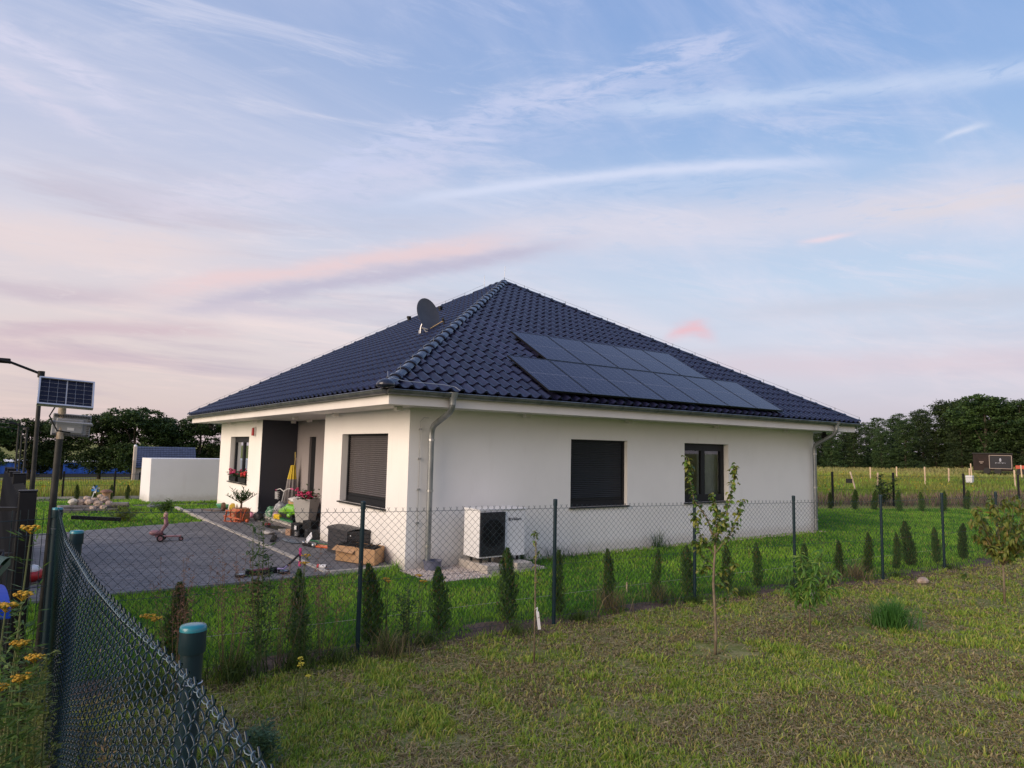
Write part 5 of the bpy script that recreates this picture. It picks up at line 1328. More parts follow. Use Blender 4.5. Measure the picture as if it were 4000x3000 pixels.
for i in range(6): MB().tube([(.36, 8.24+i*.04, .60), (.35, 8.24+i*.04, .79)], .006, 5).build('basket_wire', wp, t)
# scooters
t = thing('toddler_scooter', 'dusty pink toddler scooter with a seat standing on the paved driveway', 'scooter', (0, 0, 0))
dp = C('dusty_pink', (.24, .11, .13), (.28, .14, .15), .45)
MB().box((0, 0, .10), (.48, .12, .035)).build('deck', dp, t, bevel=.012)
MB().tube([(-.14, 0, .10), (-.12, 0, .22), (-.05, 0, .33), (-.07, 0, .50)], [.035, .03, .045, .035], 10).build('column', dp, t, smooth=True)
MB().sph((-.07, 0, .52), .055, 12, 8, (.8, .8, 1.3)).build('knob', C('peach', (.5, .30, .24)), t, smooth=True)
MB().sph((-.24, 0, .17), .10, 12, 8, (1.2, .8, .6)).build('seat', dp, t, smooth=True)
for (x, y, r_) in ((-.12, -.13, .07), (-.12, .13, .07), (.24, 0, .045)):
    wl = MB().cyl((x, y-.018, r_), (x, y+.018, r_), r_, n=18).build('wheel', M['black'], t, auto=50)
    MB().cyl((x, y-.021, r_), (x, y+.021, r_), r_*.6, n=14).build('rim', dp, wl)
MB().tube([(-.12, -.18, .48), (-.09, 0, .47), (-.12, .18, .48)], .012, 8).build('handlebar', dp, t)
place(t, (-2.76, 5.10, .049), R(-18))
t = thing('kick_scooter', 'black kick scooter with pink grips lying on its side by the lawn edge', 'scooter', (-1.7, .5, .05))
MB().box((-2.18, .52, .085), (.52, .035, .11), rz=R(12)).build('deck', M['black'], t, bevel=.01)
MB().box((-2.22, .50, .13), (.30, .04, .02), rz=R(12)).build('deck_trim', C('glitter', (.25, .05, .12), None, .3), t)
MB().tube([(-1.93, .52, .10), (-1.80, .55, .13), (-1.70, .62, .18), (-1.48, .92, .24)], .018, 8).build('steering_tube', M['black'], t, auto=50)
MB().tube([(-1.45, .93, .0+.06), (-1.45, .93, .33)], .013, 8).build('handlebar', M['black'], t)
hp_ = C('hot_pink', (.60, .05, .22), None, .4)
for (a, b) in ((.06, .14), (.22, .35)): MB().cyl((-1.45, .93, a), (-1.45, .93, b), .022, n=12).build('grip', hp_, t)
aq = C('aqua', (.10, .36, .42), (.2, .15, .35), .3)
for (x, y) in ((-1.86, .45), (-2.50, .46)):
    wl = MB().lathe([(.045, -.015), (.085, -.015), (.09, 0), (.085, .015), (.045, .015), (.045, -.015)], (x, y, .075), 20, 'z').build('wheel', M['black'], t, smooth=False)
    MB().lathe([(.01, -.016), (.06, -.016), (.06, .016), (.01, .016)], (x, y, .077), 16, 'z').build('rim', aq, wl)
MB().tube([(-1.95, .5, .12), (-1.86, .45, .12), (-1.80, .5, .15)], .014, 8).build('fork', C('lilac', (.35, .28, .5), None, .3), t)
# odds and ends, each its own thing
def bits(name, label, cat, parts, loc=(0, 0, 0)):
    t = thing(name, label, cat, loc)
    for (n_, m_, mat) in parts: m_.build(n_, mat, t, smooth=False, auto=50)
    return t
one(MB().box((-.17, 6.2, .062), (.30, 1.0, .02), rz=.1), 'black_mat', M['black'], 'thin black mat lying before the porch step', 'mat')
one(MB().box((-.20, 5.5, .075), (.34, .62, .045), rz=-.15), 'pale_board', C('pale_board', (.36, .33, .30), (.3, .28, .26), .8), 'flat pale board on the paving before the porch step', 'board', bevel=.005)
one(blob((-.66, 5.42, .075), .15, (.8, 1.6, .22), .25), 'crumpled_cloth', C('grey_white_cloth', (.42, .40, .38), (.34, .32, .3), .9), 'crumpled pale cloth on the walkway in front of the boards', 'cloth', smooth=True)
bits('garden_gloves', 'dark red and black gloves on the walkway near the step', 'gloves', [('glove', blob((-.22, 7.0, .08), .09, (.8, 1.3, .4), .2), C('dark_red', (.22, .02, .03))), ('glove', blob((-.30, 6.72, .07), .08, (.8, 1.4, .35), .2), M['black'])])
bits('hand_trowel', 'grey hand trowel lying by the black bag', 'trowel', [('blade', MB().box((-.12, 7.9, .07), (.08, .22, .02), rz=.4), M['steel']), ('handle', MB().cyl((-.16, 8.0, .07), (-.2, 8.2, .08), .016, n=8), M['black'])])
one(blob((-.13, 8.20, .16), .15, (.8, 1.4, .8), .14), 'black_bag', C('black_bag', (.020, .018, .022), (.03, .028, .03), .6), 'black cloth bag slumped at the left end of the porch step', 'bag', smooth=True)
one(MB().sph((-.50, 7.83, .10), .045, 14, 10), 'orange_ball', C('orange_ball', (.55, .10, .03), None, .4), 'small orange ball on the walkway by the folding chair', 'ball', smooth=True)
one(blob((-.10, 9.0, .12), .10, (.8, 1.3, .9), .2), 'pink_toy', C('pink_toy', (.60, .12, .26), (.6, .3, .4), .5), 'bright pink toy behind the orange folding chair', 'toy', smooth=True)
t = thing('toy_wheels', 'yellow and black toy wheels lying by the far wall', 'toy', (-.2, 11, .05))
for i, (x, y, mt) in enumerate(((-.12, 10.9, C('toy_yellow', (.50, .33, .03), None, .4)), (-.30, 11.25, C('toy_brown', (.12, .06, .03))), (-.25, 10.5, C('toy_yellow2', (.55, .36, .03), None, .4)))):
    MB().lathe([(.05, -.04), (.12, -.04), (.13, 0), (.12, .04), (.05, .04), (.05, -.04)], (x, y, .18), 18, 'x').build('wheel', mt, t, smooth=False)
one(MB().lathe([(.02, .05), (.16, .08), (.21, .17), (.22, .2), (.2, .19), (.15, .10), (.01, .07)], (-.10, 12.1, 0), 20), 'green_bowl', C('mint_plastic', (.10, .36, .20), None, .35), 'mint green plastic bowl at the far corner of the house', 'bowl', smooth=True)
one(MB().box((-.55, 11.6, .06), (.25, .7, .02), rz=.3), 'plank_toy', C('brown_toy', (.12, .08, .06)), 'flat brown piece lying near the far end of the walkway', 'plank')
t = thing('pink_slippers', 'pair of pink slippers on the porch right of the tall planter', 'slippers', (.35, 5.35, .17))
sl = C('slipper_pink', (.48, .22, .22), (.4, .18, .2), .7)
for (x, y) in ((.28, 5.42), (.36, 5.30)): MB().sph((x, y, .20), .07, 10, 7, (1.5, .7, .5)).build('slipper', sl, t, smooth=True)
t = thing('tool_boxes', 'open black tool cases and dark boxes heaped at the right porch corner', 'tool case', (-.25, 4.6, .05))
MB().box((-.20, 4.72, .19), (.22, .42, .28), rz=.1).build('case', M['black'], t, bevel=.015)
MB().box((-.08, 4.35, .32), (.22, .30, .20), rz=.3).build('case', M['black'], t, bevel=.02)
MB().box((-.12, 4.15, .15), (.26, .34, .20), rz=-.2).build('case', C('dark_grey_case', (.03, .03, .032), None, .4), t, bevel=.02)
MB().box((-.33, 4.60, .25), (.01, .10, .09), rz=.1).build('paper_label', M['white_metal'], t)
MB().box((-.30, 4.95, .12), (.20, .16, .14), rz=.4).build('small_box', C('peach_box', (.36, .22, .14)), t, bevel=.01)
MB().cyl((-.34, 4.45, .10), (-.34, 4.45, .18), .05, n=14).build('tin', M['steel'], t)
one(MB().box((-.85, 4.4, .075), (.09, .85, .04), rz=-.35), 'dark_bar', M['black'], 'short black bar lying across the walkway', 'bar', bevel=.005)
one(blob((-.62, 3.95, .065), .16, (.8, 2.6, .12), .25), 'blue_rag', C('blue_grey_rag', (.10, .13, .17), (.16, .18, .2), .9), 'flat blue grey rag on the walkway before the tool cases', 'rag', smooth=True)
one(MB().tube([(-.30, 3.9, .07), (-.2, 3.5, .075), (-.32, 3.2, .07), (-.18, 2.9, .08), (-.28, 2.6, .07)], .016, 6), 'green_hose', C('green_hose', (.02, .16, .06), None, .5), 'short dark green hose curled along the wall by the storage box', 'hose', smooth=True)
t = thing('white_tablet', 'white panel propped up on a black and silver gadget on the paving', 'gadget', (-.5, 3.2, .05))
MB().box((-.50, 3.22, .20), (.012, .20, .17), M=Matrix.Rotation(.5, 3, 'Y') @ Matrix.Rotation(.5, 3, 'X')).build('panel', M['white_metal'], t, bevel=.004)
MB().box((-.52, 3.12, .08), (.14, .34, .05), rz=.2).build('base', M['black'], t, bevel=.01)
MB().sph((-.55, 3.35, .09), .05, 8, 6).build('silver_knob', M['steel'], t, smooth=True); MB().sph((-.5, 2.95, .085), .05, 8, 6).build('silver_knob', M['steel'], t, smooth=True)
one(MB().box((-.33, 2.85, .065), (.20, .42, .03), rz=.5), 'orange_tool', C('orange_plastic', (.62, .11, .02), None, .4), 'flat orange plastic sheet left of the storage box', 'plastic sheet', bevel=.008)
t = thing('paper_roll', 'small white and red roll lying on the kerb corner', 'roll', (-1.22, .5, .1))
MB().cyl((-1.27, .58, .095), (-1.17, .48, .095), .032, n=14).build('roll', M['white_metal'], t, auto=50)
MB().cyl((-1.275, .585, .095), (-1.25, .56, .095), .0335, n=14).build('red_band', C('red_print', (.5, .05, .06)), t, auto=50)
MB().cyl((-1.168, .478, .095), (-1.166, .476, .095), .02, n=14).build('roll_core', M['black'], t)
one(MB().sph((.93+.55, -.92, .10), .03, 8, 6, (1, 1, 2)).sph((1.48, -.92, .17), .025, 8, 6), 'garden_figure', M['white_metal'], 'tiny white figure standing between the heat pump foot blocks', 'figurine', smooth=True)
one(MB().box((-1.75, 13.4, .08), (.5, .25, .05), rz=.2).tube([(-2.0, 13.4, .1), (-1.9, 13.35, .2), (-1.8, 13.4, .1)], .02, 6), 'grey_junk', C('grey_junk', (.16, .18, .19)), 'small grey plastic piece lying on the grass before the garden wall', 'plastic piece')
# cup and things seen left of the drive
t = thing('ride_on_toy', 'small red and white toy car behind the wire panel at the left', 'toy car', (-5.1, 1.4, 0))
MB().sph((-5.08, 1.35, .17), .13, 12, 8, (1.2, 1.4, .8)).build('body', C('toy_red', (.42, .02, .02), None, .35), t, smooth=True); MB().sph((-5.08, 1.30, .25), .09, 12, 8, (1.1, 1.2, .7)).build('top', M['white_metal'], t, smooth=True)
for (x, y) in ((-5.2, 1.2), (-4.97, 1.2), (-5.2, 1.5), (-4.97, 1.5)): MB().cyl((x-.02, y, .09), (x+.02, y, .09), .045, n=12).build('wheel', M['black'], t, auto=50)

# ------------------------------------------------------------------ stone pile, slabs, ornaments on the back lawn
rock = pbr('field_stone', (.30, .22, .17), (.48, .38, .31), 4, .9, .5, 20, rand=.2)
slab = pbr('stone_slab', (.13, .12, .11), (.22, .20, .18), 3, .85, .3, 20, rand=.15)
RK = [(-3.98, 13.25, .33, .15, 'pale round boulder alone at the left end of the slab stack', 'pale'), (-3.72, 13.3, .30, .17, 'brown boulder right of the pale one on the slabs', 0), (-3.50, 13.15, .33, .14, 'reddish boulder high in the middle of the stone pile', 0), (-3.55, 13.5, .42, .12, 'small boulder on top at the left of the pile', 0), (-3.32, 13.3, .36, .13, 'upright boulder at the centre back of the pile', 0),
      (-3.22, 13.05, .26, .15, 'wide boulder low in the middle of the pile', 0), (-3.02, 13.25, .38, .16, 'large boulder on the right shoulder of the pile', 0), (-2.90, 13.05, .26, .13, 'boulder at the right end of the pile', 0), (-3.40, 12.85, .12, .11, 'small boulder in front of the pile at left', 0), (-3.08, 12.8, .14, .12, 'small boulder in front of the pile at right', 0), (-3.14, 13.4, .50, .10, 'topmost small boulder of the pile', 0)]
palerock = pbr('pale_stone', (.60, .55, .45), (.5, .46, .38), 4, .9, .3, 20)
for (x, y, z_, r_, lab, k) in RK:
    r_ *= .74; z_ = z_*.78+.02; x = -3.55+(x+3.45)*.82
    m_ = MB().sph((0, 0, 0), r_, 9, 7, (1.15, 1.0, .85), .13); m_.v = [(v[0]+x, v[1]+y, v[2]+z_) for v in m_.v]
    one(m_, 'boulder', palerock if k == 'pale' else rock, lab, 'boulder', 'boulders piled on the back lawn', smooth=False)
for i, (x, y, z_, a, b, rz, lab) in enumerate(((-3.95, 13.2, .14, .75, .55, .1, 'left grey slab under the pale boulder'), (-3.5, 13.15, .13, .80, .5, -.1, 'middle grey slab under the pile of boulders'), (-2.95, 13.1, .14, .7, .5, .15, 'right grey slab sticking out beneath the boulders'), (-3.6, 13.05, .065, 1.5, .7, .03, 'long dark bottom slab under the whole pile'), (-2.82, 12.95, .21, .45, .4, -.2, 'thin tilted slab at the right end of the pile'))):
    one(MB().box((x, y, z_), (a, b, .07), rz=rz), 'stone_slab', slab, lab, 'stone slab', 'slabs under the boulders', bevel=.01)
t = thing('pinwheel', 'blue and white garden pinwheel on a leaning stick behind the boulders', 'pinwheel', (-3.28, 16.4, 0))
MB().tube([(-3.32, 16.4, 0), (-3.20, 16.4, .42)], .012, 6).build('stick', M['white_metal'], t)
for k in range(6):
    a = k*PI/3; c = Vector((-3.19, 16.36, .45)); d = Vector((math.cos(a), 0, math.sin(a))); s_ = Vector((-math.sin(a), -.35, math.cos(a)))
    MB().add([c, c+d*.13, c+d*.11+s_*.07, c+s_*.03+Vector((0, -.03, 0))], [(0, 1, 2, 3)]).build('blade', C('wheel_blue', (.06, .25, .6)) if k % 2 else M['white_metal'], t)
t = thing('garden_urn', 'clay garden lantern with a brown lid on the back lawn', 'garden ornament', (-2.85, 16.6, 0))
MB().lathe([(.001, .0), (.12, .0), (.13, .05), (.12, .25), (.14, .32), (.001, .32)], (-2.85, 16.6, 0), 16).build('body', C('clay', (.42, .24, .16), (.48, .3, .2), .8), t, auto=50)
MB().lathe([(.19, .32), (.19, .345), (.12, .41), (.001, .42)], (-2.85, 16.6, 0), 16).build('lid', C('clay_lid', (.20, .10, .06)), t, auto=50)
o = sheet('dark_strip', [(-2.3, 14.35), (-.02, 14.25), (-.02, 14.75), (-2.2, 14.95)], .012, C('dark_strip_brown', (.05, .045, .045), (.08, .07, .06), .95))  # flat dark strip across the back lawn
o = sheet('front_path', [(-9, 17.5), (-2.0, 17.1), (-2.0, 17.45), (-9, 18.0)], .016, M['soil'])
# ------------------------------------------------------------------ foliage generators (numpy)
def rot_quads(C_, n_, up_, w_, l_):
    """leaf quads: centres C_, length dir up_, normal n_"""
    side = np.cross(up_, n_); side /= np.linalg.norm(side, axis=1, keepdims=True)+1e-9
    a = C_ - up_*l_[:, None]*.5; b = C_+side*w_[:, None]*.5; c = C_+up_*l_[:, None]*.5; d = C_-side*w_[:, None]*.5
    V = np.stack([a, b, c, d], 1).reshape(-1, 3); F_ = np.arange(len(V)).reshape(-1, 4); return V, F_
def unit(n, g):
    v = g.normal(size=(n, 3)); return v/np.linalg.norm(v, axis=1, keepdims=True)
def blades(X, Y, Z, H, Wd, lean, g, tint, tint_tip=None, flat=None):
    """grass blades, one bent strip (2 tris + tip) each"""
    n = len(X); a = g.uniform(0, 2*PI, n); la = g.uniform(0, 2*PI, n)
    wx, wy = np.cos(a)*Wd/2, np.sin(a)*Wd/2; lx, ly = np.cos(la)*lean*H, np.sin(la)*lean*H
    z1 = H*.55 if flat is None else H*.5
    V = np.zeros((n, 5, 3))
    V[:, 0] = np.stack([X-wx, Y-wy, Z], 1); V[:, 1] = np.stack([X+wx, Y+wy, Z], 1)
    V[:, 2] = np.stack([X+wx*.8+lx*.35, Y+wy*.8+ly*.35, Z+z1], 1); V[:, 3] = np.stack([X-wx*.8+lx*.35, Y-wy*.8+ly*.35, Z+z1], 1)
    V[:, 4] = np.stack([X+lx, Y+ly, Z+H*np.sqrt(np.clip(1-lean**2*.6, .1, 1))], 1)
    b = np.arange(n)*5
    F_ = np.stack([np.stack([b, b+1, b+2], 1), np.stack([b, b+2, b+3], 1), np.stack([b+3, b+2, b+4], 1)], 1).reshape(-1, 3)
    T = np.repeat(tint[:, None, :], 5, 1)
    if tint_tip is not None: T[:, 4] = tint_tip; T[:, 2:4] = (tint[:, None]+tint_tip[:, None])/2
    return V.reshape(-1, 3), F_, T.reshape(-1, 3)
def mixc(f, a, b): return np.asarray(a)[None]*(1-f[:, None])+np.asarray(b)[None]*f[:, None]
def inpoly(x, y, poly):
    r = np.zeros(len(x), bool); n = len(poly)
    for i in range(n):
        x1_, y1_ = poly[i]; x2_, y2_ = poly[(i+1) % n]
        c = ((y1_ > y) != (y2_ > y)) & (x < (x2_-x1_)*(y-y1_)/(y2_-y1_+1e-12)+x1_); r ^= c
    return r
cyaw, f35 = .9498, 0.0
def infrustum(x, y, marg=.06):
    a = np.arctan2(y-CAM.y, x-CAM.x); return (a > R(16)-marg) & (a < R(95)+marg)
def sample(n, dmin, dmax, g, power=1.0):
    """points in the camera sector; density falls with distance"""
    u = g.uniform(0, 1, n); a = g.uniform(R(13), R(97), n)
    if power == 1.0: d = dmin*(dmax/dmin)**u            # density ~ 1/d^2
    else: d = (dmin**(2-power)+u*(dmax**(2-power)-dmin**(2-power)))**(1/(2-power))
    return CAM.x+d*np.cos(a), CAM.y+d*np.sin(a), d
FX = np.array([p[0] for p in F2]); FY = np.array([p[1] for p in F2])
def fence_y(x): return np.interp(x, FX, FY)
M['blade'] = leafmat('grass_blade', None, .35, .5)
M['leaf_tint'] = leafmat('tinted_leaf', None, .30, .5)
M['crown'] = leafmat('tree_foliage', None, .22, .6, rand=.30)

# mown plot in front: mixed green and dry cut grass
g = np.random.default_rng(11)
X, Y, D_ = sample(1250000, 3.6, 40, g, 1.3)
k = (Y < fence_y(X)-.02) & (X > -4.93); X, Y, D_ = X[k], Y[k], D_[k]
p1_ = fbm(X, Y, 1.1, 3); p2_ = fbm(X, Y, 4.2, 9); p3_ = fbm(X, Y, .45, 21)
green = ss(p1_*.45+p2_*.40+p3_*.15, .45, .56)
bare = fbm(X, Y, 2.1, 31)*.6+fbm(X, Y, 7.0, 37)*.4
near_tree = np.minimum.reduce([np.hypot((X-a)/1.0, (Y-b)/.75) for a, b in ((.62, -5.95), (2.35, -6.0), (6.2, -6.5))])
drop = (ss(bare, .54, .64)*.85 + ss(near_tree, .75, .30)*.6)
k = g.uniform(size=len(X)) > drop*.9; X, Y, D_, green, p2_ = X[k], Y[k], D_[k], green[k], p2_[k]
n = len(X); u = g.uniform(size=n); isg = g.uniform(size=n) < (.20+.72*green)
H = np.where(isg, g.uniform(.018, .043, n)*(1+.8*ss(p2_, .58, .75)), g.uniform(.012, .04, n)); lean = np.where(isg, g.uniform(.2, .85, n), g.uniform(.7, 1.6, n))
Wd = (.0052+.0008*D_)*g.uniform(.7, 1.3, n); H *= g.choice([.8, 1.0, 1.0, 1.5], n)+np.clip(D_-6, 0, 20)*.012
cg = mixc(g.uniform(size=n), (.16, .30, .033), (.40, .52, .075)); cd = mixc(g.uniform(size=n), (.24, .18, .08), (.62, .50, .26)); cy_ = mixc(g.uniform(size=n), (.44, .43, .08), (.58, .54, .16))
col = np.where(isg[:, None], np.where((u < .28)[:, None], cy_, cg), np.where((u < .22)[:, None], cd*.4, cd))
V, F_, T = blades(X, Y, np.zeros(n)+.002, H, Wd, lean, g, col*.55, col*1.12)  # blade feet tinted darker: shade in the gaps between blades put into the colour
tag(npmesh('mown_grass', V, F_, M['blade'], tint=T, kind='stuff'), 'short patchy mown grass mixed with dry clippings in the foreground', 'grass')
# dry cuttings lying flat
X, Y, D_ = sample(260000, 3.6, 30, g, 1.3); k = (Y < fence_y(X)-.05) & (X > -4.9); X, Y, D_ = X[k], Y[k], D_[k]
cl = fbm(X, Y, 1.7, 55); k = g.uniform(size=len(X)) < ss(cl, .42, .64)+.08; X, Y, D_ = X[k], Y[k], D_[k]; n = len(X)
a = g.normal(.3, .9, n); dirs = np.stack([np.cos(a), np.sin(a), g.normal(0, .12, n)], 1); L_ = g.uniform(.03, .13, n); W_ = (.0035+.0005*D_)*g.uniform(.6, 1.2, n)
V, F_ = rot_quads(np.stack([X, Y, g.uniform(.012, .045, n)], 1), np.tile([0, 0, 1.0], (n, 1))+g.normal(0, .2, (n, 3)), dirs, W_, L_)
T = np.repeat(mixc(g.uniform(size=n), (.24, .18, .08), (.56, .46, .26)), 4, 0)
tag(npmesh('dry_cuttings', V, F_, M['blade'], tint=T, kind='stuff'), 'straw coloured grass cuttings lying on the mown plot', 'cuttings')

# house lawn
g = np.random.default_rng(12)
X, Y, D_ = sample(520000, 4.5, 46, g, 1.15)
k = inpoly(X, Y, LAWN) & (Y > fence_y(X)+.02+.75*ss(fbm(X, X*0, 1.3, 3), .45, .7)*g.uniform(.5, 1, len(X)))
k &= ~((X > -6.6) & (X < -1.1) & (Y > .10) & (Y < 7.35+(X+5.2)*.35))
k &= ~((X > -1.31) & (X < .0) & (Y > .19) & (Y < 12.45))
k &= ~((X > -.02) & (X < LX+.02) & (Y > -.02) & (Y < LY+.02))
k &= ~((X > -.15) & (X < 2.3) & (Y > -1.02+.12*fbm(X, Y, 3.0, 5)-.3*(X > 0)*(X < 1)) & (Y < 0))
k &= ~((X > -2.3) & (Y > 14.3) & (Y < 14.95)) & ~((Y > 17.1) & (Y < 17.9) & (X < 0))
X, Y, D_ = X[k], Y[k], D_[k]; n = len(X)
p = fbm(X, Y, .9, 41); q = fbm(X, Y, 3.5, 43)
H = g.uniform(.035, .078, n)*(.8+.5*p); lean = g.uniform(.1, .7, n); Wd = (.0042+.0006*D_)*g.uniform(.7, 1.3, n)
hump = np.exp(-((X+.05)/.33)**2-((Y-.02)/.22)**2); H *= 1+1.8*hump
f = np.clip(.5+(p-.5)*2.2+(q-.5)*1.2+g.normal(0, .18, n), 0, 1)
col = mixc(f, (.11, .31, .024), (.33, .58, .055)); yl = g.uniform(size=n) < .05+.12*ss(q, .55, .7); col[yl] = (.40, .40, .10)
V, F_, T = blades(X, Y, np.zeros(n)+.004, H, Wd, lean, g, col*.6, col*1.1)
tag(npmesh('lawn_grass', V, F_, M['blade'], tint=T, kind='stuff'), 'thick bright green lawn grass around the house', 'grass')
# bare soil strip and gravel
bp_ = []; xs_ = np.linspace(-4.9, 18, 90)
ys_a = fence_y(xs_)-.10-.25*noise2(xs_, xs_*0, 1.7, 2); ys_b = fence_y(xs_)+.30+.2*noise2(xs_, xs_*0, 1.3, 6)
mb = MB(); mb.add([(x, y, .0105) for x, y in zip(xs_, ys_a)]+[(x, y, .0105) for x, y in zip(xs_, ys_b)], [(i, i+1, 90+i+1, 90+i) for i in range(89)])
tag(mb.build('flower_bed', pbr('reddish_soil', (.085, .050, .034), (.15, .095, .065), 5, .95, .6, 40)), kind='structure')
def pebbles(name, label, n, fn, r0, r1, mat, gg):
    cube = np.array([(-1, -1, -1), (1, -1, -1), (1, 1, -1), (-1, 1, -1), (-.6, -.6, 1), (.6, -.6, 1), (.6, .6, 1), (-.6, .6, 1)])*.5; fc_ = np.array([(4, 5, 6, 7), (0, 1, 5, 4), (1, 2, 6, 5), (2, 3, 7, 6), (3, 0, 4, 7)])
    c = fn(n); n = len(c); r_ = gg.uniform(r0, r1, n); V = np.zeros((n, 8, 3)); a = gg.uniform(0, PI, n)
    x = cube[None, :, 0]*r_[:, None]*gg.uniform(.8, 1.5, (n, 1))*gg.uniform(.8, 1.2, (n, 8)); y = cube[None, :, 1]*r_[:, None]*gg.uniform(.8, 1.2, (n, 8)); z = cube[None, :, 2]*r_[:, None]*.8
    V[..., 0] = x*np.cos(a)[:, None]-y*np.sin(a)[:, None]+c[:, 0][:, None]; V[..., 1] = x*np.sin(a)[:, None]+y*np.cos(a)[:, None]+c[:, 1][:, None]; V[..., 2] = z+c[:, 2][:, None]
    F_ = (np.arange(n)[:, None, None]*8+fc_[None]).reshape(-1, 4)
    T = np.repeat(mixc(gg.uniform(size=n), (.36, .30, .27), (.62, .56, .52)), 8, 0)
    tag(npmesh(name, V.reshape(-1, 3), F_, mat, tint=T, kind='stuff'), label, 'gravel')
def gfn(n):
    x = g.uniform(-.1, 2.25, n); y = g.uniform(-1.25, -.02, n); k = (y > -1.0-.25*(x > .0)*(x < 1.0)+.1*noise2(x, y, 3.0, 8)) & ~((x > .45) & (x > .97) & (x < 1.3) & (y > -1.02) & (y < -.12)) ; return np.stack([x, y, np.full(n, .015)], 1)[k]
sheet('gravel_strip', [(-.1, -1.2), (1.0, -1.2), (2.25, -1.0), (2.25, -.01), (-.1, -.01)], .013, pbr('gravel_base', (.35, .30, .27), (.45, .40, .37), 20, .95))
pebbles('gravel', 'pale gravel around the heat pump foot blocks along the wall', 5200, gfn, .015, .035, leafmat('pebble', None, 0.0, .8), g)
def gfn2(n):
    x = g.uniform(2.2, 12.5, n); y = -.03-np.abs(g.normal(0, .07, n)); return np.stack([x, y, np.full(n, .02)], 1)
pebbles('gravel', 'narrow line of pale gravel at the foot of the long white wall', 1500, gfn2, .02, .04, bpy.data.materials['pebble'], g)

# meadow beyond the far fences
g = np.random.default_rng(13)
X, Y, D_ = sample(165000, 24, 150, g, 1.35)
az_ = np.degrees(np.arctan2(Y-CAM.y, X-CAM.x)); yb = np.interp(X, [p[0] for p in RF], [p[1] for p in RF])
k = ((az_ < 52) & (Y > yb-.5*0) & (X > 14)) | ((az_ > 70) & (Y > 18.3))
k |= (X > 30) & (az_ < 40)
X, Y, D_, az_, yb = X[k], Y[k], D_[k], az_[k], yb[k]; n = len(X); Zg = gz(X, Y)
p = fbm(X, Y, .10, 61); q = fbm(X, Y, .55, 63); strip = ss(Y-yb, 8.5, 4.0)*(az_ < 52)*.85
col = mixc(np.clip(.5+(p-.5)*3+g.normal(0, .15, n), 0, 1), (.19, .28, .035), (.36, .35, .07)); col = np.where((ss(q, .56, .66) > g.uniform(size=n))[:, None], mixc(g.uniform(size=n), (.24, .42, .04), (.36, .50, .06)), col)
far = ss(D_, 60, 90); col = col*(1-far[:, None]*.7)+mixc(g.uniform(size=n), (.27, .25, .10), (.42, .35, .18))*(far[:, None]*.7)
col = np.where((g.uniform(size=n) < strip)[:, None], mixc(g.uniform(size=n), (.20, .13, .085), (.40, .29, .19)), col)
H = g.uniform(.15, .42, n)*(1-.35*far)*np.where(az_ > 60, 1.2, 1.0); Wd = (.006+.0011*D_)*g.uniform(.7, 1.3, n)
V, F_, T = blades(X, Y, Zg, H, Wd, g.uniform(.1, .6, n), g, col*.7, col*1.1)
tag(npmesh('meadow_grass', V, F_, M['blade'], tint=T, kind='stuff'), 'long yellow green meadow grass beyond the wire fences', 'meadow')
# yellow flowers in the meadow
k = (g.uniform(size=n) < .01+.25*ss(fbm(X, Y, .16, 71), .52, .62)*np.where(az_ > 60, .3, 1.0)) & (D_ < 70) & (strip < .3); C_ = np.stack([X, Y, Zg+H*1.0+.05], 1)[k]; m = min(len(C_), 12000); C_ = C_[:m]
V, F_ = rot_quads(C_, unit(m, g)*.6+np.array([[0, 0, 1]]), unit(m, g), g.uniform(.04, .11, m), g.uniform(.05, .13, m))
T = np.repeat(mixc(g.uniform(size=m), (.42, .30, .02), (.55, .45, .05)), 4, 0)
tag(npmesh('wild_flowers', V, F_, M['blade'], tint=T, kind='stuff'), 'yellow wild flowers scattered through the meadow', 'wild flowers')

# ------------------------------------------------------------------ trees far away
def crown_np(g, blobs, n, size, cA, cB, flatten=1.0, droop=0.0):
    """leaf faces in clumps on a set of ellipsoid blobs (cx, cy, cz, rx, ry, rz)"""
    Cs, Ts = [], []
    vol = np.array([b[3]*b[5] for b in blobs]); vol = vol/vol.sum()
    for b, v_ in zip(blobs, vol):
        m = int(n*v_); ncl = max(6, int(m/26))
        u = unit(ncl, g); rr = g.uniform(.72, 1.06, ncl)**.8; cc = np.array(b[:3])[None]+u*rr[:, None]*np.array(b[3:6])[None]
        sh = g.uniform(0, 1, ncl); idx = g.integers(0, ncl, m)
        s_ = min(b[3], b[5])*.22
        Cs.append(cc[idx]+g.normal(0, 1, (m, 3))*np.array([s_, s_, s_*.55*flatten])); Ts.append(np.clip(sh[idx]+g.normal(0, .15, m), 0, 1))
    C_ = np.concatenate(Cs); f = np.concatenate(Ts); m = len(C_)
    nrm = unit(m, g)+np.array([[0, 0, .8]]); up_ = unit(m, g); up_[:, 2] = up_[:, 2]*.4-droop
    sz = g.uniform(.6, 1.4, m)*size
    V, F_ = rot_quads(C_, nrm, up_/np.linalg.norm(up_, axis=1, keepdims=True), sz*.7, sz)
    return V, F_, np.repeat(mixc(f, cA, cB), 4, 0)
bark = pbr('bark_brown', (.05, .038, .028), (.09, .07, .052), 5, .9, .4, 30)
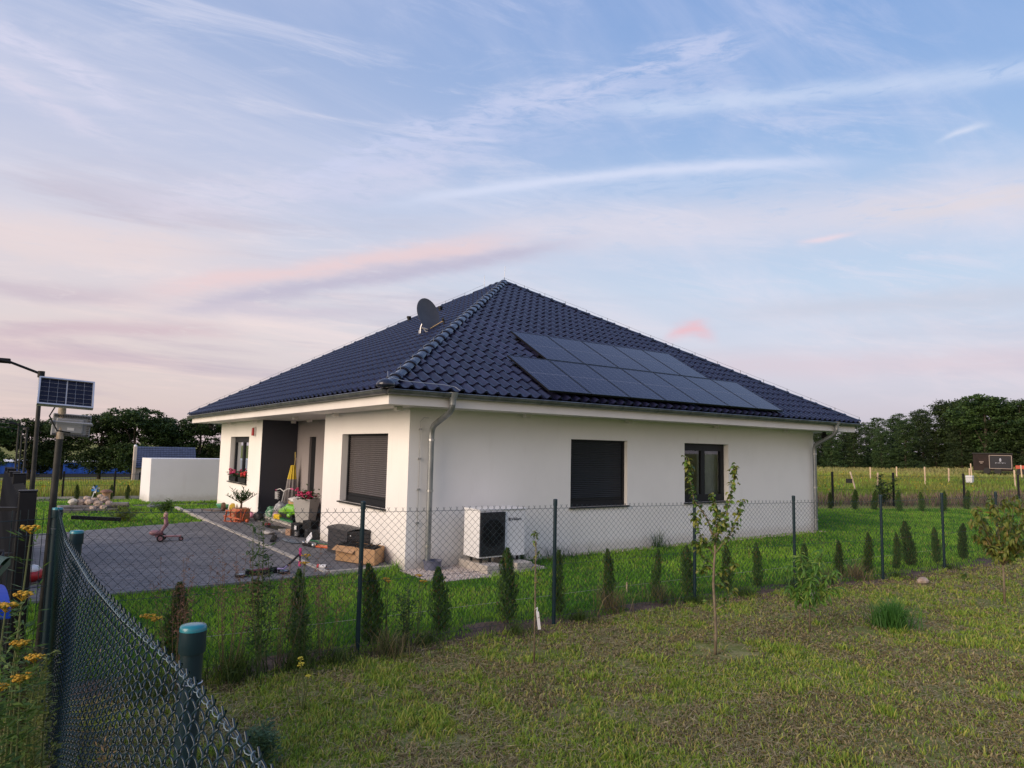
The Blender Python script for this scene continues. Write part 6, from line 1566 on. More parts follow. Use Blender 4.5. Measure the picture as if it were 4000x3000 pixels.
def make_tree(name, label, cat, group, blobs, n, size, cA, cB, h, seed, trunk_r=.22, flatten=1.0, limbs=6):
    g = np.random.default_rng(seed); rnd = random.Random(seed)
    t = thing(name, label, cat, (0, 0, 0), group)
    V, F_, T = crown_np(g, blobs, n, size, cA, cB, flatten); npmesh('crown', V, F_, M['crown'], t, tint=T)
    mb = MB().tube([(0, 0, -.5), (.05*h*.1, 0, h*.3), (0, .03*h*.1, h*.6), (0, 0, h*.88)], [trunk_r, trunk_r*.8, trunk_r*.5, trunk_r*.15], 8)
    mb.build('trunk', bark, t, smooth=True)
    for i in range(limbs):
        b = blobs[i % len(blobs)]; z0_ = h*(.25+.4*i/limbs)
        MB().tube([(0, 0, z0_), (b[0]*.5, b[1]*.5, z0_+(b[2]-z0_)*.6), (b[0]*1.05, b[1]*1.05, b[2]+b[5]*.3)], [trunk_r*.45, trunk_r*.28, trunk_r*.1], 5).build('limb', bark, t, smooth=True)
    return t
def pine_blobs(rnd, h, w_):
    out = []; 
    for i in range(9):
        f = .12+.86*i/8; r_ = w_*(1.0-.55*f)*rnd.uniform(.8, 1.15); a = rnd.uniform(0, 6.28); o_ = w_*.28*rnd.uniform(.2, 1)
        out.append((math.cos(a)*o_, math.sin(a)*o_, h*f-h*.03, r_, r_, h*.095*rnd.uniform(.9, 1.3)))
    return out
protos = []
for s_ in range(4):
    rnd = random.Random(100+s_); h = 8.6
    protos.append(make_tree('pine_tree', 'pine', 'tree', 'dark pines along the edge of the wood at right', pine_blobs(rnd, h, 2.7), 20000, .165, (.016, .036, .014), (.070, .112, .034), h, 200+s_, .18, .7))
def leafy_blobs(rnd, h, w_, n=11):
    out = []
    for i in range(n):
        a = rnd.uniform(0, 6.28); f = rnd.uniform(.28, .90); o_ = w_*.55*math.sqrt(max(0, 1-((f-.5)/.55)**2))*rnd.uniform(.4, 1)
        out.append((math.cos(a)*o_, math.sin(a)*o_, h*f, w_*rnd.uniform(.32, .46), w_*rnd.uniform(.32, .46), h*rnd.uniform(.09, .15)))
    return out
lprotos = []
for s_ in range(3):
    rnd = random.Random(300+s_); h = 10.5
    lprotos.append(make_tree('leafy_tree', 'leafy', 'tree', 'dark leafy trees behind the back garden', leafy_blobs(rnd, h, 5.0), 16000, .27, (.016, .036, .011), (.070, .115, .030), h, 330+s_, .28))
usedP = [False]*4; usedL = [False]*3
def put_tree(protos, used, k, x, y, z, s_, label, rz, group=None, sz=None):
    k = k % len(protos)
    if not used[k]: o = protos[k]; used[k] = True
    else: o = copy_tree(protos[k])
    o.location = (x, y, z); o.rotation_euler = (0, 0, rz); o.scale = (s_, s_, s_*(sz or 1)); o['label'] = label
    if group: o['group'] = group
    return o
rnd = random.Random(5)
def top_target(a):   # tree line height above the eye as tangent, by azimuth (deg)
    return np.interp(a, [14, 18, 20, 22.5, 25, 27, 30, 33, 36, 40], [.064, .068, .073, .066, .057, .053, .055, .052, .050, .048])
def where(a):
    for lim, t_ in ((15.5, 'just outside the right edge'), (17.5, 'at the very right edge'), (19.2, 'behind the machine'), (21.0, 'behind the trailer'), (22.8, 'left of the trailer'), (24.8, 'behind the tall stake'), (26.6, 'above the middle of the meadow'), (28.6, 'behind the leftmost stakes'), (30.5, 'above the leaning stake'), (32.5, 'right of the bungalow roof'), (34.5, 'beside the right downpipe')):
        if a < lim: return t_
    return 'hidden behind the bungalow'
i = 0
for row, (d0, hs) in enumerate(((99, .80), (106, .92), (114, 1.0))):
    a = 12.5+row*.7
    while a < 38:
        d = d0+rnd.uniform(-2, 2); x, y = CAM.x+d*math.cos(R(a)), CAM.y+d*math.sin(R(a)); z = float(gz(x, y))
        top = CAM.z+d*float(top_target(a))*hs*rnd.uniform(.84, 1.10); s_ = max(.55, (top-z)/8.9)
        put_tree(protos, usedP, rnd.randrange(4), x, y, z-.3, s_, ('dark green pine in the front row of the wood ', 'dark pine in the middle of the wood ', 'back row pine making the skyline of the wood ')[row]+where(a), rnd.uniform(0, 6.28))
        a += rnd.uniform(1.35, 1.9); i += 1
# one taller leafy tree group at the right end of the wood
for (a, d, hh, lab) in ((19.6, 97, 9.3, 'tall loose leafy tree rising above the pines near the right edge'), (17.6, 99, 8.6, 'leafy tree at the very right end of the wood'), (21.4, 101, 8.6, 'leafy tree left of the tallest tree on the wood edge')):
    x, y = CAM.x+d*math.cos(R(a)), CAM.y+d*math.sin(R(a)); z = float(gz(x, y)); put_tree(lprotos, usedL, i, x, y, z-.3, hh/10.6, lab, rnd.uniform(0, 6), 'leafy trees at the end of the wood'); i += 1
LT = [(91.6, 118, .018, 'dark tree partly hidden by the lamp posts at the far left'), (93.6, 120, .022, 'dark tree at the very left edge of the picture'), (89.4, 122, .024, 'dark tree directly behind the small solar flood light'), (87.6, 120, .029, 'dark leafy tree left of the tallest one behind the blue warehouse'), (85.3, 118, .034, 'dark leafy tree next to the tallest one, right of the flood light'), (83.2, 116, .044, 'tallest dark leafy tree behind the back garden'), (80.9, 118, .033, 'leafy tree between the tallest tree and the neighbour roof'),
      (78.8, 117, .034, 'leafy tree behind the neighbour house roof'), (76.9, 118, .030, 'dark leafy tree just left of the bungalow roof edge'), (75.0, 120, .026, 'dark tree partly hidden behind the left end of the bungalow'), (73.0, 122, .025, 'tree hidden mostly behind the bungalow wall')]
for (a, d, tn, lab) in LT:
    x, y = CAM.x+d*math.cos(R(a)), CAM.y+d*math.sin(R(a)); z = float(gz(x, y)); top = CAM.z+d*(tn+.006)
    put_tree(lprotos, usedL, rnd.randrange(3), x, y, z-.8, (top-z+.8)/10.6, lab, rnd.uniform(0, 6.28), 'dark leafy trees behind the back garden')

# ------------------------------------------------------------------ thujas
def thuja(seed):
    g = np.random.default_rng(seed); t = thing('thuja', 'thuja', 'shrub', (0, 0, 0), 'young thujas planted along the fence')
    n = 3600; z = g.uniform(0.02, 1, n)**.9; prof_ = np.interp(z, [0, .12, .35, .6, .85, 1], [.62, .92, 1, .84, .55, .12]); a = g.uniform(0, 2*PI, n)
    cl_ = np.floor(a*2.2+seed)*7.3+np.floor(z*11+np.sin(a*2)*1.5)*3.1; lob = 1+.20*np.sin(a*3+z*9+seed)+.34*(np.modf(np.sin(cl_*12.9898)*437.58)[0]); rr = .118*prof_*lob*np.sqrt(g.uniform(.12, 1.25, n))
    C_ = np.stack([rr*np.cos(a)+.03*np.sin(z*4+seed), rr*np.sin(a), z*.80+.04], 1)
    out = np.stack([np.cos(a), np.sin(a), np.full(n, 0)], 1); up_ = out*.45+np.array([[0, 0, 1]])+g.normal(0, .25, (n, 3)); up_ /= np.linalg.norm(up_, axis=1, keepdims=True)
    V, F_ = rot_quads(C_, out+g.normal(0, .5, (n, 3)), up_, g.uniform(.008, .018, n), g.uniform(.03, .065, n))
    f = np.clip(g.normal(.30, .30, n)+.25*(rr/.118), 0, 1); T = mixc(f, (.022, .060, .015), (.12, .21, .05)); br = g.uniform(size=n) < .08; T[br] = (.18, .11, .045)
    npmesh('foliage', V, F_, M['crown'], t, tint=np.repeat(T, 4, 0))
    MB().tube([(0, 0, 0), (.01, 0, .3), (0, 0, .7)], [.014, .010, .004], 6).build('trunk', bark, t)
    return t
tp = [thuja(s_) for s_ in (1, 2, 3, 4)]; ut = [False]*4
TH = [(-4.05, -3.42, .95, 'thuja tangled in weeds, leftmost behind the fence beyond the nearest teal post'), (-2.97, -3.50, .98, 'second thuja from the left, left of the first slim fence post'), (-2.26, -3.70, 1.05, 'tall weedy thuja just right of the first slim fence post'), (-1.45, -3.70, .88, 'bushy thuja in front of the gravel and downpipe'), (-.55, -3.72, .98, 'thuja left of the second slim fence post, before the heat pump'),
      (.19, -3.76, .95, 'slim thuja just right of the second slim fence post'), (1.0, -3.78, .90, 'narrow thuja before the wall between heat pump and shuttered window'), (2.01, -3.70, .82, 'brownish thuja below the dark shuttered window'), (2.63, -3.74, .78, 'dark thuja behind the third slim post'), (3.39, -3.85, .78, 'thuja right behind the pear sapling trunk'),
      (4.0, -3.95, .74, 'half brown thuja left of the fourth slim post'), (5.2, -4.02, .72, 'thuja behind the leafy peach sapling, right of the fourth post'), (6.05, -4.12, .78, 'brown thuja with dry stalks between the fourth and fifth posts'), (6.85, -4.2, .80, 'thuja beside the fifth slim post'), (7.73, -4.25, .84, 'pointed thuja first right of the fifth post'), (8.3, -4.22, .92, 'tallest pointed thuja between the fifth and sixth posts'), (9.3, -4.28, .82, 'thuja just right of the sixth slim post'), (10.3, -4.35, .86, 'thuja second right of the sixth post'), (11.4, -4.42, .84, 'thuja half hidden by the right hand sapling'), (12.6, -4.5, .84, 'thuja behind the right hand sapling crown'), (13.9, -4.6, .82, 'thuja at the right edge beyond the sapling')]
for i, (x, y, h, lab) in enumerate(TH):
    o = put_tree(tp, ut, i, x, y, 0, h/.86*random.uniform(.80, .96), lab, random.uniform(0, 6.28)); q_ = random.uniform(.62, .98); o.scale.x *= q_; o.scale.y *= q_*random.uniform(.85, 1.1); o.rotation_euler.x = random.gauss(0, .035); o.rotation_euler.y = random.gauss(0, .035)
FT = [(20.2, 4.0, 'far thuja first right of the bungalow corner'), (20.9, 3.4, 'far thuja second right of the bungalow corner'), (21.5, 2.95, 'far thuja third in the row behind the lawn'), (22.0, 2.3, 'far thuja in the middle of the back row'), (22.9, 1.9, 'far thuja fifth in the back row'), (23.9, 1.5, 'far thuja sixth in the back row'), (25.9, 1.45, 'far thuja last in the back row, by the third far post')]
for i, (x, y, lab) in enumerate(FT):
    put_tree(tp, ut, i+2, x, y, 0, random.uniform(.78, .98)*1.0, lab, random.uniform(0, 6), 'small thujas at the far side of the lawn')
for i, (x, y, lab) in enumerate(((-3.62, 17.9, 'tiny thuja by the back fence above the pale boulder'), (-3.11, 17.8, 'tiny thuja behind the pinwheel'), (-2.62, 17.5, 'tiny thuja behind the clay lantern'), (-2.12, 17.4, 'tiny thuja left of the garden wall'), (-4.9, 18.0, 'tiny thuja behind the flood light pole'))):
    put_tree(tp, ut, i, x, y, 0, .62, lab, random.uniform(0, 6), 'tiny thujas by the back fence')

# ------------------------------------------------------------------ saplings with separate leaves
def leaf_mesh(L, W, curl, name):
    K = 4; P = []; 
    for k in range(K+1):
        f = k/K; w_ = W*math.sin(PI*min(1, f*.92+.04))**.8*.5; x = L*f*math.cos(curl*f); z = -L*f*math.sin(curl*f)*.9
        P += [(x, -w_, z+w_*.45), (x, 0, z), (x, w_, z+w_*.45)]
    Fq = []
    for k in range(K): Fq += [(3*k, 3*k+3, 3*k+4, 3*k+1), (3*k+1, 3*k+4, 3*k+5, 3*k+2)]
    me = bpy.data.meshes.new(name); me.from_pydata(P, [], Fq); me.polygons.foreach_set('use_smooth', [True]*len(Fq)); me.update(); return me
def sapling(name, label, base, trunk, branches, leafmats, L, W, nleaf, tag_=None, seed=0, curl=(.5, 1.4), barkm=None):
    rnd = random.Random(seed); t = thing(name, label, 'sapling', base, 'young fruit trees planted in the mown plot'); B = Vector(base)
    MB().tube([B+Vector(p[:3]) for p in trunk], [p[3] for p in trunk], 8).build('trunk', barkm, t, smooth=True)
    metas = []
    for i in range(6):
        me = leaf_mesh(L*rnd.uniform(.8, 1.2), W*rnd.uniform(.85, 1.15), rnd.uniform(*curl), 'leaf'); me.materials.append(leafmats[i % len(leafmats)]); metas.append(me)
    tot = sum(max(b[2], .1) for b in branches)
    for (pts, r_, wgt) in branches:
        P = [B+Vector(p) for p in pts]
        sm = [P[0]]
        for i in range(len(P)-1):
            for q in (.5, 1.0): sm.append(P[i].lerp(P[i+1], q)+Vector((rnd.gauss(0, .006), rnd.gauss(0, .006), 0)))
        MB().tube(sm, [r_*(1-.75*i/(len(sm)-1)) for i in range(len(sm))], 6).build('branch', barkm, t, smooth=True)
        n = int(nleaf*wgt/tot)
        for k in range(n):
            f = rnd.uniform(.12, 1.0)**.85 if k > 5 else 1.0-.03*k; f = min(max(f, 0), .999)*(len(sm)-1); i = int(f); p = sm[i].lerp(sm[i+1], f-i)
            p = p+Vector((rnd.gauss(0, .012), rnd.gauss(0, .012), rnd.gauss(0, .012))); o = bpy.data.objects.new('leaf', metas[rnd.randrange(6)]); COL.objects.link(o); o.parent = t; o.location = p-B
            s_ = rnd.uniform(.7, 1.15); o.scale = (s_, s_, s_); o.rotation_euler = (rnd.gauss(0, .5), rnd.uniform(-.7, .5), rnd.uniform(0, 6.28))
    if tag_:
        MB().box(B+Vector(tag_[0]), tag_[1], M=Matrix.Rotation(tag_[2], 3, 'Y') @ Matrix.Rotation(R(-32), 3, 'Z')).build('label_tag', M['white_metal'], t)
        if len(tag_) > 3: MB().tube([B+Vector(q) for q in tag_[3]], .007, 5).build('tag_strap', M['white_metal'], t)
    return t
yb_ = pbr('young_bark', (.13, .10, .065), (.21, .165, .11), 10, .75, .2, 60); rb_ = pbr('red_twig', (.13, .05, .04), (.18, .08, .05), 10, .7)
pear_l = [leafmat('pear_leaf_green', (.10, .19, .03), .35, .4, (.14, .24, .04)), leafmat('pear_leaf_olive', (.19, .22, .035), .35, .4, (.25, .25, .05)), leafmat('pear_leaf_dark', (.035, .075, .018), .3, .4, (.05, .09, .02))]
rx = Vector((.575, -.818)) * 1.0   # to the right as seen from the camera side
def rv(u, z, d=0.0): return (u*.58+d*.815, -u*.815+d*.58, z)
sapling('pear_sapling', 'tallest young tree with round olive leaves standing before the lit window', (.56, -5.83, 0),
        [(0, 0, 0, .0165), (.008, -.006, .2, .0145), (.004, 0, .45, .0135), (-.010, .008, .7, .013), (-.004, .002, .9, .012), (.006, -.006, 1.05, .0105), (.0, .0, 1.2, .009)],
        [([rv(0, 1.15), rv(-.06, 1.35), rv(-.20, 1.55), rv(-.255, 1.80), rv(-.27, 2.0)], .009, 1.5), ([rv(0, 1.15), rv(.02, 1.4), rv(-.01, 1.62)], .008, 1.1), ([rv(0, 1.1), rv(.10, 1.35), rv(.17, 1.62), rv(.215, 1.93)], .009, 1.5), ([rv(0, 1.0), rv(.16, 1.22), rv(.30, 1.58)], .007, 1.0), ([rv(0, 1.0), rv(-.14, 1.2), rv(-.20, 1.42)], .007, 1.1),
         ([rv(0, .9), rv(-.14, 1.0), rv(-.20, 1.13)], .006, .9), ([rv(0, .8), rv(.10, .86), rv(.20, .92, .05)], .006, .9), ([rv(0, .85), rv(-.10, .88, .1), rv(-.15, .80, .12)], .005, .6), ([rv(0, .45), rv(-.05, .50), rv(-.09, .53)], .006, .08), ([rv(0, .45), rv(.09, .50), rv(.13, .60), rv(.2, .66)], .006, .35), ([rv(0, 1.1), rv(.05, 1.25, -.12), rv(.12, 1.35, -.2)], .006, .8), ([rv(0, 1.0), rv(.03, 1.25, .15), rv(.05, 1.45, .2)], .006, .8), ([rv(0, .7), rv(.08, .70, .1), rv(.16, .62, .1)], .005, .5)],
        pear_l, .056, .035, 760, seed=3, barkm=yb_)
pl_ = [leafmat('peach_leaf_green', (.14, .30, .04), .4, .4, (.18, .36, .06)), leafmat('peach_leaf_light', (.22, .36, .06), .4, .4, (.30, .38, .08)), leafmat('peach_leaf_dark', (.09, .20, .035), .35, .4)]
sapling('peach_sapling', 'small bushy sapling with long narrow bright leaves and a pale label', (2.27, -5.84, 0), [(0, 0, 0, .010), (.005, 0, .35, .009), (0, 0, .6, .007)],
        [([rv(0, .35), rv(-.08, .55), rv(-.22, .76)], .005, 1), ([rv(0, .4), rv(-.03, .65), rv(-.10, .88)], .005, 1), ([rv(0, .4), rv(.06, .65), rv(.16, .95)], .005, 1.2), ([rv(0, .35), rv(.14, .55), rv(.30, .74)], .005, 1.1), ([rv(0, .35), rv(.15, .42), rv(.26, .52)], .005, .9), ([rv(0, .4), rv(0.05, .6, .12), rv(.05, .8, .2)], .005, .8), ([rv(0, .35), rv(-.1, .42), rv(-.2, .50)], .005, .8), ([rv(0, .3), rv(.0, .5, -.15), rv(.02, .66, -.2)], .005, .8), ([rv(0, .25), rv(-.06, .35), rv(-.12, .38)], .004, .4)],
        pl_, .125, .020, 560, tag_=((.02, -.03, .42), (.055, .004, .15), .1), seed=4, barkm=yb_, curl=(.5, 1.3))
ap_l = [leafmat('plum_leaf_olive', (.13, .17, .03), .3, .45, (.19, .21, .045)), leafmat('plum_leaf_rust', (.17, .13, .035), .3, .45, (.20, .16, .04)), leafmat('plum_leaf_green', (.07, .13, .03), .3, .45)]
bR = [([rv(0, .55), rv(u*.5, .85+z*.3, d*.6), rv(u, 1.0+z, d)], .007, 1.0) for (u, z, d) in ((-.12, .52, 0), (.10, .50, .1), (.33, .46, 0), (-.36, .18, 0), (-.26, .34, .15), (-.30, -.05, .1), (.40, .25, .1), (.46, .05, 0), (.28, .35, -.3), (0, .3, -.35), (-.15, .2, .35), (.15, .2, .38), (.30, -.12, .0), (.05, .0, -.3), (-.1, .40, -.15), (.20, .55, .0), (-.2, -.2, -.1), (.4, -.1, -.2))]
bR.append(([rv(0, .18), rv(-.2, .22), rv(-.42, .38), rv(-.48, .40)], .007, .35))
sapling('plum_sapling', 'wide crowned sapling with drooping olive and rusty leaves near the right edge', (6.1, -6.49, 0), [(0, 0, 0, .017), (.01, 0, .35, .015), (0, 0, .7, .013), (0, 0, .9, .008)], bR, [ap_l[0], ap_l[2], ap_l[0], ap_l[2], ap_l[1], ap_l[0]], .115, .038, 1000, seed=6, barkm=yb_, curl=(.7, 1.8))
sapling('whip_sapling', 'thin bare stemmed sapling with a hanging white tag left of the second slim post', (-1.22, -5.12, 0), [(0, 0, 0, .010), (.004, 0, .5, .009), (0, .004, .9, .007), (.0, 0, 1.16, .005)],
        [([(0, 0, 1.10), (.01, 0, 1.20), (.0, .01, 1.24)], .004, .8), ([(0, 0, .5), (0, 0, .8), (0, .0, 1.1)], .004, .9), ([(0, 0, .42), (.06, -.07, .50)], .003, .15), ([(0, 0, .75), (.03, -.05, .82)], .003, .2)], pear_l, .050, .018, 62, tag_=((.022, -.03, .42), (.028, .003, .17), -.16, [(0, 0, .52), (.02, -.012, .54), (.012, -.02, .50)]), seed=8, barkm=yb_)

# ------------------------------------------------------------------ weeds, clumps, tansy
def tuft(name, label, x, y, n, h, spread, wd_, lean, cA, cB, seed, cat='weeds', tipc=None, group=None):
    g = np.random.default_rng(seed); r_ = np.abs(g.normal(0, spread, n)); a = g.uniform(0, 2*PI, n)
    X, Y = x+r_*np.cos(a), y+r_*np.sin(a); H = h*g.uniform(.45, 1.05, n); col = mixc(g.uniform(size=n), cA, cB)
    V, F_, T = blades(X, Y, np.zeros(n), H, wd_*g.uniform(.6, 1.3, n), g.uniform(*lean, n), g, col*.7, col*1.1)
    return tag(npmesh(name, V, F_, M['blade'], tint=T), label, cat, group)
tuft('grass_clump', 'dark green grass clump standing alone on the mown plot at right', 3.32, -6.27, 800, .40, .12, .009, (.1, 1.0), (.05, .16, .03), (.11, .26, .05), 1, 'grass clump')
WG = 'grass tufts at the foot of the chain link fence'
for i, (x, y, n, h, lab, dry) in enumerate(((-4.4, -4.15, 300, .50, 'long grass at the foot of the corner behind the nearest teal post', .3), (-3.7, -4.1, 320, .45, 'rank grass under the leftmost thuja', .3), (-3.15, -4.08, 240, .32, 'dark grass tuft between the weeds and the second thuja', .2), (-2.75, -4.08, 200, .26, 'grass tuft below the second thuja', .3), (-2.25, -4.12, 260, .40, 'dry and green stalks around the third thuja', .6), (-1.75, -4.0, 200, .24, 'broad leaved tuft right of the third thuja', .1),
                                        (-.72, -4.15, 160, .22, 'green blades below the thuja left of the second post', .1), (.25, -4.1, 170, .24, 'green blades at the foot of the second post', .1), (.95, -3.95, 120, .55, 'pale tall stalks before the heat pump wall', .8), (1.9, -3.9, 130, .50, 'tall grass stalks right of the shuttered window thuja', .5), (2.3, -4.15, 200, .22, 'grass tuft at the foot of the third post', .2), (3.3, -4.2, 200, .22, 'grass tuft below the thuja behind the pear sapling', .2), (4.5, -4.25, 180, .26, 'grass tuft at the foot of the fourth post', .3), (5.3, -4.3, 180, .45, 'stalky tuft behind the peach sapling', .5), (6.15, -4.35, 170, .50, 'dry stalks beside the brown thuja', .9), (7.0, -4.6, 150, .2, 'low tuft at the fifth post', .3), (8.8, -4.7, 150, .2, 'low tuft at the sixth post', .3))):
    tuft('grass_tuft', lab, x, y, n, h*.78, .16, .008, (.15, 1.0), (.045, .09, .02) if dry < .7 else (.22, .17, .08), (.10, .15, .03) if dry < .5 else (.32, .25, .13), 40+i, 'grass tuft', group=WG)
for i, (x, y, n, h, sp, lab) in enumerate(((1.4, -.12, 90, .30, .25, 'grass blades growing at the wall beside the heat pump'), (2.25, -.25, 60, .30, .06, 'dark leaves at the right foot of the heat pump'), (3.2, -.12, 90, .26, .3, 'thin grass at the wall below the shuttered window'), (5.9, -.2, 70, .50, .15, 'tall weed against the wall between the two windows'))):
    tuft('wall_weeds', lab, x, y, n, h, sp, .010, (.1, .7), (.03, .08, .02), (.07, .14, .03), 80+i, 'weeds', group='weeds growing along the long white wall')
def leafy_weed(name, label, x, y, h, nst, sp, cA, cB, seed, cat='weed', flower=None, group=None, z0=0.0, leafs=34, stemc=(.10, .12, .04), heads=True, ls=.055, drop=0.0, sr=1.0, fmin=.12):
    rnd = random.Random(seed); t = thing(name, label, cat, (x, y, z0), group); g = np.random.default_rng(seed)
    st = MB(); Cc, Uu, Nn = [], [], []; tops = []
    for i in range(nst):
        a = rnd.uniform(0, 6.28); s_ = rnd.uniform(0, sp); b = Vector((x+math.cos(a)*s_*.3, y+math.sin(a)*s_*.3, z0)); hh = h*rnd.uniform(.7, 1.05); tp_ = b+Vector((math.cos(a)*s_, math.sin(a)*s_, hh)); m_ = b.lerp(tp_, .5)+Vector((rnd.gauss(0, .02), rnd.gauss(0, .02), 0))
        st.tube([b, m_, tp_], [.006*sr, .0045*sr, .0025*sr], 5); tops.append(tp_)
        for k in range(leafs):
            f = rnd.uniform(fmin, 1.0); p = (b.lerp(m_, f*2) if f < .5 else m_.lerp(tp_, f*2-1)); aa_ = rnd.uniform(0, 6.28); d = Vector((math.cos(aa_), math.sin(aa_), rnd.uniform(.0, .7)-drop)).normalized(); ln = ls*rnd.uniform(.5, 1.4)*(1.2-.6*f)
            for q in range(3): c = p+d*ln*(.5+q*.7); Cc.append(tuple(c+Vector((rnd.gauss(0, .008), rnd.gauss(0, .008), rnd.gauss(0, .008))))); Uu.append(tuple(d+Vector((rnd.gauss(0, .5), rnd.gauss(0, .5), rnd.gauss(0, .2))))); Nn.append((rnd.gauss(0, .5), rnd.gauss(0, .5), 1))
    st.build('stem', pbr('weed_stem', stemc) if 'weed_stem' not in bpy.data.materials or stemc != (.10, .12, .04) else bpy.data.materials['weed_stem'], t)
    if Cc:
        n = len(Cc); U = np.array(Uu); U /= np.linalg.norm(U, axis=1, keepdims=True)
        V, F_ = rot_quads(np.array(Cc), np.array(Nn), U, g.uniform(.007, .017, n)*ls/.055, g.uniform(.03, .06, n)*ls/.055)
        npmesh('foliage', V, F_, M['leaf_tint'], t, tint=np.repeat(mixc(g.uniform(size=n), cA, cB), 4, 0))
    if flower:
        for tp_ in tops:
            m_ = MB()
            for k in range(flower[1]):
                a = rnd.uniform(0, 6.28); r_ = flower[2]*math.sqrt(rnd.random()); c = tp_+Vector((math.cos(a)*r_, math.sin(a)*r_, .012+rnd.gauss(0, .003)-r_*.12)); m_.sph(c, flower[3]*rnd.uniform(.8, 1.15), 7, 4, (1, 1, .55))
                if k % 3 == 0: m_.tube([tp_+Vector((0, 0, -.018)), c], .0012, 3, caps=False)
            m_.build('flower_head', flower[0], t, smooth=True)
    return t
TY = pbr('tansy_yellow', (.42, .22, .008), (.52, .32, .015), 40, .7, rand=.1)
TG = 'yellow tansy plants at the left edge'
for i, (x, y, h, n, lab) in enumerate(((-5.31, -7.22, 1.62, 2, 'tallest tansy with broad flat yellow heads by the black post'), (-5.25, -7.3, 1.50, 2, 'tansy with yellow heads right of the bins against the mesh'), (-5.33, -7.5, 1.46, 2, 'lower tansy with yellow heads before the blue bin'), (-5.24, -7.05, 1.52, 1, 'single stemmed tansy touching the chain link mesh'), (-5.42, -6.9, 1.60, 1, 'tansy at the picture edge above the green bin'))):
    leafy_weed('tansy', lab, x, y, h, n, .05, (.045, .10, .02), (.10, .17, .035), 500+i, 'flowering weed', (TY, 40, .033, .0065), TG, leafs=110, ls=.050)
GW = 'dense weeds between the bins and the mesh'
for i, (x, y, h, n, a_, b_, lab) in enumerate(((-5.17, -7.1, 1.15, 8, (.09, .15, .035), (.20, .23, .06), 'greenish dense weed growing against the near mesh'), (-5.15, -7.6, 1.0, 9, (.14, .11, .045), (.30, .19, .09), 'brownish weed against the middle of the near mesh'), (-5.20, -8.0, .78, 9, (.16, .10, .05), (.36, .21, .11), 'brown dead weed low against the near mesh'), (-5.30, -7.75, .7, 7, (.05, .10, .02), (.12, .15, .03), 'low green weed under the tansy'), (-5.16, -6.2, 1.25, 8, (.14, .12, .045), (.30, .21, .09), 'tall brownish weed against the far part of the near mesh'), (-5.34, -8.3, .42, 8, (.06, .10, .02), (.14, .15, .035), 'knee high weed at the bottom left corner'), (-5.45, -7.3, .9, 6, (.04, .09, .02), (.10, .16, .03), 'green weed beside the bins'))):
    leafy_weed('tall_weed', lab, x-.05, y, h, n, .20, a_, b_, 520+i, 'weed', None, GW, leafs=190, ls=.034)
leafy_weed('ragged_weed', 'tall dark green weed in the fence between the first two thujas', -3.45, -4.05, 1.30, 5, .16, (.03, .07, .015), (.07, .13, .03), 540, 'weed', None, 'tall weeds in the fence at left', leafs=60, ls=.07)
leafy_weed('ragged_weed', 'bushy green weed right of the tall one behind the near teal post', -3.05, -3.95, .55, 5, .15, (.04, .09, .018), (.08, .14, .03), 541, 'weed', None, 'tall weeds in the fence at left', leafs=50)
leafy_weed('ragged_weed', 'broad green weed right of the third thuja', -1.95, -3.9, .62, 5, .16, (.03, .075, .018), (.06, .12, .03), 542, 'weed', None, 'tall weeds in the fence at left', leafs=44)
for i, (x, y, h, lab) in enumerate(((-4.15, -4.0, 1.12, 'reddish dry seeding weed nearest the teal posts'), (-3.75, -4.02, 1.15, 'reddish dry seeding weed over the leftmost thuja'), (-3.3, -4.0, 1.05, 'reddish dry weed behind the tall green weed'), (-2.85, -3.9, .95, 'reddish dry weed left of the second thuja'))):
    leafy_weed('dry_weed', lab, x, y, h, 11, .34, (.16, .075, .045), (.32, .19, .12), 560+i, 'dry weed', None, 'dry reddish weeds in the fence', leafs=26, stemc=(.15, .09, .055), ls=.035, sr=.42, fmin=.45)
leafy_weed('yellow_flower', 'yellow flowering weed alone on the mown grass in front', -3.43, -5.07, .36, 4, .07, (.08, .14, .02), (.13, .2, .03), 580, 'flower', (pbr('sulphur_yellow', (.50, .42, .02), (.55, .48, .05), 30, .6), 10, .022, .007), leafs=8, ls=.03)
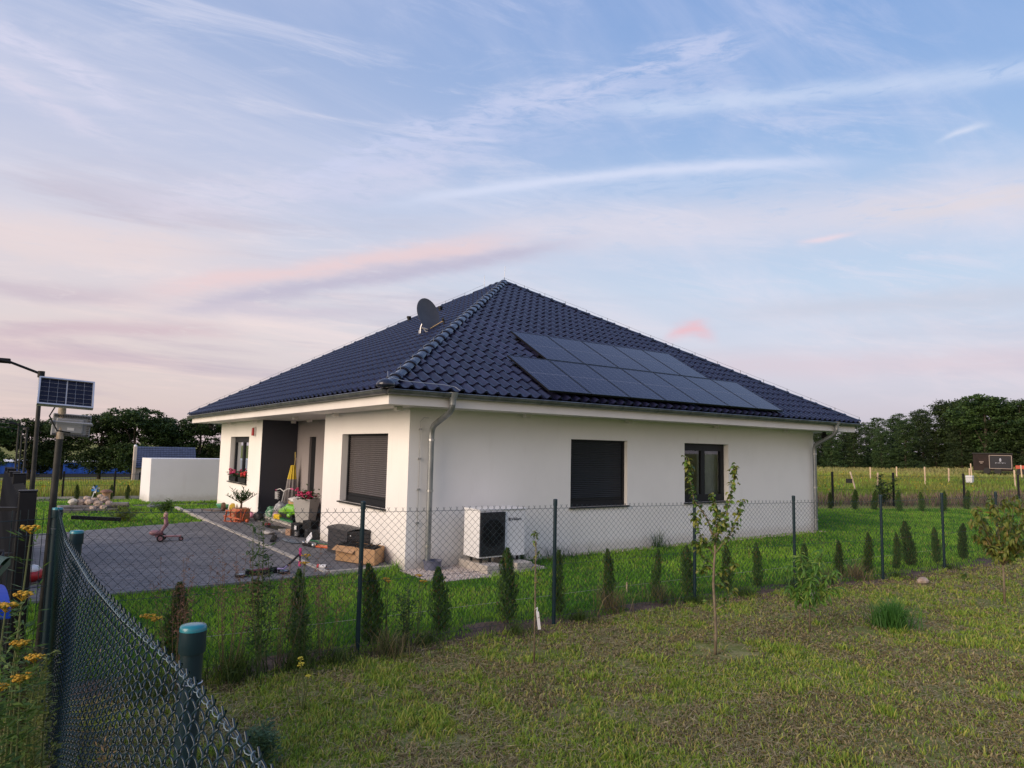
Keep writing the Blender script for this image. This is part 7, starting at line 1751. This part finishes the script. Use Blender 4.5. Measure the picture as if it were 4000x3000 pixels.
for i, (x, y, h, lab) in enumerate(((-3.0, -3.72, 1.02, 'yellow tansy heads in front of the walkway kerb'), (-2.10, -3.75, .78, 'yellow tansy head right of the third thuja'), (-1.75, -3.75, .78, 'yellow tansy head before the gravel'), (-4.55, -5.2, .92, 'small yellow heads seen through the near mesh'))):
    leafy_weed('tansy', lab, x, y, h, 2, .07, (.04, .09, .02), (.08, .14, .03), 590+i, 'flowering weed', (TY, 30, .045, .008), 'yellow tansy plants in the fence', leafs=10)
leafy_weed('pine_seedling', 'small blue green pine seedling in the grass by the nearest post', -3.98, -5.86, .24, 7, .13, (.05, .11, .05), (.09, .16, .08), 600, 'seedling', None, None, leafs=60, ls=.05)
leafy_weed('pine_seedling', 'second pale green seedling behind the mesh under the nearest post', -4.45, -6.2, .22, 6, .13, (.05, .11, .05), (.09, .16, .08), 601, 'seedling', None, None, leafs=55, ls=.05)
leafy_weed('meadow_shrub', 'thin dark shrub at the second far fence post', 24.6, 4.1, 1.25, 6, .5, (.02, .05, .012), (.05, .09, .02), 610, 'shrub', None, None, leafs=60, ls=.16)
leafy_weed('garden_shrub', 'low yellowish shrub on the grass left of the driveway toy', -3.1, 9.6, .42, 9, .35, (.10, .15, .025), (.20, .22, .04), 611, 'shrub', None, None, leafs=40, ls=.10)
leafy_weed('garden_shrub', 'small green shrub at the edge of the driveway kerb', -1.75, 11.9, .35, 8, .3, (.05, .11, .02), (.09, .16, .03), 612, 'shrub', None, None, leafs=36, ls=.10)
tag(MB().sph((6.78, -5.12, .05), .09, 9, 7, (1.3, .9, .7), .08).build('field_stone', rock), 'pinkish stone lying alone in the grass right of the fifth post', 'stone')
# white lawn string between short pegs
for i in range(1): 
    t = thing('border_string', 'pale string stretched just above the lawn behind the thujas', 'string', (4, -3.3, .1))
    MB().tube([(-4.6, -2.95, .13), (-1.5, -3.05, .10), (2, -3.15, .10), (6, -3.4, .10), (11, -3.7, .1)], .0022, 5).build('string', M['concrete'], t)
    for (x, y) in ((-4.6, -2.95), (2, -3.15), (11, -3.7)): MB().cyl((x, y, 0), (x, y, .15), .01, n=6).build('peg', M['raw_wood'], t)
